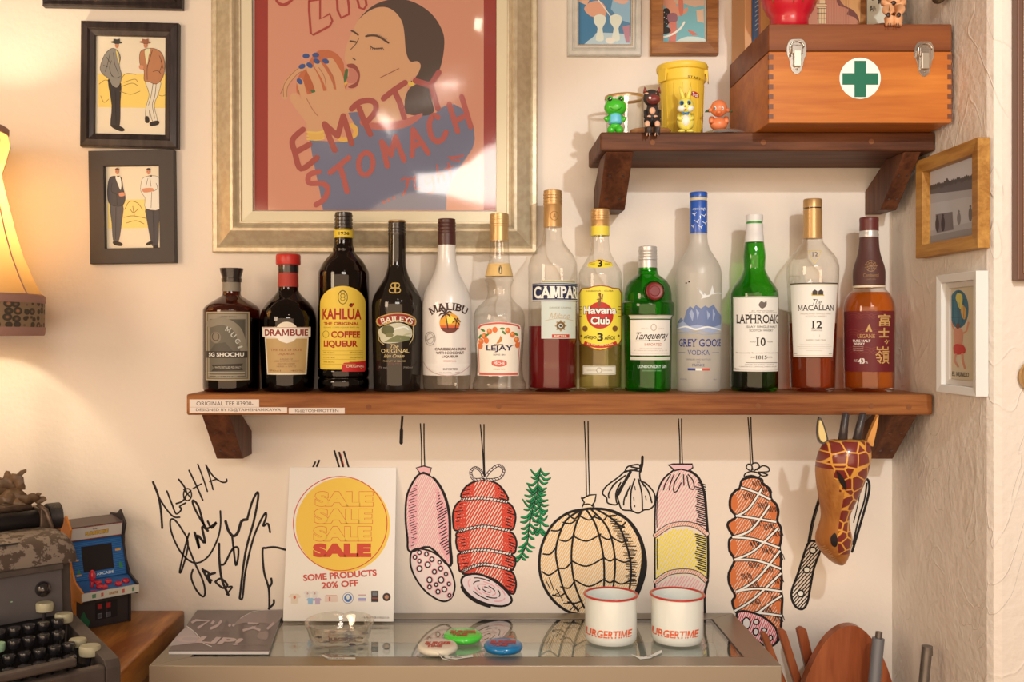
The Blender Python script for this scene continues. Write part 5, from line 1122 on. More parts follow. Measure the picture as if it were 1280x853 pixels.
a.poly(catmull(B_((495, 112), (540, 70), (600, 45), (660, 45), (710, 75), (745, 130), (757, 200), (765, 290), (785, 350), (830, 350), (850, 375), (835, 420), (795, 450), (775, 500), (762, 560), (770, 640), (700, 690), (560, 690), (450, 640), (415, 590), (420, 520), (480, 505), (503, 430), (480, 375), (430, 365), (415, 330), (425, 270), (450, 200)), True, 3), SK)
a.up(); a.poly(catmull(B_((495, 112), (540, 62), (600, 20), (680, -4), (740, -4), (800, 8), (870, 45), (930, 100), (975, 180), (985, 250), (972, 350), (945, 430), (915, 480), (870, 475), (820, 450), (835, 420), (850, 375), (830, 350), (788, 350), (765, 290), (757, 200), (745, 130), (710, 75), (660, 43), (600, 43), (540, 72)), True, 3), HR)
a.poly(catmull(A_((745, 118), (800, 105), (840, 130), (853, 190), (856, 268), (720, 268), (707, 215), (715, 165)), True, 3), HR); a.up()
a.poly(catmull(A_((470, 300), (530, 312), (620, 315), (720, 290), (800, 262), (790, 290), (720, 335), (620, 354), (540, 348), (480, 330)), True, 3), pc(200, 104, 86))
a.l = 1; a.poly(A_((405, 260), (455, 255), (475, 300), (520, 345), (600, 352), (700, 342), (770, 305), (800, 275), (870, 265), (900, 235), (935, 217), (970, 214), (1010, 235), (1050, 280), (1075, 330), (1082, 400), (1070, 450), (1010, 540), (960, 620), (932, 700), (930, 780), (272, 780), (255, 680), (225, 540), (200, 405), (330, 415), (395, 415), (450, 370), (440, 320)), SW)
a.l = 2; bur = catmull(B_((160, 420), (200, 370), (250, 300), (300, 285), (360, 300), (405, 350), (415, 400), (435, 440), (425, 500), (400, 520), (330, 560), (160, 545), (140, 480)), True, 3)
a.poly(bur, pc(204, 108, 66)); a.up(); a.poly(catmull(B_((205, 395), (245, 440), (262, 540), (240, 550), (205, 520), (180, 460)), True, 3), pc(190, 96, 56)); a.poly(B_((218, 515), (262, 512), (262, 538), (235, 540)), pc(70, 110, 60)); a.poly(B_((150, 515), (165, 515), (180, 548), (165, 550)), pc(70, 110, 60)); a.poly(B_((420, 390), (436, 395), (430, 450), (412, 475), (410, 440)), pc(70, 110, 60)); a.poly(B_((412, 478), (440, 445), (444, 458), (420, 490)), pc(238, 180, 70))
a.l = 4; a.poly(catmull(B_((430, 368), (470, 366), (497, 400), (503, 440), (488, 490), (455, 505), (435, 495), (480, 470), (490, 430), (470, 395), (435, 385)), True, 3), pc(156, 72, 58)); a.poly(catmull(B_((440, 392), (472, 400), (495, 435), (475, 470), (440, 475), (425, 460), (440, 430)), True, 3), pc(206, 124, 100))
hand = catmull(A_((60, 175), (85, 100), (130, 50), (190, 5), (160, 45), (135, 85), (150, 130), (165, 170), (200, 150), (195, 95), (190, 40), (210, 20), (245, 90), (290, 140), (275, 60), (250, 10), (300, 30), (340, 105), (345, 60), (310, -20), (345, 0), (385, 95), (390, 150), (425, 200), (425, 260), (400, 280), (372, 265), (385, 300), (370, 400), (195, 400), (185, 345), (130, 260), (90, 200)), True, 2)
a.l = 5; a.poly(A_((170, 170), (230, 150), (390, 130), (420, 215), (410, 262), (380, 262), (372, 400), (195, 400), (182, 300), (130, 200)), SK)
for p, w_ in [([(70, 175), (75, 110), (120, 55), (185, 5)], 7), ([(150, 95), (165, 150), (190, 230)], 8.5), ([(205, 30), (235, 90), (260, 170)], 10), ([(245, 5), (290, 80), (320, 160)], 10), ([(310, -10), (355, 70), (370, 170)], 11), ([(120, 180), (160, 240), (230, 330)], 12)]: a.stroke(A_(*p), w_, SK)
a.up()
for p in [[(62, 175), (65, 110), (115, 45), (175, 0)], [(80, 175), (85, 120), (130, 60), (160, 40)], [(290, 138), (280, 70), (250, 20)], [(330, 130), (325, 70), (290, 15)], [(245, 278), (215, 240), (185, 185)], [(45, 160), (60, 130)]]: a.stroke(A_(*p), .9, pc(176, 110, 76))
for x, y, r_ in [(195, 320, -.05), (250, 315, 0), (172, 380, -.3), (215, 373, .6), (255, 350, .5), (307, 350, .4), (158, 465, .8)]:
    p = B_((x, y))[0]; a.ell(p[0], p[1], 4.4, 3.0, pc(58, 84, 132), r_)
for y in (355, 375, 392): a.stroke(A_((190, y + 8), (240, y + 12), (275, y + 4)), 2.6, pc(240, 190, 90))
a.stroke(A_((335, 375), (380, 405), (440, 380), (445, 345), (425, 328)), 6, pc(240, 178, 80)); a.poly(A_((190, 368), (275, 362), (280, 400), (205, 408)), pc(236, 178, 84))
a.l = 6
for p, w_ in [([(455, 177), (470, 183), (492, 200)], 2.2), ([(537, 208), (570, 203), (610, 210), (665, 245)], 2.4), ([(560, 262), (585, 278), (630, 275)], 1.3), ([(495, 222), (480, 250), (450, 283)], 1.0), ([(462, 333), (475, 342)], 1.5), ([(447, 235), (478, 240)], 2.2), ([(620, 444), (725, 392)], 1.1)]: a.stroke(B_(*p), w_, pc(92, 62, 48) if w_ != 1.1 else pc(160, 90, 66))
for i in range(7): p = B_((565 + i * 11, 272))[0]; a.line(p[0], p[1], p[0] - 1 + i * .5, p[1] + 3.2, .7, pc(70, 50, 44))
for i in range(12): p = B_((540 + i * 9.5, 200 + max(0, i - 6) * 5))[0]; a.line(p[0], p[1] + 1.5, p[0] + 2.4, p[1] - 1, .7, pc(70, 50, 44))
a.ell(*B_((797, 478))[0], 4.2, 3.4, pc(238, 190, 80)); a.ell(*B_((797, 466))[0], .9, .9, BK)
a.l = 8
for S_ in [[(165, 350), (110, 405), (122, 470), (155, 560), (240, 500)], [(128, 470), (200, 430)], [(335, 460), (310, 400), (280, 320)], [(282, 322), (350, 385)], [(350, 385), (380, 278)], [(380, 278), (400, 340), (425, 425)], [(525, 375), (490, 300), (465, 235)], [(425, 240), (465, 205), (520, 195), (553, 215), (548, 260), (510, 305)], [(595, 185), (650, 140), (710, 100)], [(655, 150), (685, 215), (705, 285)], [(765, 90), (845, 115)], [(845, 115), (890, 45)], [(850, 120), (885, 238)]]:
    a.stroke(A_(*S_), 7.2, LT, smooth=len(S_) > 2)
for S_ in [[(250, 575), (200, 592), (198, 635), (265, 638), (298, 665), (280, 720), (235, 752)], [(310, 580), (410, 500)], [(362, 545), (385, 620), (400, 682)], [(585, 415), (615, 545)], [(590, 420), (635, 485)], [(635, 485), (658, 390)], [(658, 390), (705, 515)], [(747, 490), (752, 350)], [(752, 350), (833, 475)], [(755, 440), (800, 420)], [(885, 285), (860, 275), (840, 315), (848, 380), (880, 415), (912, 398), (928, 365)], [(945, 215), (990, 360)], [(1012, 175), (1060, 335)], [(975, 305), (1040, 272)]]:
    a.stroke(A_(*S_), 6.8, LT2, smooth=len(S_) > 2)
a.stroke(ellp(*A_((500, 533))[0], 9.0, 14.0, 24, .1), 6.4, LT2, closed=True, smooth=False)
for x, y in ((597, 738), (623, 727), (650, 715)): a.ell(*A_((x, y))[0], 2, 2, LT2)
for S_ in [[(690, 620), (715, 610), (725, 640), (700, 700)], [(715, 640), (735, 610), (755, 618)], [(765, 600), (760, 660), (785, 665)], [(850, 600), (820, 610), (825, 640), (850, 630), (860, 600), (862, 680), (835, 690)], [(880, 540), (890, 630)], [(890, 600), (910, 580), (920, 620)], [(940, 530), (955, 600)], [(925, 560), (965, 545)], [(940, 500), (1020, 490)], [(955, 510), (1000, 515)]]: a.stroke(A_(*S_), 2.4, LT2)
for S_ in [[(212, 5), (275, 0), (275, 110), (330, 80), (345, 120), (330, 150), (235, 200), (222, 190), (212, 60), (212, 5)], [(370, -30), (375, 60), (395, 103), (440, 82), (440, 40), (430, -30)], [(480, -30), (500, 45), (525, 53), (540, 30), (530, -30)]]: a.stroke(B_(*S_), 2.9, pc(178, 66, 56), smooth=False)
a.stroke(B_((25, 0), (45, 25), (80, 28), (115, 0)), 3, pc(178, 66, 56)); a.stroke(tr(250, 0, 2.509, [(240, 5), (262, 14), (285, 2)]), 2.6, pc(178, 66, 56))
a.build('poster_picture', on_plane((0, -.0092, 0), (0, -1, 0)), sh, step=6e-5, cutv=0)
mb = MB(); N = 24
q = [Vector((v.x, 0, v.z)) for v in ins(50.8 / KF)]
for i in range(N + 1):
    for j in range(N + 1):
        u_, v_ = i / N, j / N; p = (q[0] * (1 - u_) + q[1] * u_) * (1 - v_) + (q[3] * (1 - u_) + q[2] * u_) * v_
        e = math.sin(u_ * PI) * math.sin(v_ * PI)
        mb.v.append(Vector((p.x, -.0128 - .0016 * math.sin(u_ * 5 + v_ * 17) * min(1, e * 4) - .0010 * math.sin(u_ * 9 - v_ * 11) * min(1, e * 4), p.z)))
for i in range(N):
    for j in range(N): mb.f.append((i * (N + 1) + j, (i + 1) * (N + 1) + j, (i + 1) * (N + 1) + j + 1, i * (N + 1) + j + 1)); mb.m.append(0)
mb.build('warped_plastic_pane', glassy('warped_plastic', (0.96, 0.96, 0.95, 1), (0.9, 0.9, 0.9, 1), rough=0.06, f0=0.065), fr, smooth=True)

# the two small frames at the top
fr, ins, cen = frame('framed_picture', [(709, -80), (801, -80), (800.5, 71.5), (709, 71.5)], 0.0005, [(0, 0), (0, .010), (1.5, .0125), (5, .013), (7, .011), (9, .0145), (12, .0145), (13.5, .012)], mat('cream_frame', pc(214, 196, 168), .5, bump=.2, bscale=120, noise=.12, nscale=60), 'cream painted frame with a blue photo of two frothy drinks')
frm2 = fr; i1, i2 = ins(9.2 / KF), ins(14 / KF)
mb = MB()
for i in range(4):
    a_, b_ = i1[i].lerp(i2[i], .6), i1[(i + 1) % 4].lerp(i2[(i + 1) % 4], .6); n = int((b_ - a_).length / .0022)
    for k in range(n): p = a_.lerp(b_, k / n); mb.ell((p.x, -.0150, p.z), (.0009, .0009, .0009), 6, 4)
tag(mb.build('gold_beading', M_GOLD2, fr, smooth=True), kind='stuff')
q = [Vector((v.x, -.0085, v.z)) for v in ins(13.3 / KF)]; sh = sheet('photo', q, mat('photo_blue', pc(110, 150, 165), .4), fr)
T = lambda *p: tr(690, 0, 4.49, p); a = Art(); a.rect(722, -67, 788, 57, pc(90, 130, 150)); a.up()
a.poly(T((340, 0), (440, 0), (440, 130), (380, 110), (330, 50)), pc(150, 178, 184)); a.poly(catmull(T((145, 0), (200, 20), (240, 90), (250, 180), (200, 230), (145, 250)), True, 3), pc(70, 122, 146)); a.poly(catmull(T((160, 235), (220, 190), (330, 185), (435, 200), (435, 255), (160, 255)), True, 3), pc(190, 200, 196)); a.up()
a.poly(catmull(T((180, 50), (210, 15), (265, 5), (300, 40), (300, 90), (270, 100), (215, 90)), True, 3), pc(226, 160, 120)); a.poly(catmull(T((340, 0), (430, 0), (400, 25)), True, 3), pc(226, 170, 140)); a.poly(T((145, 0), (210, 0), (195, 30), (150, 10)), pc(226, 170, 130)); a.poly(T((395, 150), (435, 140), (435, 240), (415, 240)), pc(190, 130, 130)); a.up()
for x in (268, 358): a.poly(catmull(T((x - 32, 95), (x, 80), (x + 32, 95), (x + 30, 130), (x + 15, 160), (x + 22, 225), (x - 22, 225), (x - 12, 160), (x - 30, 130)), True, 3), pc(228, 222, 204))
a.line(*T((260, 0))[0], *T((335, 100))[0], 1.2, pc(240, 230, 214)); a.up(); a.ell(*T((327, 228))[0], 6, 4, pc(240, 226, 200)); a.build('photo_picture', on_plane((0, -.0092, 0), (0, -1, 0)), sh)
OAK = wood('oak_frame', pc(176, 112, 56), pc(132, 76, 36), 'X', .45, 20, 10)
fr, ins, cen = frame('framed_picture', [(812, -90), (896.5, -90), (896, 70.5), (812, 70.5)], 0.0005, [(0, 0), (0, .013), (1, .015), (13.5, .0165), (14.8, .0165), (15.2, .006)], OAK, 'brown wooden frame with a seaside illustration')
q = [Vector((v.x, -.0065, v.z)) for v in ins(15 / KF)]; sh = sheet('print', q, mat('seaside_print', pc(214, 170, 130), .45), fr)
a = Art(); a.rect(827, -75, 881, 55.3, pc(120, 168, 160)); a.up()
a.poly(T((615, 0), (855, 0), (855, 30), (800, 40), (740, 20), (615, 30)), pc(206, 160, 124)); a.poly(catmull(T((620, 60), (655, 50), (665, 110), (640, 150), (620, 150)), True, 3), BK); a.poly(catmull(T((645, 90), (690, 90), (700, 160), (690, 245), (655, 245), (660, 170)), True, 3), pc(206, 116, 92)); a.poly(catmull(T((625, 0), (680, 0), (720, 60), (760, 40), (755, 70), (700, 90), (640, 50)), True, 3), pc(214, 140, 104))
a.up(); a.poly(catmull(T((650, 80), (695, 75), (702, 118), (655, 122)), True, 3), pc(150, 96, 96)); a.poly(catmull(T((710, 0), (735, 0), (735, 80), (715, 80)), True, 3), pc(206, 110, 80)); a.stroke(T((618, 210), (670, 195), (720, 160), (742, 125)), 2.4, pc(236, 220, 190)); a.poly(T((810, 60), (850, 50), (852, 130), (815, 120)), pc(214, 170, 130)); a.poly(T((755, 165), (790, 175), (820, 195), (790, 200)), pc(206, 112, 84)); a.poly(catmull(T((700, 230), (760, 205), (850, 215), (855, 245), (690, 246)), True, 3), pc(206, 206, 180)); a.poly(catmull(T((618, 150), (655, 155), (665, 180), (625, 190)), True, 3), BK)
for k in range(8): a.ell(*T((630 + (k % 3) * 12, 70 + k * 9))[0], .5, .5, pc(236, 220, 190))
a.build('print_picture', on_plane((0, -.0072, 0), (0, -1, 0)), sh)

# ------------------------------------------------------------------ side wall pictures
def side_frame(t0, t1, z0, z1, th, wd, m, label, sheet_col, lip=None):
    ym = -(t0 + t1) / 2
    t = thing('framed_picture', (XR, ym, E + z0), label, 'picture frame', 'framed pictures on the niche side wall')
    def ring(names, w0, w1, x0, x1, mm, nm):
        # four mitred members joined into one moulding
        mb = MB(); o_ = [(-t0 - w0, z1 - w0), (-t1 + w0, z1 - w0), (-t1 + w0, z0 + w0), (-t0 - w0, z0 + w0)]; i_ = [(-t0 - w1, z1 - w1), (-t1 + w1, z1 - w1), (-t1 + w1, z0 + w1), (-t0 - w1, z0 + w1)]
        vs = [(x0, y, E + z) for y, z in o_] + [(x1, y, E + z) for y, z in o_] + [(x1 + (0.002 if x1 < x0 else 0), y, E + z) for y, z in i_] + [(x0, y, E + z) for y, z in i_]
        mb.add(vs, [(j * 4 + i, j * 4 + (i + 1) % 4, ((j + 1) % 4) * 4 + (i + 1) % 4, ((j + 1) % 4) * 4 + i) for j in range(4) for i in range(4)]); return mb.build(nm, mm, t, bevel=.0008)
    ring('', 0, wd, XR - .0006, XR - th, m, 'frame_moulding')
    if lip: ring('', wd, wd + lip[0], XR - .0006, XR - th * .55, lip[1], 'inner_lip')
    b_ = MB().box(XR - .004, XR - .003, -t1 + wd * .8, -t0 - wd * .8, E + z0 + wd * .8, E + z1 - wd * .8).build('photo', mat('side_print', sheet_col, .5), t)
    return t, b_
t, ph = side_frame(.130, .3215, .118, .270, .018, .020, wood('honey_frame', pc(196, 134, 60), pc(160, 100, 40), 'Y', .45, 20, 10), 'honey coloured wooden frame with a grey photo of bathers', pc(206, 186, 168))
SM = on_plane((XR - .0042, 0, 0), (-1, 0, 0)); T = lambda *p: tr(1100, 150, 2.367, p); a = Art()
a.poly(T((132, 150), (274, 100), (284, 345), (145, 372)), pc(176, 162, 150)); a.up(); a.poly(T((132, 150), (274, 100), (277, 175), (136, 205)), pc(210, 194, 180)); rnd = random.Random(1)
a.poly(T((134, 205), (277, 170), (278, 205), (136, 222)), pc(104, 92, 86)); a.poly(T((138, 250), (280, 225), (283, 300), (142, 330)), pc(190, 176, 162)); a.poly(T((165, 280), (215, 272), (218, 325), (168, 335)), pc(120, 104, 98)); a.up()
for k in range(26):
    x = 138 + k * 5.4; p = T((x, 206 - (x - 138) * .26 - rnd.random() * 5))[0]; a.ell(p[0], p[1], 1.3, 3.4, pc(90, 78, 72))
for x, y, h_, c_ in [(170, 310, 34, pc(70, 58, 56)), (187, 308, 36, pc(60, 48, 50)), (234, 292, 30, pc(130, 116, 106)), (268, 280, 34, pc(110, 96, 88)), (199, 185, 12, pc(90, 80, 74))]:
    p = T((x, y))[0]; a.ell(p[0], p[1], 2.4, h_ / 2.367 * .62, c_); a.ell(p[0], p[1] - h_ / 2.367 * .7, 1.3, 1.8, c_)
a.poly(T((143, 345), (283, 318), (284, 345), (145, 372)), pc(150, 136, 124)); a.build('photo_picture', SM, ph)
GW = mat('white_frame_wood', pc(232, 212, 184), .45, bump=.1)
t, ph = side_frame(.199, .317, -.086, .0875, .018, .012, GW, 'white wooden frame with a card of a figure carrying a globe', pc(206, 180, 140), lip=(.008, mat('inner_white_lip', pc(214, 190, 160), .5)))
a = Art(); a.poly(T((192, 498), (275, 488), (282, 775), (200, 768)), pc(206, 178, 136)); a.up(); g = T((233, 560))[0]; a.ell(g[0], g[1], 12.5, 24, pc(52, 100, 108)); a.up(); a.ell(g[0], g[1] - 14, 3.4, 6, pc(206, 180, 80)); a.poly(catmull(T((240, 545), (255, 560), (252, 590), (242, 580)), True, 3), pc(206, 150, 70)); a.poly(catmull(T((228, 515), (245, 520), (240, 560), (230, 545)), True, 3), pc(206, 180, 80))
for k in (-1, 0, 1): a.stroke(ellp(g[0], g[1], abs(k) * 6 + 1, 23, 14), .35, pc(30, 60, 66), closed=True, smooth=False); a.line(g[0] - 11, g[1] + k * 11, g[0] + 11, g[1] + k * 11 - 1, .35, pc(30, 60, 66))
SKN = pc(206, 132, 96); a.stroke(T((205, 575), (212, 600), (222, 625)), 2.2, SKN); a.stroke(T((262, 600), (256, 625), (243, 632)), 2.2, SKN); a.poly(catmull(T((220, 618), (245, 622), (243, 668), (222, 668)), True, 3), SKN); a.ell(*T((231, 610))[0], 2.6, 3.4, pc(110, 60, 40)); a.up(); a.poly(catmull(T((220, 665), (248, 668), (252, 690), (222, 694)), True, 3), pc(196, 52, 40)); a.stroke(T((226, 692), (222, 712), (232, 730)), 2.6, SKN); a.stroke(T((244, 690), (246, 712), (252, 735)), 2.6, SKN)
a.text('EL MUNDO', *T((239, 753))[0], 21, 5.6, BK, .01, rot=.08); a.text('37', *T((200, 512))[0], 3, 4, pc(90, 70, 50)); a.build('photo_picture', SM, ph)
# frame and round plate on the pier face towards the room
FXM = on_plane((0, -TC, 0), (0, -1, 0)); f0 = FXM(1264, 352, 0)
t = thing('framed_mirror', (f0.x + .25, -TC, f0.z), 'tall bronze edged frame at the right edge of the photo', 'frame')
mb = MB(); x0, x1, z0, z1 = f0.x, f0.x + .5, f0.z, f0.z + .75
mb.prism([Vector((x0, 0, z0)), Vector((x1, 0, z0)), Vector((x1, 0, z1)), Vector((x0, 0, z1))], (0, -TC - .001, 0), (0, -TC - .016, 0)); mb.build('frame_back', mat('dark_bronze', pc(124, 84, 62), .4, .4), t, bevel=.002)
MB().box(x0 + .007, x1 - .007, -TC - .019, -TC - .0162, z0 + .010, z1 - .01).build('frame_face', mat('brushed_bronze', pc(190, 150, 112), .3, .7, noise=.2, nscale=5), t, bevel=.001)
c0 = FXM(1292, 470, 0); mb = disc3(Vector((c0.x, -TC - .002, c0.z)), Vector((0, -1, 0)), Vector((1, 0, 0)), Vector((0, 0, 1)), 0, [(.020, 0), (.0235, .004), (.0225, .008), (.0195, .007), (.0185, .004)], 40)
tag(mb.build('round_plate', M_GOLD, smooth='auto'), 'round brass wall plate cut off at the right edge of the photo', 'plate')
# carved ornament hanging at the top of the side wall
t_ = thing('hanging_ornament', (XR, -.22, E + .40), 'rough brown carved ornament peeking in at the top right', 'ornament')
mb = MB(); c_ = P(1188, -12, .218)
mb.ell((XR - .012, c_.y, c_.z + .004), (.010, .028, .016), 16, 10); mb.ell((XR - .014, c_.y + .018, c_.z - .004), (.009, .014, .009), 12, 8); mb.build('carved_body', wood('weathered_wood', pc(120, 92, 60), pc(70, 50, 34), 'Y', .7, 30, 4, bump=.6), t_, smooth=True)
mb = MB(); mb.ell((XR - .012, c_.y - .024, c_.z - .003), (.009, .012, .010), 12, 8); mb.build('carved_tip', wood('weathered_wood_tip', pc(100, 74, 48), pc(60, 44, 30), 'Y', .7, 30, 4, bump=.6), t_, smooth=True)

# ------------------------------------------------------------------ first aid box
BX0, BX1, BT, BZ0, BZ1, BZL = .4332, .7019, .2235, E + .3103, E + .4555, E + .4158
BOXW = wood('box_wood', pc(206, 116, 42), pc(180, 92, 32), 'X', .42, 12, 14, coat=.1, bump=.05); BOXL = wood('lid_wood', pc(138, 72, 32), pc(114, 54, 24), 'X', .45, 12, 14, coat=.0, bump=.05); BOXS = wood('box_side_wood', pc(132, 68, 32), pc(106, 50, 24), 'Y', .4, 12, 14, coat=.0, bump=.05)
t = thing('first_aid_box', ((BX0 + BX1) / 2, -BT / 2, BZ0), 'honey coloured wooden first aid box with a green cross', 'box')
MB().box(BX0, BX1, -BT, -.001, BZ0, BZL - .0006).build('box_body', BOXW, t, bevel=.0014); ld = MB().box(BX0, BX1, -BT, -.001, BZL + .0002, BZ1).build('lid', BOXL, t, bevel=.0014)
FJ = mat('joint_end_grain', pc(110, 56, 28), .5)
for xx in (BX0 - .0002, BX1 - .0066):
    for k in range(7):
        z_ = BZ0 + .006 + k * .0145; MB().box(xx, xx + .0068, -BT - .0003, -BT + .004, z_, z_ + .0072).build('finger_joint', FJ, t)
c = P(1075, 98, BT); d_ = disc3(Vector((c.x, -BT, c.z)), Vector((0, -1, 0)), Vector((1, 0, 0)), Vector((0, 0, 1)), 0, [(.0302, 0), (.0302, .0006)], 48).build('round_sticker', mat('white_sticker', pc(238, 222, 190), .45), t)
a = Art(); GC = pc(12, 98, 62); a.poly([(1068, 76), (1082.5, 76), (1082.5, 91.5), (1098, 91.5), (1098, 106), (1082.5, 106), (1082.5, 121.5), (1068, 121.5), (1068, 106), (1053, 106), (1053, 91.5), (1068, 91.5)], GC); a.build('green_cross', on_plane((0, -BT - .0006, 0), (0, -1, 0)), d_)
CHR = mat('nickel', (.62, .56, .50, 1), .22, .95)
for cx_, cy_ in ((995.5, 70), (1155, 73)):
    c = P(cx_, cy_, BT); lt = None
    o_ = [(-8, -20), (0, -21), (8, -20), (12, -12), (12, -2), (9.5, 4), (6, 18), (0, 23), (-6, 18), (-9.5, 4), (-12, -2), (-12, -12)]; s_ = 1.0 / 852
    lt = MB().prism([Vector((c.x + x * s_, 0, c.z - y * s_)) for x, y in catmull(o_, True, 3)], (0, -BT - .0001, 0), (0, -BT - .0012, 0)).build('latch', CHR, t, bevel=.0003)
    MB().box(c.x - 7 * s_, c.x + 7 * s_, -BT - .0052, -BT - .0012, c.z + 2 * s_, c.z + 13 * s_).build('latch_barrel', CHR, lt, bevel=.001)
    MB().box(c.x - 4.6 * s_, c.x + 4.6 * s_, -BT - .0066, -BT - .0012, c.z - 14 * s_, c.z + 6 * s_).build('latch_lever', mat('latch_lever_steel', (.5, .45, .38, 1), .35, .85), lt, bevel=.0008)
    MB().tube([(c.x + 8.5 * s_ * math.cos(a_), -BT - .004, c.z + 10 * s_ + 8 * s_ * math.sin(a_)) for a_ in [PI * k / 10 for k in range(11)]] + [(c.x - 8.5 * s_, -BT - .004, c.z - 2 * s_)], .0009, 8).build('latch_loop', CHR, lt, smooth=True)
    MB().ell((c.x, -BT - .0014, c.z - 17 * s_), (.0016, .0010, .0016), 12, 8).build('rivet', mat('rivet_steel', (.35, .28, .22, 1), .4, .8), lt, smooth=True)

# things standing on the lid
bx = lambda px, t: (px - CX) * (D - t) / F
ZB = BZ1
def book(x0, x1, y0, y1, h, cover, label, pages=True, art=None, name='book'):
    t = thing(name, ((x0 + x1) / 2, (y0 + y1) / 2, ZB), label, 'book', 'books on the first aid box')
    MB().box(x0, x1, y0, y1, ZB + .0002, ZB + h).build('cover', cover, t, bevel=.0008)
    MB().box(x0 + .0015, x1 - .0015, y0 + .002, y1 - .001, ZB + h, ZB + h + .001).build('pages', PAP, t)
    return t
b1 = book(bx(931, .085), bx(939.8, .085), -.085, -.004, .15, mat('orange_spine', pc(206, 140, 84), .55), 'pale orange book spine at the left end of the box top')
b2 = book(bx(940.5, .085), bx(951, .085), -.085, -.004, .145, mat('blue_spine', pc(84, 104, 128), .55), 'book with a blue wave patterned spine on the box top')
a = Art()
for k in range(9):
    x = 946.5; y = -60 + k * 11.5
    a.stroke([(x - 2.5, y), (x + 1, y - 3), (x + 3, y + 1), (x, y + 4), (x - 2, y + 6)], .9, pc(190, 190, 184))
a.rect(941.6, -80, 942.4, 60, pc(44, 62, 110)); a.rect(950.2, -80, 951.6, 60, pc(44, 62, 110))
a.build('spine_pattern', on_plane((0, -.085, 0), (0, -1, 0)), b2)
# picture book leaning upright behind the red figure
bx = lambda px, t: (px - CX) * (D - t) / F
b3 = thing('picture_book', (bx(1010, .1), -.10, ZB), 'upright picture book with a tower and a dark hillside on its cover', 'book', 'books on the first aid box')
MB().box(bx(951, .1), bx(1074.5, .1), -.100, -.088, ZB + .0002, ZB + .17).build('cover', mat('cover_red_brown', pc(196, 120, 82), .5), b3, bevel=.0006)
T = lambda *p: tr(930, 0, 6.095, p); a = Art(); a.poly([(951, -60), (962, -60), (962, 50), (951, 50)], pc(226, 160, 90)); a.build('cover_strip', on_plane((0, -.1002, 0), (0, -1, 0)), b3); a = Art(); a.poly(T((735, -200), (890, -200), (885, 185), (830, 100), (730, 20), (700, 0)), pc(214, 148, 84)); a.up()
for k in range(26): x = 1025 + k * 1.9; a.line(x, -60, x - 1, 50, .35, pc(170, 100, 74)) if x < 1064 else None
a.poly(catmull(T((705, 0), (720, 40), (760, 55), (800, 75), (780, 110), (840, 130), (880, 170), (860, 110), (820, 70), (760, 40), (730, 0)), True, 2), pc(120, 64, 50)); a.build('cover_picture', on_plane((0, -.1002, 0), (0, -1, 0)), b3); a = Art(); a.l = 2
a.poly(T((560, 180), (565, 60), (550, 50), (552, 30), (575, 25), (575, -60), (615, -60), (617, 30), (632, 40), (625, 55), (622, 180)), pc(226, 180, 124)); a.up()
for y in (30, 50, 65, 100, 140): a.line(*T((555, y))[0], *T((628, y))[0], .6, BK)
for x in (570, 590, 610): a.line(*T((x, 60))[0], *T((x, 180))[0], .5, pc(120, 80, 50))
a.build('tower_picture', on_plane((0, -.1002, 0), (0, -1, 0)), b3)
b4 = thing('wooden_slab', (bx(1081, .09), -.09, ZB), 'thin tan wooden board edge standing beside the picture book', 'board')
MB().box(bx(1075.5, .1), bx(1083, .1), -.100, -.03, ZB + .0002, ZB + .16).build('board', OAK, b4, bevel=.001)
b5 = thing('paper_charm', (bx(1096, .09), -.09, ZB), 'white paper charm with brush written characters', 'card')
MB().box(bx(1083.6, .095), bx(1128, .095), -.095, -.092, ZB + .0002, ZB + .12).build('card', mat('charm_paper', pc(226, 208, 172), .6), b5)
a = Art(); a.text('院', 1091.5, 10.5, 7.5, 7.5, BK, .02); a.text('霊', 1100.5, 2, 7, 8, BK, .02); a.text('寺', 1091.5, -2, 7, 7, BK, .02); a.text('山', 1103, -8, 7, 7, BK, .02); a.rect(1112, -30, 1124, 60, pc(190, 160, 130)); a.build('brush_writing', on_plane((0, -.0952, 0), (0, -1, 0)), b5)
# red round figure
t = thing('red_round_figure', (bx(987, .165), -.165, ZB), 'glossy red round lucky figure with gold strokes', 'figurine')
dr = D - .165; cx_, cy_ = bx(987, .165), -.165; RDM = mat('red_lacquer', pc(196, 20, 34), .3, coat=.3)
zz = lambda py: E + (CY - py) * dr / F
prof = [(.024 * .9, ZB + .0003), (.0275, ZB + .002), (.0275, zz(27)), (.0290, zz(22)), (.034, zz(16)), (.0395, zz(6)), (.043, zz(-6)), (.0445, zz(-22)), (.044, zz(-38)), (.040, zz(-54)), (.033, zz(-67)), (.022, zz(-76)), (.008, zz(-80)), (.0005, zz(-80.5))]
MB().lathe(cx_, cy_, prof, 40).build('body', RDM, t, smooth=True)
for k, (th, l_) in enumerate([(-.5, 13), (-.15, 17), (.22, 17), (.6, 12), (1.0, 15), (-.95, 15)]):
    mb = MB(); pts = []
    for j in range(8):
        z_ = zz(-30 + j * (l_ + 26) / 7); r_ = 0
        for (ra, za), (rb, zb) in zip(prof, prof[1:]):
            if za <= z_ <= zb or zb <= z_ <= za: r_ = ra + (rb - ra) * (z_ - za) / (zb - za + 1e-9)
        pts.append((cx_ + (r_ + .0002) * math.sin(th), cy_ - (r_ + .0002) * math.cos(th), z_))
    mb.tube(pts, [.0016, .0017, .0018, .0017, .0017, .0015, .0012, .0005], 8); mb.build('gold_stroke', mat('antique_gold', pc(150, 90, 40), .5, .3), t, smooth=True)
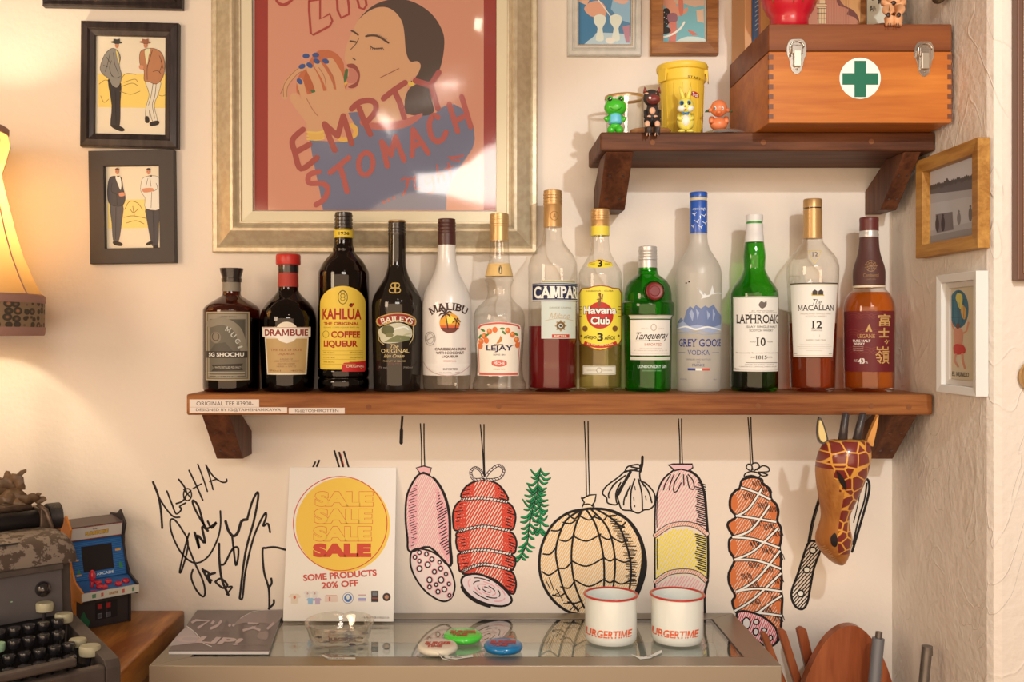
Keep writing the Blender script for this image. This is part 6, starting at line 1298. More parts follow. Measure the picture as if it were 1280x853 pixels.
# carved spotted cat sitting on the lid edge
CATM = mat('painted_tan', pc(224, 150, 94), .55); CBLK = mat('painted_black', pc(52, 34, 28), .5)
t = thing('carved_cat', (bx(1118, .19), -.19, ZB), 'carved tan wooden cat with black spots sitting on the lid edge', 'figurine')
q = lambda px, py, tt=.215: P(px, py, tt)
mb = MB(); mb.ell(q(1117, 4, .20), (.014, .014, .024), 18, 12); mb.build('body', CATM, t, smooth=True)
mb = MB(); mb.ell(q(1117, -28, .205), (.017, .014, .015), 18, 12); mb.build('head', CATM, t, smooth=True)
for sx in (-1, 1):
    p0, p1, p2 = q(1117 + sx * 5.5, 14, .205), q(1117 + sx * 7, 12, .224), q(1117 + sx * 5, 32, .229)
    MB().tube([p0, p1, p1.lerp(p2, .5), p2], [.0075, .0082, .0068, .0058], 14).build('leg', CATM, t, smooth=True)
    MB().tube([q(1117 + sx * 11, -6, .205), q(1117 + sx * 12, 4, .216), q(1117 + sx * 4, 8, .222)], [.005, .0048, .004], 12).build('arm', CATM, t, smooth=True)
    MB().tube([q(1117 + sx * 10, -38, .205), q(1117 + sx * 13, -48, .205)], [.006, .001], 10).build('ear', CATM, t, smooth=True)
    pk = q(1117 + sx * 6.5, 18.5, .2345); MB().ell(pk, (.0032, .0015, .0036), 12, 8).build('spot', CBLK, t, smooth=True)
    for dx in (-1, 1): MB().tube([q(1117 + sx * 5 + dx * 1.2, 29, .2352), q(1117 + sx * 5 + dx * 2, 34, .2345)], .0005, 6).build('claw_line', CBLK, t)
MB().ell(q(1117, 3.5, .2143), (.0042, .0016, .0032), 12, 8).build('spot', CBLK, t, smooth=True)
mb = MB(); p = P(1104, 26, .165); mb.lathe(bx(1107, .165), -.165, [(.028, ZB + .0003), (.030, ZB + .004), (.027, ZB + .012), (.018, ZB + .017), (.004, ZB + .019)], 32, sx=1.15, sy=.55)
tag(mb.build('wooden_stand', wood('stand_wood', pc(150, 96, 54), pc(110, 68, 38), 'X', .5), smooth=True), 'low rounded wooden stand behind the carved cat', 'stand')

# ------------------------------------------------------------------ small toys on the short shelf
ZS = ZU1 + .0002
def W_(px, py, t): return P(px, py, t)
# frog
GM = mat('green_vinyl', pc(70, 176, 36), .3, coat=.3); BLU = mat('blue_overalls', pc(110, 186, 206), .4); EYB = mat('eye_black', pc(36, 28, 26), .2); WHT = mat('eye_white', pc(238, 226, 206), .3)
tf = .138; t = thing('frog_toy', (bx(769.5, tf), -tf, ZS), 'small green vinyl frog toy in light blue overalls', 'toy')
g = lambda px, py, dt=0: P(px, py, tf + dt)
s1 = (D - tf) / F
MB().ell(g(769.3, 134.5), (14.2 * s1, 11 * s1, 11 * s1), 24, 16).build('head', GM, t, smooth=True)
for sx in (-1, 1):
    MB().ell(g(769.3 + sx * 6.8, 124.3, .004), (4.2 * s1, 4.2 * s1, 4.6 * s1), 16, 10).build('eye_bump', GM, t, smooth=True)
    e = MB().ell(g(769.3 + sx * 6.8, 123.8, .0078), (2.8 * s1, 1.4 * s1, 2.8 * s1), 14, 8).build('eye', EYB, t, smooth=True)
    MB().ell(g(769.3 + sx * 6.8 + 1, 122.9, .0095), (.9 * s1, .5 * s1, .9 * s1), 8, 6).build('eye_glint', WHT, e, smooth=True)
    MB().tube([g(769 + sx * 7, 146, .002), g(769 + sx * 11, 150, .004), g(769 + sx * 12.5, 146.5, .006)], [3 * s1, 3 * s1, 2.6 * s1], 12).build('arm', GM, t, smooth=True)
    mb = MB().ell(P(769 + sx * 5.2, 159, tf), (5.2 * s1, 6 * s1, 5.6 * s1), 16, 12); mz = min(v.z for v in mb.v); mb.xf(Matrix.Translation((0, 0, ZS - mz))); mb.build('leg', GM, t, smooth=True)
MB().lathe(bx(769, tf), -tf, [(8.2 * s1, g(0, 155).z), (8.6 * s1, g(0, 152).z), (7.8 * s1, g(0, 146).z), (7.2 * s1, g(0, 143).z), (4 * s1, g(0, 141.5).z)], 24).build('overalls', BLU, t, smooth=True)
MB().ell(g(769, 158), (7 * s1, 6 * s1, 5 * s1), 16, 10).build('belly', GM, t, smooth=True)
MB().tube([g(763, 134.5, .0145), g(766, 137, .0162), g(770, 137.8, .0166), g(775, 136, .0155), g(777, 134, .014)], .0004, 6).build('mouth_line', mat('dark_green', pc(30, 90, 20), .4), t, smooth=True)
# glass jar with a gold rim behind the frog
tj = .075; xj = bx(780.5, tj); sj = (D - tj) / F; zt = E + (CY - 121.5) * sj
t = thing('glass_jar', (xj, -tj, ZS), 'small clear glass cup with a gold rim behind the green frog', 'jar')
MB().lathe(xj, -tj, [(.0005, ZS + .004), (20 * sj, ZS + .004), (21.5 * sj, ZS + .006), (23.6 * sj, zt), (24.4 * sj, zt), (22.5 * sj, ZS + .0012), (21 * sj, ZS), (.0005, ZS)], 40, caps=False).build('glass_body', G_CLEAR, t, smooth='auto')
MB().lathe(xj, -tj, [(24.5 * sj, zt - .0042), (24.7 * sj, zt - .002), (24.5 * sj, zt + .0005), (23.5 * sj, zt + .0005), (23.3 * sj, zt - .002)], 40, caps=False).build('gold_rim', M_GOLD, t, smooth=True)
# wooden coaster
tw = .128; mb = MB().lathe(bx(813, tw), -tw, [(24.5 * s1, ZS), (25.6 * s1, ZS + .001), (25.6 * s1, ZS + .0085), (24.6 * s1, ZS + .0095)], 40, sy=.72)
tag(mb.build('wooden_disc', wood('disc_wood', pc(176, 116, 66), pc(140, 84, 46), 'X', .5), smooth='auto'), 'flat round wooden disc under the seated black dog figure', 'disc')
# black seated dog
DB_ = mat('dog_black', pc(54, 42, 36), .55); DR = mat('dog_red', pc(128, 46, 36), .45, coat=.2); DT = mat('dog_tan', pc(226, 160, 114), .55)
td = .150; zd = ZS + .0098; t = thing('seated_dog_figure', (bx(815.5, td), -td, zd), 'carved black dog figure with a red muzzle, legs hanging over the shelf edge', 'figurine')
g = lambda px, py, dt=0: P(px, py, td + dt); s2 = (D - td) / F
mb = MB()
rows = [(157.5, 9.5, 8), (150, 10, 8), (143, 9, 7), (136, 7.5, 6), (131, 6.5, 6)]
for i in range(len(rows)): pass
mb.lathe(bx(815.5, td), -td, [(h * s2, max(zd, E + (CY - y) * s2)) for y, h, d_ in rows], 24, sy=.8); mb.build('body', DB_, t, smooth=True)
mb = MB().ell(g(814.5, 122.5, .002), (10.5 * s2, 8.5 * s2, 10.5 * s2), 20, 14); mb.build('head', DB_, t, smooth=True)
MB().ell(g(817, 124.5, .009), (8.5 * s2, 7 * s2, 6.2 * s2), 18, 12).build('muzzle', DR, t, smooth=True)
for sx in (-1, 1):
    MB().tube([g(815 + sx * 8.2, 116, 0), g(815 + sx * 9.2, 108.5, 0)], [3.0 * s2, .5 * s2], 10).build('ear', DR, t, smooth=True)
    MB().ell(g(814.5 + sx * 5 - 1, 116.8, .0092), (2.6 * s2, 1.2 * s2, 1.3 * s2), 12, 8).build('eye', DT, t, smooth=True)
    MB().tube([g(815.5 + sx * 5, 150, .0), g(815.5 + sx * 5.6, 151, .019), g(815.5 + sx * 5.4, 160, .0215), g(815.5 + sx * 5.2, 169, .0225)], [4.6 * s2, 5 * s2, 4.4 * s2, 4.0 * s2], 14).build('leg', DB_, t, smooth=True)
    MB().ell(g(815.5 + sx * 6.2, 155, .0242), (3.4 * s2, 1.8 * s2, 4.2 * s2), 12, 8).build('knee_patch', DT, t, smooth=True)
    MB().tube([g(815.5 + sx * 8.2, 139, .002), g(815.5 + sx * 8.5, 146, .008), g(815.5 + sx * 3, 147, .0135)], [2.8 * s2, 2.6 * s2, 2.4 * s2], 10).build('arm', DB_, t, smooth=True)
    MB().ell(g(815.5 + sx * 4, 145.5, .0148), (2.6 * s2, 1.2 * s2, 1.6 * s2), 10, 6).build('paw_patch', DT, t, smooth=True)
    for dx in (-1.2, 1.2): MB().tube([g(815.5 + sx * 5.2 + dx, 166, .0268), g(815.5 + sx * 5.2 + dx * 1.6, 170, .0262)], [.0006, .0009], 6).build('claw', DT, t, smooth=True)
MB().ell(g(815.5, 138.5, .0085), (4 * s2, 2 * s2, 4.4 * s2), 12, 8).build('chest_patch', DT, t, smooth=True)
MB().ell(g(812.5, 122.3, .0178), (1.8 * s2, .6 * s2, 1.6 * s2), 10, 6).build('nose_mark', WHT, t, smooth=True); MB().tube([g(811, 126, .0172), g(817, 126.8, .0182), g(823, 125.5, .0165)], .0004, 6).build('mouth_line', DB_, t)
# yellow bin
tb = .085; sb = (D - tb) / F; xb = bx(852.5, tb); YB = mat('yellow_plastic', pc(236, 184, 52), .45); zc = lambda py: E + (CY - py) * sb
t = thing('yellow_bin', (xb, -tb, ZS), 'yellow plastic bin model with a thick rim and red logo badge', 'bin')
zb0 = ZS; zt = zc(83.5)
MB().lathe(xb, -tb, [(.0005, zb0), (23.5 * sb, zb0), (24.3 * sb, zb0 + .001), (26.8 * sb, zc(108)), (27.0 * sb, zc(106)), (28.6 * sb, zc(104)), (28.8 * sb, zc(92)), (30.6 * sb, zc(91)), (31.6 * sb, zc(89)), (31.8 * sb, zc(85.5)), (31.0 * sb, zt), (29.8 * sb, zt), (29 * sb, zc(86)), (26.5 * sb, zc(100)), (23 * sb, zb0 + .01), (.0005, zb0 + .01)], 56, caps=False).build('body', YB, t, smooth='auto', angle=30)
for k in range(16):
    a_ = 2 * PI * (k + .5) / 16; c_, s_ = math.cos(a_), math.sin(a_)
    MB().tube([(xb + 24.6 * sb * c_, -tb + 24.6 * sb * s_, zb0 + .002), (xb + 26.7 * sb * c_, -tb + 26.7 * sb * s_, zc(109))], .0006, 6).build('rib', YB, t, smooth=True)
for a_ in (-2.65, -.28):
    dv = Vector((math.cos(a_), math.sin(a_), 0)); sd = Vector((-dv.y, dv.x, 0)); ctr = Vector((xb, -tb, 0)) + dv * 26.5 * sb
    mb = MB(); prof = [(0, zc(90)), (5.2 * sb, zc(91)), (5.8 * sb, zc(106)), (4.8 * sb, zc(106)), (2.5 * sb, zc(96)), (0, zc(96))]
    mb.prism([ctr + dv * x + Vector((0, 0, z)) for x, z in prof], sd * .009, sd * -.009); mb.build('handle', YB, t, bevel=.0008)
bb = type('o', (), {})(); 
def cylmap(cx_px, X, Y, rfun, dd):
    ph = math.atan((cx_px - CX) / F)
    def f(px, py, off):
        z = E + (CY - py) * (dd - rfun(0) * .8) / F; R = rfun(z) + off; th = (px - cx_px) * dd / F / R - ph
        return (X + R * math.sin(th), Y - R * math.cos(th), z)
    return f
rb = lambda z: (24.3 + 2.5 * max(0, min(1, (z - zb0) / (zc(108) - zb0)))) * sb
rb0 = lambda z: 25.5 * sb if z == 0 else rb(z)
a = Art(); bdg = [(863.5, 116), (868, 115), (876, 117.5), (876, 122.5), (871, 123), (864, 120.5)]; a.poly(bdg, pc(176, 36, 36)); a.up(); a.text('Trust', 870, 119.2, 9.5, 5, pc(240, 220, 190), .02, rot=.14); a.build('logo_badge', cylmap(852.5, xb, -tb, rb0, D - tb), t, cut=2, base=3e-4)
a = Art(); a.text('START', 869, 98, 19, 3.0, BK, .0, rot=.10); a.build('black_lettering', cylmap(852.5, xb, -tb, lambda z: 28.8 * sb, D - tb), t, cut=2, base=3e-4)
# rabbit
tr_ = .142; s3 = (D - tr_) / F; g = lambda px, py, dt=0: P(px, py, tr_ + dt); YR = mat('yellow_vinyl', pc(240, 208, 84), .35, coat=.2); CRM = mat('cream_vinyl', pc(240, 222, 186), .4); BLM = mat('blue_vinyl', pc(50, 116, 150), .35)
t = thing('rabbit_toy', (bx(857, tr_), -tr_, ZS), 'small yellow rabbit toy with a blue bow tie', 'toy')
MB().ell(g(857, 152.5), (11 * s3, 8 * s3, 11 * s3), 20, 14).build('body', YR, t, smooth=True); MB().ell(g(857, 151, .0045), (6.2 * s3, 5.6 * s3, 8 * s3), 16, 10).build('tummy', CRM, t, smooth=True)
MB().ell(g(857, 132), (10 * s3, 8.5 * s3, 10 * s3), 20, 14).build('head', YR, t, smooth=True)
for sx in (-1, 1):
    MB().ell(g(857 + sx * 5, 135.5, .004), (5.6 * s3, 5 * s3, 4.4 * s3), 14, 10).build('cheek', CRM, t, smooth=True)
    e = MB().ell(g(857 + sx * 4.4 - .3, 128.6, .0092), (2.8 * s3, 1.4 * s3, 3 * s3), 14, 8).build('eye', BLM, t, smooth=True); MB().ell(g(857 + sx * 4.2 - .3, 129, .0108), (1.6 * s3, .8 * s3, 1.9 * s3), 10, 6).build('pupil', EYB, e, smooth=True)
    er = MB().tube([g(857 + sx * 2.8, 124, -.001), g(857 + sx * 4.8, 116, -.001), g(857 + sx * (7.5 if sx < 0 else 6.5), 108.5, -.001)], [2.4 * s3, 2.6 * s3, .8 * s3], 12).build('ear', YR, t, smooth=True)
    MB().tube([g(857 + sx * 8, 144, 0), g(857 + sx * 8.5, 148, .006), g(857 + sx * 4.5, 149.5, .010)], [2.8 * s3, 2.8 * s3, 2.4 * s3], 12).build('arm', YR, t, smooth=True)
    mb = MB().ell(P(857 + sx * 5.4, 163, tr_ + .006), (4.8 * s3, 6 * s3, 2.4 * s3), 14, 8); mz = min(v.z for v in mb.v); mb.xf(Matrix.Translation((0, 0, ZS - mz))).build('foot', YR, t, smooth=True)
    MB().tube([g(857, 141.5, .0105), g(857 + sx * 3.6, 141.5, .0095)], [.6 * s3, 2 * s3], 10).build('bow_tie', BLM, t, smooth=True)
MB().ell(g(856.5, 132.5, .0108), (1.2 * s3, .8 * s3, .9 * s3), 8, 6).build('nose', EYB, t, smooth=True); MB().ell(g(856.8, 137, .0098), (1.3 * s3, .8 * s3, .9 * s3), 8, 6).build('mouth', RED, t, smooth=True)
# silver lid with the orange toy on it
tl = .125; s4 = (D - tl) / F; mb = MB().lathe(bx(904, tl), -tl, [(27.5 * s4, ZS), (28 * s4, ZS + .0012), (26.5 * s4, ZS + .0045), (22 * s4, ZS + .0065), (10 * s4, ZS + .0072), (.0005, ZS + .0073)], 48)
tag(mb.build('silver_lid', mat('lid_steel', pc(190, 176, 156), .25, .8), smooth='auto'), 'round silver lid lying under the orange toy', 'lid')
OM = mat('orange_vinyl', pc(228, 120, 66), .4, coat=.15); zo = ZS + .0069; to = .132; s5 = (D - to) / F; g = lambda px, py, dt=0: P(px, py, to + dt)
t = thing('orange_toy', (bx(898.5, to), -to, zo), 'round orange vinyl animal toy with stubby green tipped ears', 'toy')
mb = MB().ell(g(898.5, 150.5), (11 * s5, 9 * s5, 8.5 * s5), 20, 12); mz = min(v.z for v in mb.v); mb.xf(Matrix.Translation((0, 0, zo - mz))).build('body', OM, t, smooth=True)
MB().ell(g(898.5, 135.5), (10.4 * s5, 9.5 * s5, 10.6 * s5), 20, 14).build('head', OM, t, smooth=True); MB().ell(g(898.5, 140.5, .0085), (3.4 * s5, 4 * s5, 2.8 * s5), 12, 8).build('snout', OM, t, smooth=True)
for sx in (-1, 1):
    er = MB().tube([g(898.5 + sx * 8, 137), g(898.5 + sx * 13, 138.5)], [3.6 * s5, 2 * s5], 12).build('ear', OM, t, smooth=True)
    MB().tube([g(898.5 + sx * 12.8, 138.4), g(898.5 + sx * 17, 139.8)], [2 * s5, .8 * s5], 10).build('ear_tip', mat('dark_green_tip', pc(60, 80, 40), .5), er, smooth=True)
    e = MB().ell(g(898.5 + sx * 4.6, 135.2, .0108), (1.7 * s5, .8 * s5, 2.4 * s5), 12, 8).build('eye', WHT, t, smooth=True); MB().ell(g(898.5 + sx * 4.6 - .3, 135.5, .0116), (.9 * s5, .5 * s5, 1.5 * s5), 8, 6).build('pupil', mat('grey_pupil', pc(80, 80, 80), .3), e, smooth=True)
    MB().tube([g(898.5 + sx * 9, 148, 0), g(898.5 + sx * 9.5, 153, .007)], [3.4 * s5, 3 * s5], 10).build('arm', OM, t, smooth=True)

# ------------------------------------------------------------------ giraffe mask
GIRW = wood('carved_brown_wood', pc(196, 124, 56), pc(164, 94, 40), 'Z', .35, 14, 10, coat=.3)
def giraffe_skin():
    m, nt, b = new_mat('giraffe_spots'); tc = nt.nodes.new('ShaderNodeTexCoord')
    mp = nt.nodes.new('ShaderNodeMapping'); mp.inputs['Scale'].default_value = (56, 0, 56); nt.links.new(tc.outputs['Object'], mp.inputs[0])
    v = nt.nodes.new('ShaderNodeTexVoronoi'); v.feature = 'DISTANCE_TO_EDGE'; v.inputs['Scale'].default_value = 1; v.inputs['Randomness'].default_value = .62; nt.links.new(mp.outputs[0], v.inputs['Vector'])
    r = nt.nodes.new('ShaderNodeValToRGB'); r.color_ramp.elements[0].position = .045; r.color_ramp.elements[0].color = pc(228, 152, 56); r.color_ramp.elements[1].position = .07; r.color_ramp.elements[1].color = pc(124, 42, 32)
    nt.links.new(v.outputs['Distance'], r.inputs[0]); nt.links.new(r.outputs[0], b.inputs['Base Color']); b.inputs['Roughness'].default_value = .3; b.inputs['Coat Weight'].default_value = .4; b.inputs['Coat Roughness'].default_value = .1
    return m
SPOT = giraffe_skin()
T = lambda *p: tr(970, 510, 3.28, p)
rows = [(128, 250, 350, 250, .030), (136, 210, 382, 210, .036), (150, 196, 388, 196, .042), (175, 178, 390, 178, .050), (205, 168, 386, 168, .056), (240, 161, 378, 205, .058), (280, 163, 366, 225, .057), (330, 170, 348, 243, .053), (380, 181, 326, 242, .047), (425, 190, 305, 240, .042), (450, 190, 299, 236, .040), (480, 182, 300, 228, .040), (510, 170, 308, 222, .043), (535, 163, 314, 222, .044), (560, 167, 311, 226, .043), (590, 186, 304, 330, .038), (620, 214, 298, 400, .030), (640, 240, 288, 400, .022), (649, 258, 280, 400, .014)]
gt = P(1045, 560, .16); gir = thing('giraffe_mask', (gt.x, -.15, gt.z), 'carved giraffe head mask with dark red spots hanging from the long shelf edge', 'mask')
mb = MB(); NG = 28
for y, xl, xr, sp, dep in rows:
    (px0, py0), (px1, _), (pxs, _) = T((xl, y), (xr, y), (sp, y)); u = (y - 128) / 521; tb_ = .163 - .075 * u
    a0 = P(px0, py0, tb_ + .02); a1 = P(px1, py0, tb_ + .02); cx_ = (a0.x + a1.x) / 2; hw = (a1.x - a0.x) / 2
    for k in range(NG):
        th = PI * k / (NG - 1); xx = -math.cos(th); mb.v.append(Vector((cx_ + hw * xx, -tb_ - .006 - dep * (math.sin(th) ** .75), a0.z)))
splits = []
for j in range(len(rows) - 1):
    y, xl, xr, sp, dep = rows[j]; s_ = ((sp - xl) / (xr - xl)) * 2 - 1
    for k in range(NG - 1):
        xx = -math.cos(PI * (k + .5) / (NG - 1)); mb.f.append((j * NG + k, j * NG + k + 1, (j + 1) * NG + k + 1, (j + 1) * NG + k)); mb.m.append(0 if (xx > s_ and j < 15) else 1)
n_ = len(mb.v); mb.f.append(tuple(range(NG))); mb.m.append(0); mb.f.append(tuple((len(rows) - 1) * NG + k for k in range(NG))); mb.m.append(1)
for j in range(len(rows) - 1): mb.f.append((j * NG, (j + 1) * NG, (j + 1) * NG + NG - 1, j * NG + NG - 1)); mb.m.append(1)
mb.build('head', [SPOT, GIRW], gir, smooth='auto', subsurf=1, angle=70)
BH = mat('black_horn', pc(52, 42, 38), .4, coat=.3)
for x0, y0, x1, y1 in ((272, 130, 286, 24), (330, 130, 356, 24)):
    p0 = P(*T((x0, y0))[0], .186); p1 = P(*T((x1, y1))[0], .182); MB().tube([p0 - Vector((0, 0, .004)), p0.lerp(p1, .5), p1 - Vector((0, 0, .001)), p1 + Vector((0, 0, .0014))], [.0072, .0058, .0052, .0038], 14).build('horn', BH, gir, smooth=True)
def ear(pts, t0, m, name, dth=.006):
    q = [P(x, y, t0) for x, y in catmull(T(*pts), True, 4)]; return MB().prism(q, (0, dth / 2, 0), (0, -dth / 2, 0)).build(name, m, gir, bevel=.0015)
ear([(176, 38), (190, 55), (208, 110), (212, 140), (195, 150), (175, 140), (167, 110), (168, 70)], .175, BH, 'ear'); ear([(178, 50), (188, 66), (202, 112), (204, 132), (192, 140), (180, 130), (173, 105), (173, 75)], .179, mat('ear_cream', pc(226, 186, 110), .45), 'inner_ear')
ear([(416, 28), (410, 80), (398, 135), (392, 158), (370, 140), (378, 110), (400, 60)], .172, mat('ear_orange', pc(216, 140, 62), .4), 'ear', .010)
def on_mask(a, name, m=None): 
    rr = []
    for y, xl, xr, sp, dep in rows:
        (px0, py0), (px1, _) = T((xl, y), (xr, y)); u = (y - 128) / 521; tb_ = .163 - .075 * u; a0 = P(px0, py0, tb_ + .02); a1 = P(px1, py0, tb_ + .02); rr.append((py0, (px0 + px1) / 2, (px1 - px0) / 2, tb_, dep))
    def f(px, py, off):
        for r0, r1 in zip(rr, rr[1:]):
            if r0[0] <= py <= r1[0]:
                w_ = (py - r0[0]) / (r1[0] - r0[0]); c_, h_, tb_, dep = [r0[i] * (1 - w_) + r1[i] * w_ for i in (1, 2, 3, 4)]
                xx = max(-.98, min(.98, (px - c_) / h_)); t_ = tb_ + .006 + dep * (math.sqrt(1 - xx * xx) ** .75) + off; p = P(px, py, tb_ + .02); return (p.x, -t_, p.z)
        return tuple(P(px, py, .2))
    return a.build(name, f, gir, m, cut=1.5, cutv=2, base=.0012)
a = Art(); a.poly(catmull(T((211, 246), (228, 262), (243, 290), (248, 322), (236, 310), (220, 285)), True, 3), BK); on_mask(a, 'eye')
a = Art(); a.poly(catmull(T((214, 500), (222, 512), (222, 548), (212, 556), (202, 545), (200, 520)), True, 3), BK); on_mask(a, 'nostril')
a = Art()
for k in range(9): a.line(*T((176 + k * 6, 566 + k * 7))[0], *T((184 + k * 6, 556 + k * 7))[0], .5, pc(220, 160, 90))
on_mask(a, 'carved_teeth')

# ------------------------------------------------------------------ display case
ZC = E - .471; CX0, CX1, CT0, CT1 = -.461, .4373, .004, .271; RW = .0425
ALU = mat('anodised_aluminium', pc(166, 142, 112), .40, .8, noise=.04, nscale=3); DIN = mat('case_lining', pc(206, 196, 172), .6)
case = thing('display_case', ((CX0 + CX1) / 2, -.14, 0), 'aluminium framed glass topped display case under the wall drawings', 'display case')
def rail(pts, name, z0=-.04, z1=0.0): return MB().prism([Vector((x, -t, ZC)) for x, t in pts], (0, 0, z1), (0, 0, z0)).build(name, ALU, case, bevel=.0008)
rail([(CX0, CT1), (CX1, CT1), (CX1 - RW, CT1 - .039), (CX0 + RW + .005, CT1 - .039)], 'front_rail'); rail([(CX0, CT0), (CX1, CT0), (CX1 - RW, CT0 + .034), (CX0 + RW + .005, CT0 + .034)], 'rear_rail')
rail([(CX0, CT1), (CX0 + RW + .005, CT1 - .039), (CX0 + RW + .005, CT0 + .034), (CX0, CT0)], 'side_rail'); rail([(CX1, CT1), (CX1 - RW, CT1 - .039), (CX1 - RW, CT0 + .034), (CX1, CT0)], 'side_rail')
GASK = mat('black_gasket', pc(50, 44, 40), .5)
mb = MB(); xi0, xi1, ti0, ti1 = CX0 + RW + .005, CX1 - RW, CT0 + .034, CT1 - .039
for x0, x1, t0, t1 in ((xi0, xi1, ti0, ti0 + .002), (xi0, xi1, ti1 - .0015, ti1), (xi0, xi0 + .002, ti0, ti1), (xi1 - .002, xi1, ti0, ti1)): mb.box(x0, x1, -t1, -t0, ZC - .006, ZC - .0004)
mb.build('gasket', GASK, case)
CGL = glassy('case_glass', (0.96, 0.97, 0.95, 1), (0.85, 0.87, 0.85, 1), rough=0.01, f0=0.05, refl=1.0)
MB().box(xi0 + .002, xi1 - .002, -ti1 + .0015, -ti0 - .002, ZC - .005, ZC - .001).build('glass_top', CGL, case)
for x in (CX0, CX1 - .03):
    for t_ in (CT0, CT1 - .03): MB().box(x, x + .03, -t_ - .03, -t_, 0.001, ZC - .0402).build('post', ALU, case, bevel=.001)
MB().box(CX0 + .03, CX1 - .03, -CT1 + .006, -CT1 + .010, .62, ZC - .0402).build('front_glass', CGL, case)
MB().box(CX0 + .004, CX1 - .004, -CT1 + .012, -CT0 - .002, ZC - .105, ZC - .100).build('inner_shelf', DIN, case); MB().box(CX0 + .004, CX1 - .004, -CT0 - .008, -CT0 - .003, .62, ZC - .0402).build('back_panel', DIN, case)
MB().box(CX0 + .003, CX1 - .003, -CT1 + .003, -CT0 - .002, .1, .62).build('base_cabinet', ALU, case, bevel=.001)
GT = on_plane((0, 0, ZC), (0, 0, 1)); zi = ZC - .0998; GI = on_plane((0, 0, zi), (0, 0, 1))
def inner_box(px0, px1, t0, t1, h, col, name, label, cat):
    x0, x1 = (px0 - CX) * (D - t1) / F, (px1 - CX) * (D - t1) / F; o = MB().box(x0, x1, -t1, -t0, zi + .0003, zi + h).build(name, mat(name + '_surface', col, .5), bevel=.001); tag(o, label, cat)
inner_box(238, 330, .15, .22, .03, pc(60, 52, 48), 'dark_folded_shirt', 'dark folded cloth inside the display case at its table end', 'cloth')
inner_box(620, 690, .12, .21, .012, pc(230, 214, 180), 'paper_stack', 'pale paper stack lying inside the display case', 'paper')
inner_box(842, 880, .14, .20, .02, pc(70, 60, 58), 'small_dark_box', 'small dark box inside the display case below the second mug', 'box')
inner_box(430, 470, .16, .215, .015, pc(150, 100, 60), 'small_brown_box', 'small brown box inside the display case below the ashtray', 'box')
# price slips
for (pts, lb) in [([(404, 819.5), (411, 823), (444, 823), (444.5, 825), (410, 825), (403, 821)], 'white paper price slip in front of the glass ashtray'),
              ([(550, 817.5), (558, 821), (570, 822.8), (591, 819.5), (591.5, 822), (570, 825.3), (557, 824)], 'white paper price slip in front of the white disc'),
              ([(789, 819), (800, 822.5), (812, 821), (827, 814), (828, 816.5), (813, 823.8), (800, 825.2)], 'curled white paper price slip between the two mugs')]:
    q = [GT(x, y, .0006) for x, y in pts]; o = MB().prism(q, (0, 0, 0), (0, 0, .0006)).build('price_slip', mat('slip_paper', pc(240, 224, 196), .5)); tag(o, lb, 'price slip')
    a = Art(); cx_ = sum(p[0] for p in pts) / len(pts); a.text('¥1000' if cx_ > 500 else 'NOT FOR SALE', cx_, sum(p[1] for p in pts) / len(pts) + .6, 14 if cx_ > 500 else 22, 1.6, pc(120, 90, 76)); a.build('price_print', on_plane((0, 0, ZC + .0013), (0, 0, 1)), o, cutv=0)

# sale sign leaning on the wall
n_s = Vector((0, -(E - .226 - (E - .4705)), -.058)).normalized()
n_s = Vector((0, -.2445, .058)).normalized()
SP = on_plane((0, -.060, ZC + .0004), n_s); sq = [SP(362, 585, 0), SP(495.5, 585.4, 0), SP(491.8, 778.5, 0), SP(353.6, 777.6, 0)]
zmin = min(v.z for v in sq)
sgn = thing('sale_sign', (sum(v.x for v in sq) / 4, -.05, ZC), 'white card sign with a yellow circle advertising a sale, leaning on the wall', 'sign')
MB().prism([v + Vector((0, 0, .0012 + ZC - min(zmin, ZC))) for v in sq], n_s * -.0012, (0, 0, 0)).build('card', mat('sign_card', pc(236, 216, 188), .45), sgn, bevel=.0003)
S_ = lambda *p: tr(330, 510, 3.044, p); a = Art(); OR = pc(218, 92, 56)
a.ell(*S_((300, 447))[0], 59, 59.5, pc(240, 188, 66), n=64); a.up(); a.stroke(ellp(*S_((290, 441))[0], 58.6, 59, 64), 1.1, pc(206, 66, 46), closed=True, smooth=False); a.up()
for x, y in ((305, 347), (302, 413), (299, 480)):
    c_ = S_((x, y))[0]; a.text('SALE', c_[0], c_[1], 73.5, 19.5, OR, .075); a.up(); a.text('SALE', c_[0], c_[1], 72.2, 18.2, pc(240, 188, 66), .058); a.l -= 1
c_ = S_((297, 543))[0]; a.text('SALE', c_[0], c_[1], 73, 17.5, pc(206, 66, 40), .075)
a.text('SOME PRODUCTS', *S_((289, 638))[0], 92, 8.2, pc(200, 72, 54), .035, rot=-.075); a.text('20% OFF', *S_((289, 672))[0], 46, 8.0, pc(200, 72, 54), .03, rot=-.075)
a.text('*対象は写真の商品のみ', *S_((426, 799))[0], 33, 2.8, pc(90, 76, 66))
def tee(x, y, s_, c_, c2=None):
    a.l = 0; a.poly([(x - 4 * s_, y - 5 * s_), (x - 1.5 * s_, y - 5.4 * s_), (x, y - 4.6 * s_), (x + 1.5 * s_, y - 5.4 * s_), (x + 4 * s_, y - 5 * s_), (x + 6.5 * s_, y - 2 * s_), (x + 4.6 * s_, y - .6 * s_), (x + 3.8 * s_, y - 1.6 * s_), (x + 3.8 * s_, y + 5 * s_), (x - 3.8 * s_, y + 5 * s_), (x - 3.8 * s_, y - 1.6 * s_), (x - 4.6 * s_, y - .6 * s_), (x - 6.5 * s_, y - 2 * s_)], c_)
    if c2: a.up(); a.ell(x, y - 1.5 * s_, 1.4 * s_, 1.6 * s_, c2)
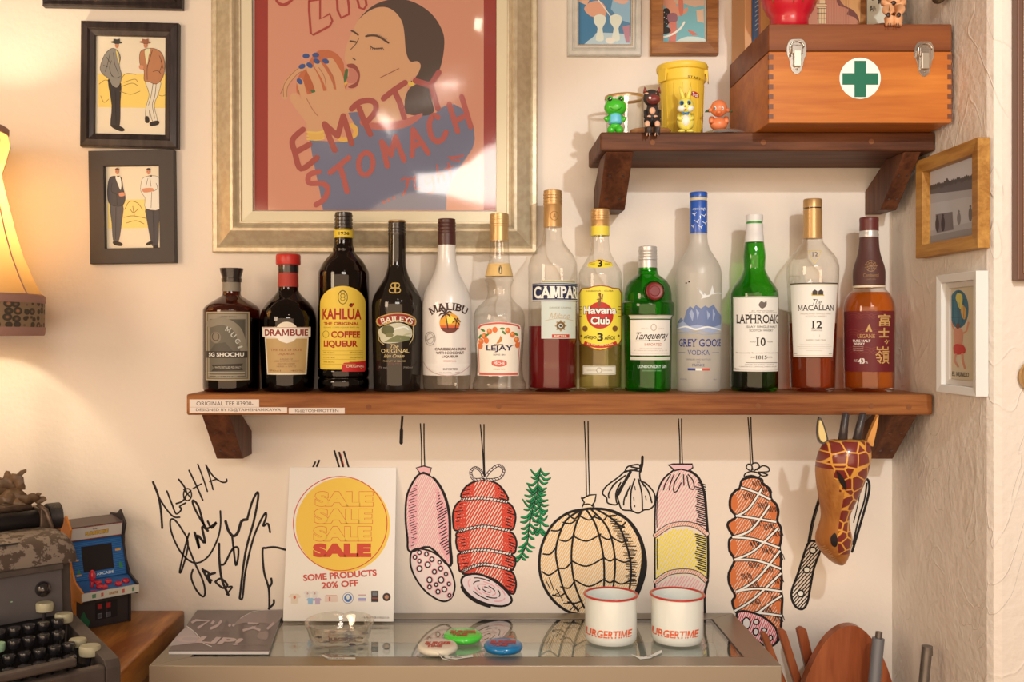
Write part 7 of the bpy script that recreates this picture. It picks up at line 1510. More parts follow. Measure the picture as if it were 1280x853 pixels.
tee(368.3, 749, 1.2, pc(224, 198, 164), pc(206, 90, 60)); tee(384.5, 743.5, .8, pc(222, 206, 184), pc(200, 150, 130)); tee(393.5, 743.5, .8, pc(222, 206, 184), pc(200, 150, 130)); tee(388, 752, .8, pc(150, 180, 200)); tee(397, 752, .8, pc(190, 160, 170)); a.l = 0
a.rect(406, 745, 422, 753, pc(230, 196, 168)); a.up(); a.rect(411, 746.5, 413, 752, pc(206, 110, 80)); a.rect(407, 744.5, 421, 745.3, pc(206, 110, 80)); a.l = 0
a.ring(435, 748, 6.6, 6.8, .8, pc(150, 150, 160)); a.ell(435, 748, 4.8, 5, pc(70, 110, 160)); a.up(); a.ell(435, 747, 2.2, 3, pc(226, 216, 200)); a.l = 0
for k, c_ in enumerate([pc(206, 160, 150), pc(230, 220, 210), pc(160, 150, 180), pc(206, 180, 170)]): a.rect(448, 743.5 + k * 2.2, 457.5, 745.7 + k * 2.2, c_)
a.rect(464, 739, 473, 753, pc(50, 44, 44)); a.up(); a.rect(465.5, 741, 471.5, 745, pc(110, 106, 100)); a.rect(465, 747.5, 472, 749, pc(150, 60, 40)); a.l = 0
a.ell(483.3, 746.8, 5, 5.2, pc(56, 40, 36)); a.up(); a.ell(483.3, 746.8, 2.6, 2.6, pc(180, 120, 80)); a.build('card_print', on_plane(Vector((0, -.060, ZC + .0016)), n_s), sgn)

# magazine
mz_ = ZC + .0062; MGt = on_plane((0, 0, mz_), (0, 0, 1)); mq = [Vector((-.4656, -.008, 0)), Vector((-.3214, -.008, 0)), Vector((-.3009, -.222, 0)), Vector((-.448, -.222, 0))]
mg = thing('magazine', (-.385, -.115, ZC), 'grey brown magazine lying flat beside the sale sign', 'magazine')
MB().prism([Vector((v.x, v.y, ZC + .0004)) for v in mq], (0, 0, 0), (0, 0, .0042)).build('pages', mat('magazine_pages', pc(226, 206, 184), .6), mg); MB().prism([Vector((v.x, v.y, ZC + .0046)) for v in mq], (0, 0, 0), (0, 0, .0014)).build('cover', mat('magazine_cover', pc(112, 92, 84), .28, noise=.12, nscale=14), mg)
T = lambda *p: tr(180, 740, 6.4, p); a = Art(); MT = pc(202, 172, 156); M2 = pc(160, 136, 122)
a.poly(catmull(T((205, 425), (335, 285), (400, 330), (450, 385), (462, 412), (400, 412), (215, 434)), True, 3), pc(186, 164, 152)); a.stroke(T((335, 272), (400, 320), (450, 375), (470, 410), (540, 440)), .9, pc(226, 208, 190)); a.poly(catmull(T((770, 215), (860, 170), (1100, 148), (1095, 210), (1040, 260), (960, 250), (800, 250), (720, 270)), True, 3), M2); a.stroke(T((770, 215), (830, 180), (900, 155), (1100, 145)), .8, pc(206, 186, 168)); a.poly(catmull(T((920, 330), (990, 320), (985, 380), (930, 385), (905, 360)), True, 3), M2); a.up()
for p in [[(380, 250), (415, 230), (520, 235), (430, 292)], [(560, 235), (540, 260)], [(620, 232), (590, 270), (530, 298)], [(690, 262), (680, 280)], [(720, 262), (712, 280)], [(830, 255), (920, 258), (870, 290), (790, 312)], [(860, 285), (930, 310)], [(1040, 250), (985, 300)]]: a.stroke(T(*p), 3.0, MT, smooth=False, cap=False)
a.text('CLIP!', *T((520, 388))[0], 80, 9, MT, .04, shear=.9, rot=.06); a.text('DESIGN AND BATHE', *T((570, 315))[0], 36, 1.2, M2); a.text('MAKE SOME PEOPLE', *T((860, 425))[0], 34, 1.2, M2); a.build('cover_print', on_plane((0, 0, ZC + .0061), (0, 0, 1)), mg, cutv=0)

# glass ashtray
def glass_real(name, col=(1, 1, 1, 1), rough=0.0):
    m, nt, b = new_mat(name); b.inputs['Base Color'].default_value = col; b.inputs['Transmission Weight'].default_value = 1; b.inputs['Roughness'].default_value = rough; b.inputs['IOR'].default_value = 1.45; return m
ta = .154; sa = (D - ta) / F; xa = bx(424.5, ta); za = ZC + .0003
ash = thing('glass_ashtray', (xa, -ta, ZC), 'round clear glass ashtray with a printed base', 'ashtray')
mb = MB(); n = 60; prof = [(.001, 0), (.040, 0), (.0445, .002), (.047, .008), (.0505, .024), (.0530, .0285), (.0525, .0310), (.0500, .0310), (.0470, .0285), (.0430, .012), (.0400, .0075), (.001, .0065)]
for r_, z_ in prof:
    for k in range(n):
        a_ = 2 * PI * k / n; dz = 0
        if z_ > .02: dz = -.0050 * sum(math.exp(-((((a_ - c0 + PI) % (2 * PI)) - PI) / .13) ** 2) for c0 in (PI / 2, PI / 2 + 2.094, PI / 2 + 4.189))
        mb.v.append(Vector((xa + r_ * math.cos(a_), -ta + r_ * math.sin(a_), za + z_ + dz)))
for j in range(len(prof) - 1):
    for k in range(n): k2 = (k + 1) % n; mb.f.append((j * n + k, j * n + k2, (j + 1) * n + k2, (j + 1) * n + k)); mb.m.append(0)
mb.f.append(tuple(range(n))); mb.m.append(0); mb.f.append(tuple((len(prof) - 1) * n + k for k in range(n))); mb.m.append(0)
mb.build('glass_bowl', glassy('ashtray_glass', (.98, .975, .95, 1), (.66, .62, .56, 1), f0=.07, bump=.05, bscale=50), ash, smooth='auto')
a = Art(); AI = pc(60, 52, 72); a.text('BURGERTIME', 428, 800, 34, 5, pc(110, 70, 70), .03)
for x, y in ((398, 797), (408, 803), (450, 798), (456, 792), (416, 790), (440, 806)): a.ell(x, y, 4.5, 1.4, AI)
a.build('base_print', on_plane((0, 0, za + .0072), (0, 0, 1)), ash, cutv=0)

# three round discs
for (tt, px, col, tc_, lb) in [(.209, 547, pc(240, 216, 176), pc(206, 80, 50), 'white round yo-yo with red lettering'), (.154, 578.5, pc(84, 206, 56), pc(190, 90, 50), 'translucent green round yo-yo with red lettering'), (.204, 629, pc(16, 110, 146), pc(190, 80, 60), 'blue round yo-yo with red lettering')]:
    x_ = bx(px, tt); y_ = -tt; z_ = ZC + .0004; R_ = .0300 if px < 600 else .0290
    d_ = thing('yoyo', (x_, y_, ZC), lb, 'toy', 'round yo-yos on the case')
    nm = {547: 'white', 578.5: 'green', 629: 'blue'}[px] + '_plastic'
    m_ = mat(nm, col, .3, coat=.4) if px != 578.5 else mat(nm, col, .25, coat=.5)
    MB().lathe(x_, y_, [(R_ * .72, z_), (R_ * .92, z_ + .0012), (R_, z_ + .0055), (R_ * .985, z_ + .008), (R_ * .93, z_ + .0108), (R_ * .82, z_ + .0120), (.0005, z_ + .0124)], 48).build('disc', m_, d_, smooth=True)
    MB().ell((x_ + .0015, y_ - R_ * .985, z_ + .0058), (.0026, .0016, .0026), 12, 8).build('string_ring', m_, d_, smooth=True)
    TM = on_plane((0, 0, z_ + .01255), (0, 0, 1)); cpy = CY + (E - z_ - .0125) * F / (D - tt)
    a = Art(); a.text('BURGER', px + 1, cpy - .3, 33, 3.6, tc_, .05, shear=.5); a.text('TIME', px - 4, cpy + 3.4, 20, 3, tc_, .05, shear=.5); a.build('lettering', TM, d_, cutv=0)
MB_ = None
sl = tag(MB().tube([Vector((bx(549, .24), -.240, ZC + .006)), Vector((bx(553, .245), -.246, ZC + .0022)), Vector((bx(562, .25), -.252, ZC + .0016))], .0007, 6).build('yoyo_string', mat('white_string', pc(230, 210, 180), .7), smooth=True), 'short white string at the rim of the white yo-yo', 'string')

# enamel mugs
EN = mat('white_enamel', pc(238, 222, 198), .22, coat=.5); ER = mat('red_enamel_rim', pc(196, 44, 32), .28, coat=.3)
for px, lb in ((763.5, 'white enamel mug with a red rim nearer the ashtray'), (846.5, 'white enamel mug with a red rim nearer the corner of the case')):
    tm = .154; sm = (D - tm) / F; xm = bx(px, tm); z_ = ZC + .0004
    mg_ = thing('enamel_mug', (xm, -tm, ZC), lb, 'mug', 'enamel mugs on the case'); R_ = 32.2 * sm; H_ = .0708
    MB().lathe(xm, -tm, [(R_ * .82, z_), (R_ * .93, z_ + .0012), (R_ * .985, z_ + .0045), (R_, z_ + .010), (R_, z_ + H_), (R_ - .0012, z_ + H_), (R_ - .0015, z_ + .006), (R_ * .85, z_ + .0025), (.0005, z_ + .0022)], 56, caps=False).build('body', EN, mg_, smooth='auto')
    MB().lathe(xm, -tm, [(R_ * .82, z_ + .0002), (.0005, z_ + .0002)], 40, caps=False).build('foot', EN, mg_)
    mb = MB(); vs = []; n1, n2 = 56, 10
    for k in range(n1):
        for j in range(n2): a_ = 2 * PI * k / n1; b_ = 2 * PI * j / n2; rr = R_ + .0004 + .0022 * math.cos(b_); mb.v.append(Vector((xm + rr * math.cos(a_), -tm + rr * math.sin(a_), z_ + H_ + .0016 * math.sin(b_))))
    for k in range(n1):
        for j in range(n2): mb.f.append((k * n2 + j, ((k + 1) % n1) * n2 + j, ((k + 1) % n1) * n2 + (j + 1) % n2, k * n2 + (j + 1) % n2)); mb.m.append(0)
    mb.build('rim', ER, mg_, smooth=True)
    hv = Vector((-.28, .96, 0)).normalized(); c_ = Vector((xm, -tm, 0)); hp = [c_ + hv * (R_ + d_) + Vector((0, 0, z_ + h_)) for d_, h_ in ((-.001, .058), (.010, .060), (.021, .054), (.024, .040), (.019, .026), (.010, .019), (-.001, .018))]
    MB().tube(hp, .0035, 10).build('handle', EN, mg_, smooth=True)
    a = Art(); ph = math.atan((px - CX) / F)
    def mm(x, y, off, R_=R_, px=px, ph=ph, xm=xm): th = math.asin(max(-.995, min(.995, (x - px) * sm / R_))) - ph; return (xm + (R_ + off) * math.sin(th), -tm - (R_ + off) * math.cos(th), E + (CY - y) * (D - tm - .8 * R_) / F)
    g1 = [pc(206, 70, 36), pc(226, 96, 50), pc(236, 140, 90)]
    a.text('URGERTIME', px - 2.5, 792.6, 56, 10, g1[1], .03, shear=.12, rot=-.02)
    a.up()
    for y in (795.2, 797.6): a.line(px - 30, y, px + 27, y - 1, .5, pc(238, 222, 198))
    a.build('lettering', mm, mg_, cut=2, base=3e-4)

# ------------------------------------------------------------------ brown table, lamp, cabinet toy, typewriter
ZT = E - .467
TW = wood('table_wood', pc(206, 128, 56), pc(146, 78, 34), 'Y', .32, 9, 6, coat=.3)
tbl = thing('side_table', (-1.1, -.6, 0), 'thick brown wooden table beside the display case', 'table')
MB().box(-1.75, -.4885, -.95, -.001, ZT - .048, ZT).build('tabletop', TW, tbl, bevel=.004, segs=3)
MB().box(-.540, -.500, -.93, -.02, .001, ZT - .0482).build('side_panel', TW, tbl, bevel=.002); MB().box(-1.72, -1.68, -.93, -.02, .001, ZT - .0482).build('side_panel', TW, tbl, bevel=.002)

# lamp
tl = .155; sL = (D - tl) / F; xl = bx(-60, tl); zl = lambda py: E + (CY - py) * sL
lamp = thing('table_lamp', (xl, -tl, ZT), 'glowing cream fabric table lamp at the left edge of the photo', 'lamp')
def shade_mat():
    m = bpy.data.materials.new('lamp_fabric'); m.use_nodes = True; nt = m.node_tree; nt.nodes.clear(); out = nt.nodes.new('ShaderNodeOutputMaterial')
    d = nt.nodes.new('ShaderNodeBsdfDiffuse'); d.inputs[0].default_value = (.72, .55, .30, 1); t = nt.nodes.new('ShaderNodeBsdfTranslucent'); t.inputs[0].default_value = (.66, .40, .15, 1)
    mx = nt.nodes.new('ShaderNodeMixShader'); mx.inputs[0].default_value = .55; nt.links.new(d.outputs[0], mx.inputs[1]); nt.links.new(t.outputs[0], mx.inputs[2]); nt.links.new(mx.outputs[0], out.inputs[0]); return m
SHM = shade_mat()
cur = [(158, 62), (178, 66), (198, 61), (215, 56), (235, 60), (260, 66), (290, 73), (320, 82), (345, 92), (362, 100), (372, 106)]
def scallop(prof, n, name, m, seg=96, thick=.0006):
    mb = MB(); 
    for y, h in prof:
        for k in range(seg): a_ = 2 * PI * k / seg; r_ = h * sL * (1 - .035 * abs(math.sin(a_ * n / 2)) ** .6 * 0 ); mb.v.append(Vector((xl + r_ * math.cos(a_), -tl + r_ * math.sin(a_), zl(y))))
    for j in range(len(prof) - 1):
        for k in range(seg): k2 = (k + 1) % seg; mb.f.append((j * seg + k, j * seg + k2, (j + 1) * seg + k2, (j + 1) * seg + k)); mb.m.append(0)
    return mb.build(name, m, lamp, smooth=True)
scallop(cur, 8, 'shade', SHM)
BRD = mat('mauve_braid', pc(176, 124, 100), .8, bump=.5, bscale=500)
def lace():
    m, nt, b = new_mat('woven_trim'); tc = nt.nodes.new('ShaderNodeTexCoord'); mp = nt.nodes.new('ShaderNodeMapping'); mp.inputs['Scale'].default_value = (60, 60, 90); nt.links.new(tc.outputs['Object'], mp.inputs[0])
    v = nt.nodes.new('ShaderNodeTexVoronoi'); v.inputs['Scale'].default_value = 1; v.inputs['Randomness'].default_value = .35; nt.links.new(mp.outputs[0], v.inputs['Vector']); r = nt.nodes.new('ShaderNodeValToRGB'); e = r.color_ramp.elements
    e[0].position = .18; e[0].color = pc(176, 116, 74); e[1].position = .3; e[1].color = pc(84, 70, 52); x = e.new(.5); x.color = pc(70, 58, 44); x = e.new(.56); x.color = pc(150, 116, 80); nt.links.new(v.outputs['Distance'], r.inputs[0]); nt.links.new(r.outputs[0], b.inputs['Base Color']); b.inputs['Roughness'].default_value = .85; return m
scallop([(376, 107), (410, 106.5)], 8, 'woven_band', lace()); scallop([(368, 105), (371, 108), (378, 108), (379, 107)], 8, 'upper_braid', BRD); scallop([(409, 107), (411, 107.8), (418, 107), (420, 106)], 8, 'lower_braid', BRD); scallop([(156, 62), (158, 65), (164, 65), (166, 63.5)], 8, 'top_braid', BRD)
for k in range(8):
    a_ = -PI / 2 + .60 + k * PI / 4; pts = [(xl + (h * sL + .0008) * math.cos(a_), -tl + (h * sL + .0008) * math.sin(a_), zl(y)) for y, h in cur]
    MB().tube(pts, .0011, 6).build('seam_braid', BRD, lamp, smooth=True)
BRASS = mat('old_brass', pc(170, 120, 60), .35, .8)
MB().lathe(xl, -tl, [(.055, ZT + .0005), (.056, ZT + .006), (.045, ZT + .014), (.016, ZT + .022), (.011, ZT + .05), (.018, ZT + .08), (.011, ZT + .11), (.009, ZT + .2), (.014, zl(400)), (.008, zl(330)), (.012, zl(300)), (.012, zl(285)), (.002, zl(284))], 32).build('stand', BRASS, lamp, smooth=True)
for a_ in (0, PI / 2): MB().tube([(xl - 56 * sL * math.cos(a_), -tl - 56 * sL * math.sin(a_), zl(212)), (xl + 56 * sL * math.cos(a_), -tl + 56 * sL * math.sin(a_), zl(212))], .001, 6).build('shade_ring_wire', BRASS, lamp)

def local(o, deg):
    c, s = math.cos(math.radians(deg)), math.sin(math.radians(deg))
    return lambda x, y, z: Vector((o[0] + x * c - y * s, o[1] + x * s + y * c, o[2] + z))
def Lmb(mb, L): mb.v = [L(*v) for v in mb.v]; return mb
def Lplane(L, y0, z0, dy, dz):
    """front facing plane in a turned frame, tilted along (dy,dz): u across (x), v up along the tilt"""
    n = math.hypot(dy, dz); dy, dz = dy / n, dz / n
    return lambda u, v, off: L(u, y0 + dy * v - dz * off, z0 + dz * v + dy * off)
# ---- small arcade cabinet
A_o = (-.5545, -(D - 1.6155), ZT); L = local(A_o, 43); AW = .092
arc_ = thing('toy_arcade_cabinet', L(-AW / 2, .03, 0), 'miniature arcade cabinet with a blue screen panel and red joystick', 'toy')
BLKP = mat('cabinet_black', pc(46, 38, 36), .45); ORG = mat('cabinet_orange', pc(226, 130, 40), .45); BLP = mat('cabinet_blue', pc(36, 84, 130), .4)
side = [(0.003, 0.0005), (0.003, .050), (-.022, .0505), (-.026, .054), (-.026, .068), (.004, .079), (.018, .098), (.027, .122), (.027, .138), (.020, .158), (.040, .178), (.052, .170), (.078, .168), (.084, .16), (.084, .0005)]
for nm, x0, x1, m_ in (('side_panel', -.0032, 0, BLKP), ('side_panel', -AW, -AW + .0032, ORG)):
    mb = MB(); mb.prism([Vector((x0, y, z)) for y, z in side], (0, 0, 0), (x1 - x0, 0, 0)); Lmb(mb, L).build(nm, m_, arc_, bevel=.0004)
mb = MB(); mb.prism([Vector((-AW - .0004, y, z)) for y, z in side], (0, 0, 0), (.0003, 0, 0)); 
def slab(name, pts, m_, x0=-AW + .0034, x1=-.0034): mb = MB(); mb.prism([Vector((x0, y, z)) for y, z in pts], (0, 0, 0), (x1 - x0, 0, 0)); return Lmb(mb, L).build(name, m_, arc_)
slab('lower_body', [(.006, .001), (.006, .050), (.08, .050), (.08, .001)], BLKP); slab('control_deck', [(-.022, .052), (-.0225, .064), (.010, .0765), (.03, .0765), (.03, .052)], BLP); slab('screen_bezel', [(.012, .077), (.034, .136), (.07, .136), (.07, .077)], BLP); slab('marquee', [(.030, .137), (.026, .160), (.07, .166), (.07, .137)], mat('marquee_back', pc(90, 70, 60), .5))
slab('front_strip', [(-.0262, .0535), (-.0265, .0655), (-.0225, .0655), (-.0225, .0535)], mat('strip_cream', pc(206, 190, 160), .45), -AW, 0)
BZ = Lplane(L, .012, .077, .022, .059); a = Art()
def LA(a, name, pl, par): return a.build(name, lambda u, v, off: pl(u * .001, -v * .001, off), par, cutv=0)
a.rect(-86, 0, -6, -62, pc(40, 90, 138))
for k in range(20): a.line(-87, -3 * k - 1.5, -5, -3 * k - 1.5, .7, pc(60, 120, 160))
a.up(); a.poly([(-71, -53), (-21, -53), (-23, -12), (-72, -12)], pc(34, 28, 26)); a.text('MY ARCADE', -44, -6.8, 40, 4.6, pc(206, 206, 200), .03)
a.poly([(-17, -42), (-8, -42), (-8, -39), (-17, -39)], pc(220, 150, 60)); a.poly([(-14, -11), (-8, -11), (-9, -18), (-12, -22), (-14, -17)], pc(60, 130, 70)); a.rect(-84, -10, -76, -7.5, pc(220, 150, 60)); a.poly([(-83, -11), (-77, -11), (-79, -19)], pc(60, 130, 70)); a.rect(-86, -34, -77, -31.5, pc(220, 150, 60)); LA(a, 'bezel_print', BZ, arc_)
a = Art(); a.rect(-87, -1, -5, -22, pc(206, 186, 160)); a.up(); a.text('BURGERTIME', -46, -10.5, 38, 7, pc(150, 96, 40), .09); a.up(); a.text('BURGERTIME', -46, -10.5, 37, 6, pc(230, 180, 70), .03); a.text('THE', -50, -17, 8, 2, pc(90, 60, 40), .02); a.l = 1; a.rect(-87, -1, -5, -2, pc(160, 60, 44)); a.rect(-87, -21, -5, -22, pc(160, 60, 44)); LA(a, 'marquee_print', Lplane(L, .0301, .137, -.004, .023), arc_)
a = Art(); a.rect(-58, -12, -40, -40, pc(30, 26, 26)); a.rect(-38, -12, -22, -40, pc(30, 26, 26)); a.up()
for x in (-54, -40): a.rect(x, -29, x + 7, -37, pc(170, 40, 36)); a.rect(x, -14, x + 7, -22, pc(120, 112, 104)); a.up(); a.rect(x + 1, -15, x + 6, -21, pc(80, 74, 70)); a.l -= 1
a.poly([(-84, -4), (-70, -2), (-66, -12), (-72, -20), (-76, -30), (-80, -24), (-83, -14)], pc(40, 100, 60)); a.text('NO', -14, -24, .1, .1, BK) if False else None; LA(a, 'door_print', Lplane(L, .0059, .0, 0, .05), arc_)
a = Art(); a.text('BURGERTIME', -42, -6, 14, 4, pc(170, 110, 40), .04); a.rect(-76, -3, -70, -9, pc(90, 130, 90)); a.rect(-12, -3, -8, -9, pc(90, 130, 90)); a.rect(-62, -3, -58, -9, pc(196, 90, 70)); a.rect(-28, -3, -24, -9, pc(196, 90, 70)); LA(a, 'strip_print', Lplane(L, -.0266, .0537, 0, .012), arc_)
RJ = mat('joystick_red', pc(206, 34, 44), .25, coat=.5)
def Lt(pts, r, n, name, m_, par=None, sm=True): return MB().tube([L(*p) for p in pts], r, n).build(name, m_, par or arc_, smooth=sm)
j_ = Lt([(-.069, -.008, .0655), (-.069, -.0085, .068)], [.011, .010], 20, 'joystick_base', RJ); Lt([(-.069, -.0085, .068), (-.069, -.009, .080)], .0022, 10, 'joystick_shaft', RJ, j_); MB().ell(L(-.069, -.0095, .0875), (.0052, .0052, .0095), 16, 12).build('joystick_ball', RJ, j_, smooth=True)
for x, y in ((-.056, 0), (-.058, -.011), (-.040, -.002), (-.028, -.012), (-.014, -.008), (-.052, -.014)):
    z_ = .064 + (y + .0225) * .385; Lt([(x, y, z_), (x, y - .001, z_ + .0028)], [.0058, .0052], 16, 'button', RJ)

# ---- typewriter
T_o = (-.4715, -1.33 + 0, ZT); T_o = (-.4715, -(D - 1.33), ZT); L = local(T_o, 42)
def peel():
    m, nt, b = new_mat('peeling_paint'); tc = nt.nodes.new('ShaderNodeTexCoord'); n = nt.nodes.new('ShaderNodeTexNoise'); n.inputs['Scale'].default_value = 60; n.inputs['Detail'].default_value = 7; n.inputs['Roughness'].default_value = .65; nt.links.new(tc.outputs['Object'], n.inputs[0])
    r = nt.nodes.new('ShaderNodeValToRGB'); e = r.color_ramp.elements; e[0].position = .50; e[0].color = pc(84, 64, 50); e[1].position = .53; e[1].color = pc(136, 114, 92); nt.links.new(n.outputs['Fac'], r.inputs[0]); nt.links.new(r.outputs[0], b.inputs['Base Color']); b.inputs['Roughness'].default_value = .6; b.inputs['Metallic'].default_value = .15
    bp = nt.nodes.new('ShaderNodeBump'); bp.inputs['Strength'].default_value = .3; bp.inputs['Distance'].default_value = .001; nt.links.new(r.outputs[0], bp.inputs['Height']); nt.links.new(bp.outputs[0], b.inputs['Normal']); return m
PEEL = peel(); TGR = mat('typewriter_grey', pc(88, 72, 60), .5, .25, bump=.15, bscale=200, noise=.25, nscale=30); TGR2 = mat('typewriter_plate', pc(96, 84, 76), .55, .15, noise=.12, nscale=20); TBK = mat('typewriter_black', pc(40, 34, 32), .5); KEYC = mat('key_black', pc(34, 30, 30), .25, coat=.4); KEYT = mat('key_top', pc(52, 46, 46), .3, coat=.3); CRMK = mat('key_cream', pc(176, 158, 118), .4); GRNK = mat('key_green', pc(150, 176, 130), .4); TRS = mat('rusty_steel', pc(120, 92, 70), .5, .6, noise=.4, nscale=60)
tyw = thing('typewriter', L(-.15, .14, 0), 'old grey typewriter with peeling paint and round keys', 'typewriter')
sp_ = [(.0, .0), (.0, .024), (.006, .033), (.02, .036), (.172, .059), (.178, .066), (.182, .10), (.186, .136), (.28, .136), (.285, .12), (.285, .0)]
for x0, x1 in ((-.020, 0), (-.33, -.31)):
    mb = MB(); mb.prism([Vector((x0, y, z)) for y, z in sp_], (0, 0, 0), (x1 - x0, 0, 0)); Lmb(mb, L).build('side_frame', TGR, tyw, bevel=.005, segs=3)
mb = MB(); mb.box(-.31, -.02, .0, .016, .0, .028); Lmb(mb, L).build('front_frame', TGR, tyw, bevel=.003)
mb = MB(); mb.box(-.31, -.02, .016, .28, .004, .012); Lmb(mb, L).build('key_bed', TBK, tyw)
# rounded cover
mb = MB(); cp = [(.166, .134), (.164, .146), (.168, .160), (.178, .170), (.192, .1745), (.225, .176), (.262, .174), (.276, .164), (.282, .148), (.282, .134)]
xs = [(-.334, 1), (0.000, 1)]; M_ = 8
for xx, sc in [(-.33, .0), (-.328, .55), (-.318, .85), (-.30, 1), (-.016, 1), (-.004, .93), (.001, .78), (.0035, .5), (.004, 0.0)]:
    for y, z in cp: mb.v.append(Vector((xx, .223 + (y - .223) * (.90 + .10 * sc), .134 + (z - .134) * (.0 + sc) if sc > 0 else .134)))
n_ = len(cp)
for i in range(8):
    for j in range(n_ - 1): mb.f.append((i * n_ + j, (i + 1) * n_ + j, (i + 1) * n_ + j + 1, i * n_ + j + 1)); mb.m.append(0)
Lmb(mb, L).build('cover', PEEL, tyw, smooth=True)
mb = MB(); mb.box(-.16, -.075, .176, .1775, .169, .1715); Lmb(mb, L).build('cover_slot', TBK, tyw)
mb = MB(); mb.prism([Vector((-.31, y, z)) for y, z in ((.162, .062), (.168, .133), (.174, .133), (.170, .062))], (0, 0, 0), (.292, 0, 0)); Lmb(mb, L).build('front_plate', TGR2, tyw, bevel=.001)
mb = MB(); mb.prism([Vector((-.3095, y, z)) for y, z in ((.158, .128), (.159, .1355), (.168, .1365), (.168, .128))], (0, 0, 0), (.291, 0, 0)); Lmb(mb, L).build('plate_trim', TGR, tyw, bevel=.001)
mb = MB(); p = L(-.046, .163, .103); 
MB().ell(p, (.011, .0105, .011), 18, 12).build('round_knob', mat('knob_black', pc(34, 28, 26), .2, coat=.5), tyw, smooth=True)
mb = MB(); mb.box(-.26, -.112, .148, .158, .066, .078); Lmb(mb, L).build('paper_lever', CRMK, tyw, bevel=.002)
mb = MB(); mb.box(-.31, -.02, .172, .176, .012, .064); Lmb(mb, L).build('inner_back', TBK, tyw)
a = Art(); GN = pc(150, 176, 130)
for k in range(4): a.line(-118 + k * 3, -34 - k % 2 * 3, -116 + k * 3, -40, 1.3, GN)
a.ell(-88, -30, 1.6, .8, GN); a.build('plate_decal', lambda u, v, off: L(u * .001, .162 + (-v) * .001 * .085 - off, .062 - v * .001), tyw, cutv=0)
rnd = random.Random(11)
rowsK = [(.034, .040, -.055, 15, 0), (.062, .049, -.046, 15, 1), (.091, .059, -.050, 15, 2), (.119, .068, -.041, 15, 3)]
for y, z, x0, n, ri in rowsK:
    for k in range(n):
        x = x0 - k * .0192
        if x < -.30: break
        kk = L(x, y, z); st = L(x, y + .012, .013)
        topm = GRNK if (ri == 2 and k == 4) else KEYT
        bm_ = KEYC if topm is KEYT else GRNK
        ky = MB().lathe(kk.x, kk.y, [(.0070, kk.z - .0105), (.0080, kk.z - .009), (.0086, kk.z - .001), (.0080, kk.z + .0004), (.0072, kk.z + .0006)], 18).build('key', bm_, tyw, smooth='auto')
        MB().lathe(kk.x, kk.y, [(.0064, kk.z + .0003), (.0055, kk.z + .0002), (.003, kk.z - .0003), (.0003, kk.z - .0004)], 16, caps=False).build('key_top', topm, ky, smooth=True)
        MB().tube([(kk.x, kk.y, kk.z - .006), (st.x, st.y, st.z)], .0018, 6).build('key_stem', TBK, ky)
for x, y, z, r_, h_ in ((-.027, .134, .071, .0125, .012), (-.048, .150, .087, .012, .012), (-.022, .050, .044, .0145, .013), (-.028, .078, .048, .0120, .010)):
    kk = L(x, y, z); ky = MB().lathe(kk.x, kk.y, [(r_ * .95, kk.z - h_), (r_, kk.z - h_ * .7), (r_, kk.z - .002), (r_ * .9, kk.z), (.0005, kk.z)], 24, sx=1.0, sy=.85).build('cream_key', CRMK, tyw, smooth='auto'); st = L(x, y + .008, .013); MB().tube([(kk.x, kk.y, kk.z - h_), (st.x, st.y, st.z)], .003, 6).build('key_stem', TBK, ky)
mb = MB(); mb.box(-.245, -.055, .006, .020, .033, .044); Lmb(mb, L).build('space_bar', TGR, tyw, bevel=.003)
# carriage
Lt([(-.33, .272, .184), (-.012, .272, .184)], .0145, 20, 'platen', TBK, tyw); mb = MB(); mb.box(-.33, -.018, .285, .305, .16, .202); Lmb(mb, L).build('carriage_rail', mat('carriage_dark', pc(66, 50, 42), .5, .3, noise=.3, nscale=40), tyw, bevel=.002)
mb = MB(); mb.box(-.018, -.006, .255, .300, .168, .202); Lmb(mb, L).build('carriage_end', TRS, tyw, bevel=.002)
pr = [(-.006, .012), (-.004, .0185), (.002, .0205)]
kn_ = []; 
for i in range(9): kn_ += [(-.004 + i * .0022, .0200), (-.0032 + i * .0022, .0206), (-.0026 + i * .0022, .0206), (-.0024 + i * .0022, .0198)]
o = MB().tube([L(x, .272, .186) for x, r_ in kn_], [r_ for x, r_ in kn_], 28).build('platen_knob', mat('knob_rubber', pc(44, 38, 36), .5), tyw, smooth='auto'); Lt([(.0155, .272, .186), (.019, .272, .186)], [.009, .007], 16, 'knob_hub', TRS, o)
Lt([(-.33, .262, .206), (-.03, .262, .206)], .0045, 12, 'paper_rod', TRS, tyw); Lt([(-.20, .258, .2065), (-.085, .258, .2065)], .0085, 16, 'paper_roller', mat('roller_grey', pc(130, 104, 84), .4, .5), tyw); Lt([(-.02, .262, .208), (-.012, .25, .200), (-.004, .246, .170), (.006, .244, .166)], .0035, 10, 'release_lever', TRS, tyw)
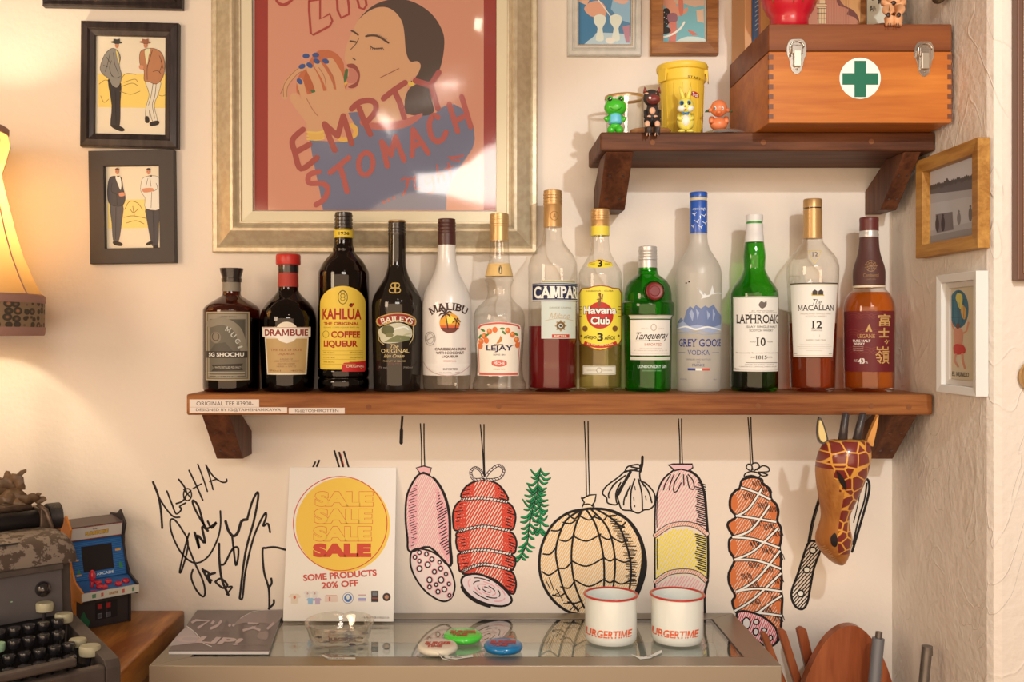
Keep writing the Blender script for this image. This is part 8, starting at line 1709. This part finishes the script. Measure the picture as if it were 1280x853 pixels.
# dried leaves / rusty scraps lying on the carriage
LEAF = mat('dried_leaf', pc(104, 72, 44), .6, noise=.35, nscale=50, coat=.1); rnd = random.Random(21)
dl = thing('dried_plant', L(-.12, .285, .203), 'bunch of curled dried brown leaves lying on the typewriter carriage', 'plant')
for k, (px, py, sx_, rr_) in enumerate([(4, 612, 17, .3), (14, 622, 16, -.3), (22, 606, 12, .9), (2, 632, 18, .0), (30, 628, 13, -.5), (10, 600, 10, 1.1), (36, 636, 12, .2), (44, 625, 8, -.6), (20, 640, 14, .1), (26, 595, 7, -1.0), (-8, 620, 20, .2), (48, 641, 9, .1), (-12, 606, 18, -.2), (18, 633, 12, .7)]):
    t_ = .15 + rnd.random() * .03; c_ = P(px, min(py - 2, 626), t_) + Vector((0, 0, .002)); s_ = sx_ * (D - t_) / F * 1.1; mb = MB(); U_, V_ = 9, 6; ro = Matrix.Rotation(rr_, 3, 'Y') @ Matrix.Rotation(rnd.uniform(-.8, .8), 3, 'X') @ Matrix.Rotation(rnd.uniform(-.6, .6), 3, 'Z')
    for side_ in (0, 1):
        for i in range(U_):
            for j in range(V_):
                u_ = i / (U_ - 1) * 2 - 1; v_ = j / (V_ - 1) * 2 - 1; wv_ = (1 - u_ * u_) ** .7 * .5
                mb.v.append(c_ + ro @ Vector((u_ * s_, -side_ * .0012 + s_ * (.35 * v_ * v_ * wv_ + .25 * u_ * u_ + .08 * math.sin(u_ * 7 + k)), v_ * wv_ * s_ + .1 * s_ * math.sin(u_ * 4 + k))))
        b0 = side_ * U_ * V_
        for i in range(U_ - 1):
            for j in range(V_ - 1): mb.f.append((b0 + i * V_ + j, b0 + (i + 1) * V_ + j, b0 + (i + 1) * V_ + j + 1, b0 + i * V_ + j + 1)); mb.m.append(0)
    mb.build('leaf', LEAF, dl, smooth=True)
MB().tube([P(-20, 632, .165), P(10, 634, .165), P(35, 632, .16), P(50, 622, .16)], [.003, .0035, .002, .001], 8).build('stem', LEAF, dl, smooth=True)

# ------------------------------------------------------------------ chairs and poles in the corner
CHW = wood('chair_wood', pc(166, 86, 44), pc(128, 58, 28), 'Z', .35, 8, 8, coat=.35)
ch = thing('wooden_chair', (.50 + .07, -.12, 0), 'reddish brown folded wooden chair with a tall rounded back board', 'chair')
ty = .115
bq = [(1003, 853), (1010, 835), (1020, 815), (1032, 797), (1046, 785), (1060, 780.5), (1072, 783), (1084, 793), (1096, 810), (1106, 832), (1113, 853)]
top_ = [P(x, y, ty) for x, y in catmull(bq, False, 4)]; low = [Vector((top_[-1].x + .006, -ty, .52)), Vector((top_[0].x - .006, -ty, .52))]
MB().prism(top_ + low, (0, .009, 0), (0, -.009, 0)).build('back_board', CHW, ch, bevel=.004, segs=3)
xa_, xb_ = low[1].x, low[0].x
MB().box(xa_ + .02, xb_ - .02, -ty - .022, -ty - .010, .30, .66).build('seat', CHW, ch, bevel=.004)
for x in (xa_ + .012, xb_ - .012):
    MB().tube([(x, -ty, .53), (x, -ty, .001)], [.009, .008], 12).build('leg', CHW, ch, smooth=True)
st = thing('slatted_stand', (.50, -.09, 0), 'reddish brown stand of three upright slats beside the rounded chair back', 'stand')
for i, (x0, x1, yt, xb0, t_) in enumerate([(950, 958.5, 790, 967, .085), (971.5, 981.5, 786, 985.5, .085), (995, 1007, 784, 1004, .075)]):
    a_ = P(x0, yt, t_); b_ = P(x1, yt, t_); lo = P(xb0 + 6, 853, t_); slope = (lo.x - a_.x) / (a_.z - lo.z); slope = max(.05, min(.30, slope)); zb_ = .001; w_ = b_.x - a_.x
    zz_ = lo.z - .12; x_m = lo.x + slope * .12 * .5
    out = [a_ + Vector((0, 0, -.003)), a_.lerp(b_, .5) + Vector((0, 0, .001)), b_ + Vector((0, 0, -.003)), Vector((lo.x + w_ * 1.1, -t_, lo.z)), Vector((x_m + w_, -t_, zz_)), Vector((x_m + w_, -t_, zb_)), Vector((x_m, -t_, zb_)), Vector((x_m, -t_, zz_)), Vector((lo.x, -t_, lo.z))]
    MB().prism(out, (0, .006, 0), (0, -.006, 0)).build('slat', CHW, st, bevel=.002)
MB().box(P(967, 853, .085).x + .005, P(1012, 853, .085).x + .02, -.100, -.092, .70, .74).build('cross_bar', CHW, st, bevel=.002)
PIP = mat('grey_painted_pipe', pc(112, 104, 96), .45, .2); PIP2 = mat('dull_steel_pipe', pc(118, 100, 82), .38, .6, noise=.25, nscale=40); tp = .17
def pole(px0, py0, px1, py1, t_, r_, m_, lb, tip):
    a_ = P(px0, py0, t_); b_ = P(px1, py1, t_); dv = (b_ - a_); k_ = (a_.z - .002) / (a_.z - b_.z); e_ = a_ + dv * k_; e_ = Vector((max(e_.x, a_.x - .12), e_.y - .05, .002))
    t = thing('metal_pole', (e_.x, e_.y, 0), lb, 'pole'); MB().tube([a_, e_], r_, 20).build('shaft', m_, t, smooth='auto')
    if tip: MB().tube([a_ + Vector((.001, 0, .0095)), a_ + Vector((0, 0, -.001))], [.0050, .0050], 16).build('tip', PIP2, t, smooth='auto')
    else: MB().tube([a_ + Vector((0, 0, .0012)), a_ - Vector((0, 0, .012))], [r_ * 1.06] * 2, 20).build('end_cap', PIP2, t, smooth='auto')
    return t
pole(1098, 798, 1091, 853, .165, .0090, PIP, 'matte grey pole with a thin metal tip in front of the rounded chair back', True); pole(1159, 809, 1153.5, 853, .20, .0074, PIP2, 'dull metal pipe standing by the niche side wall', False)
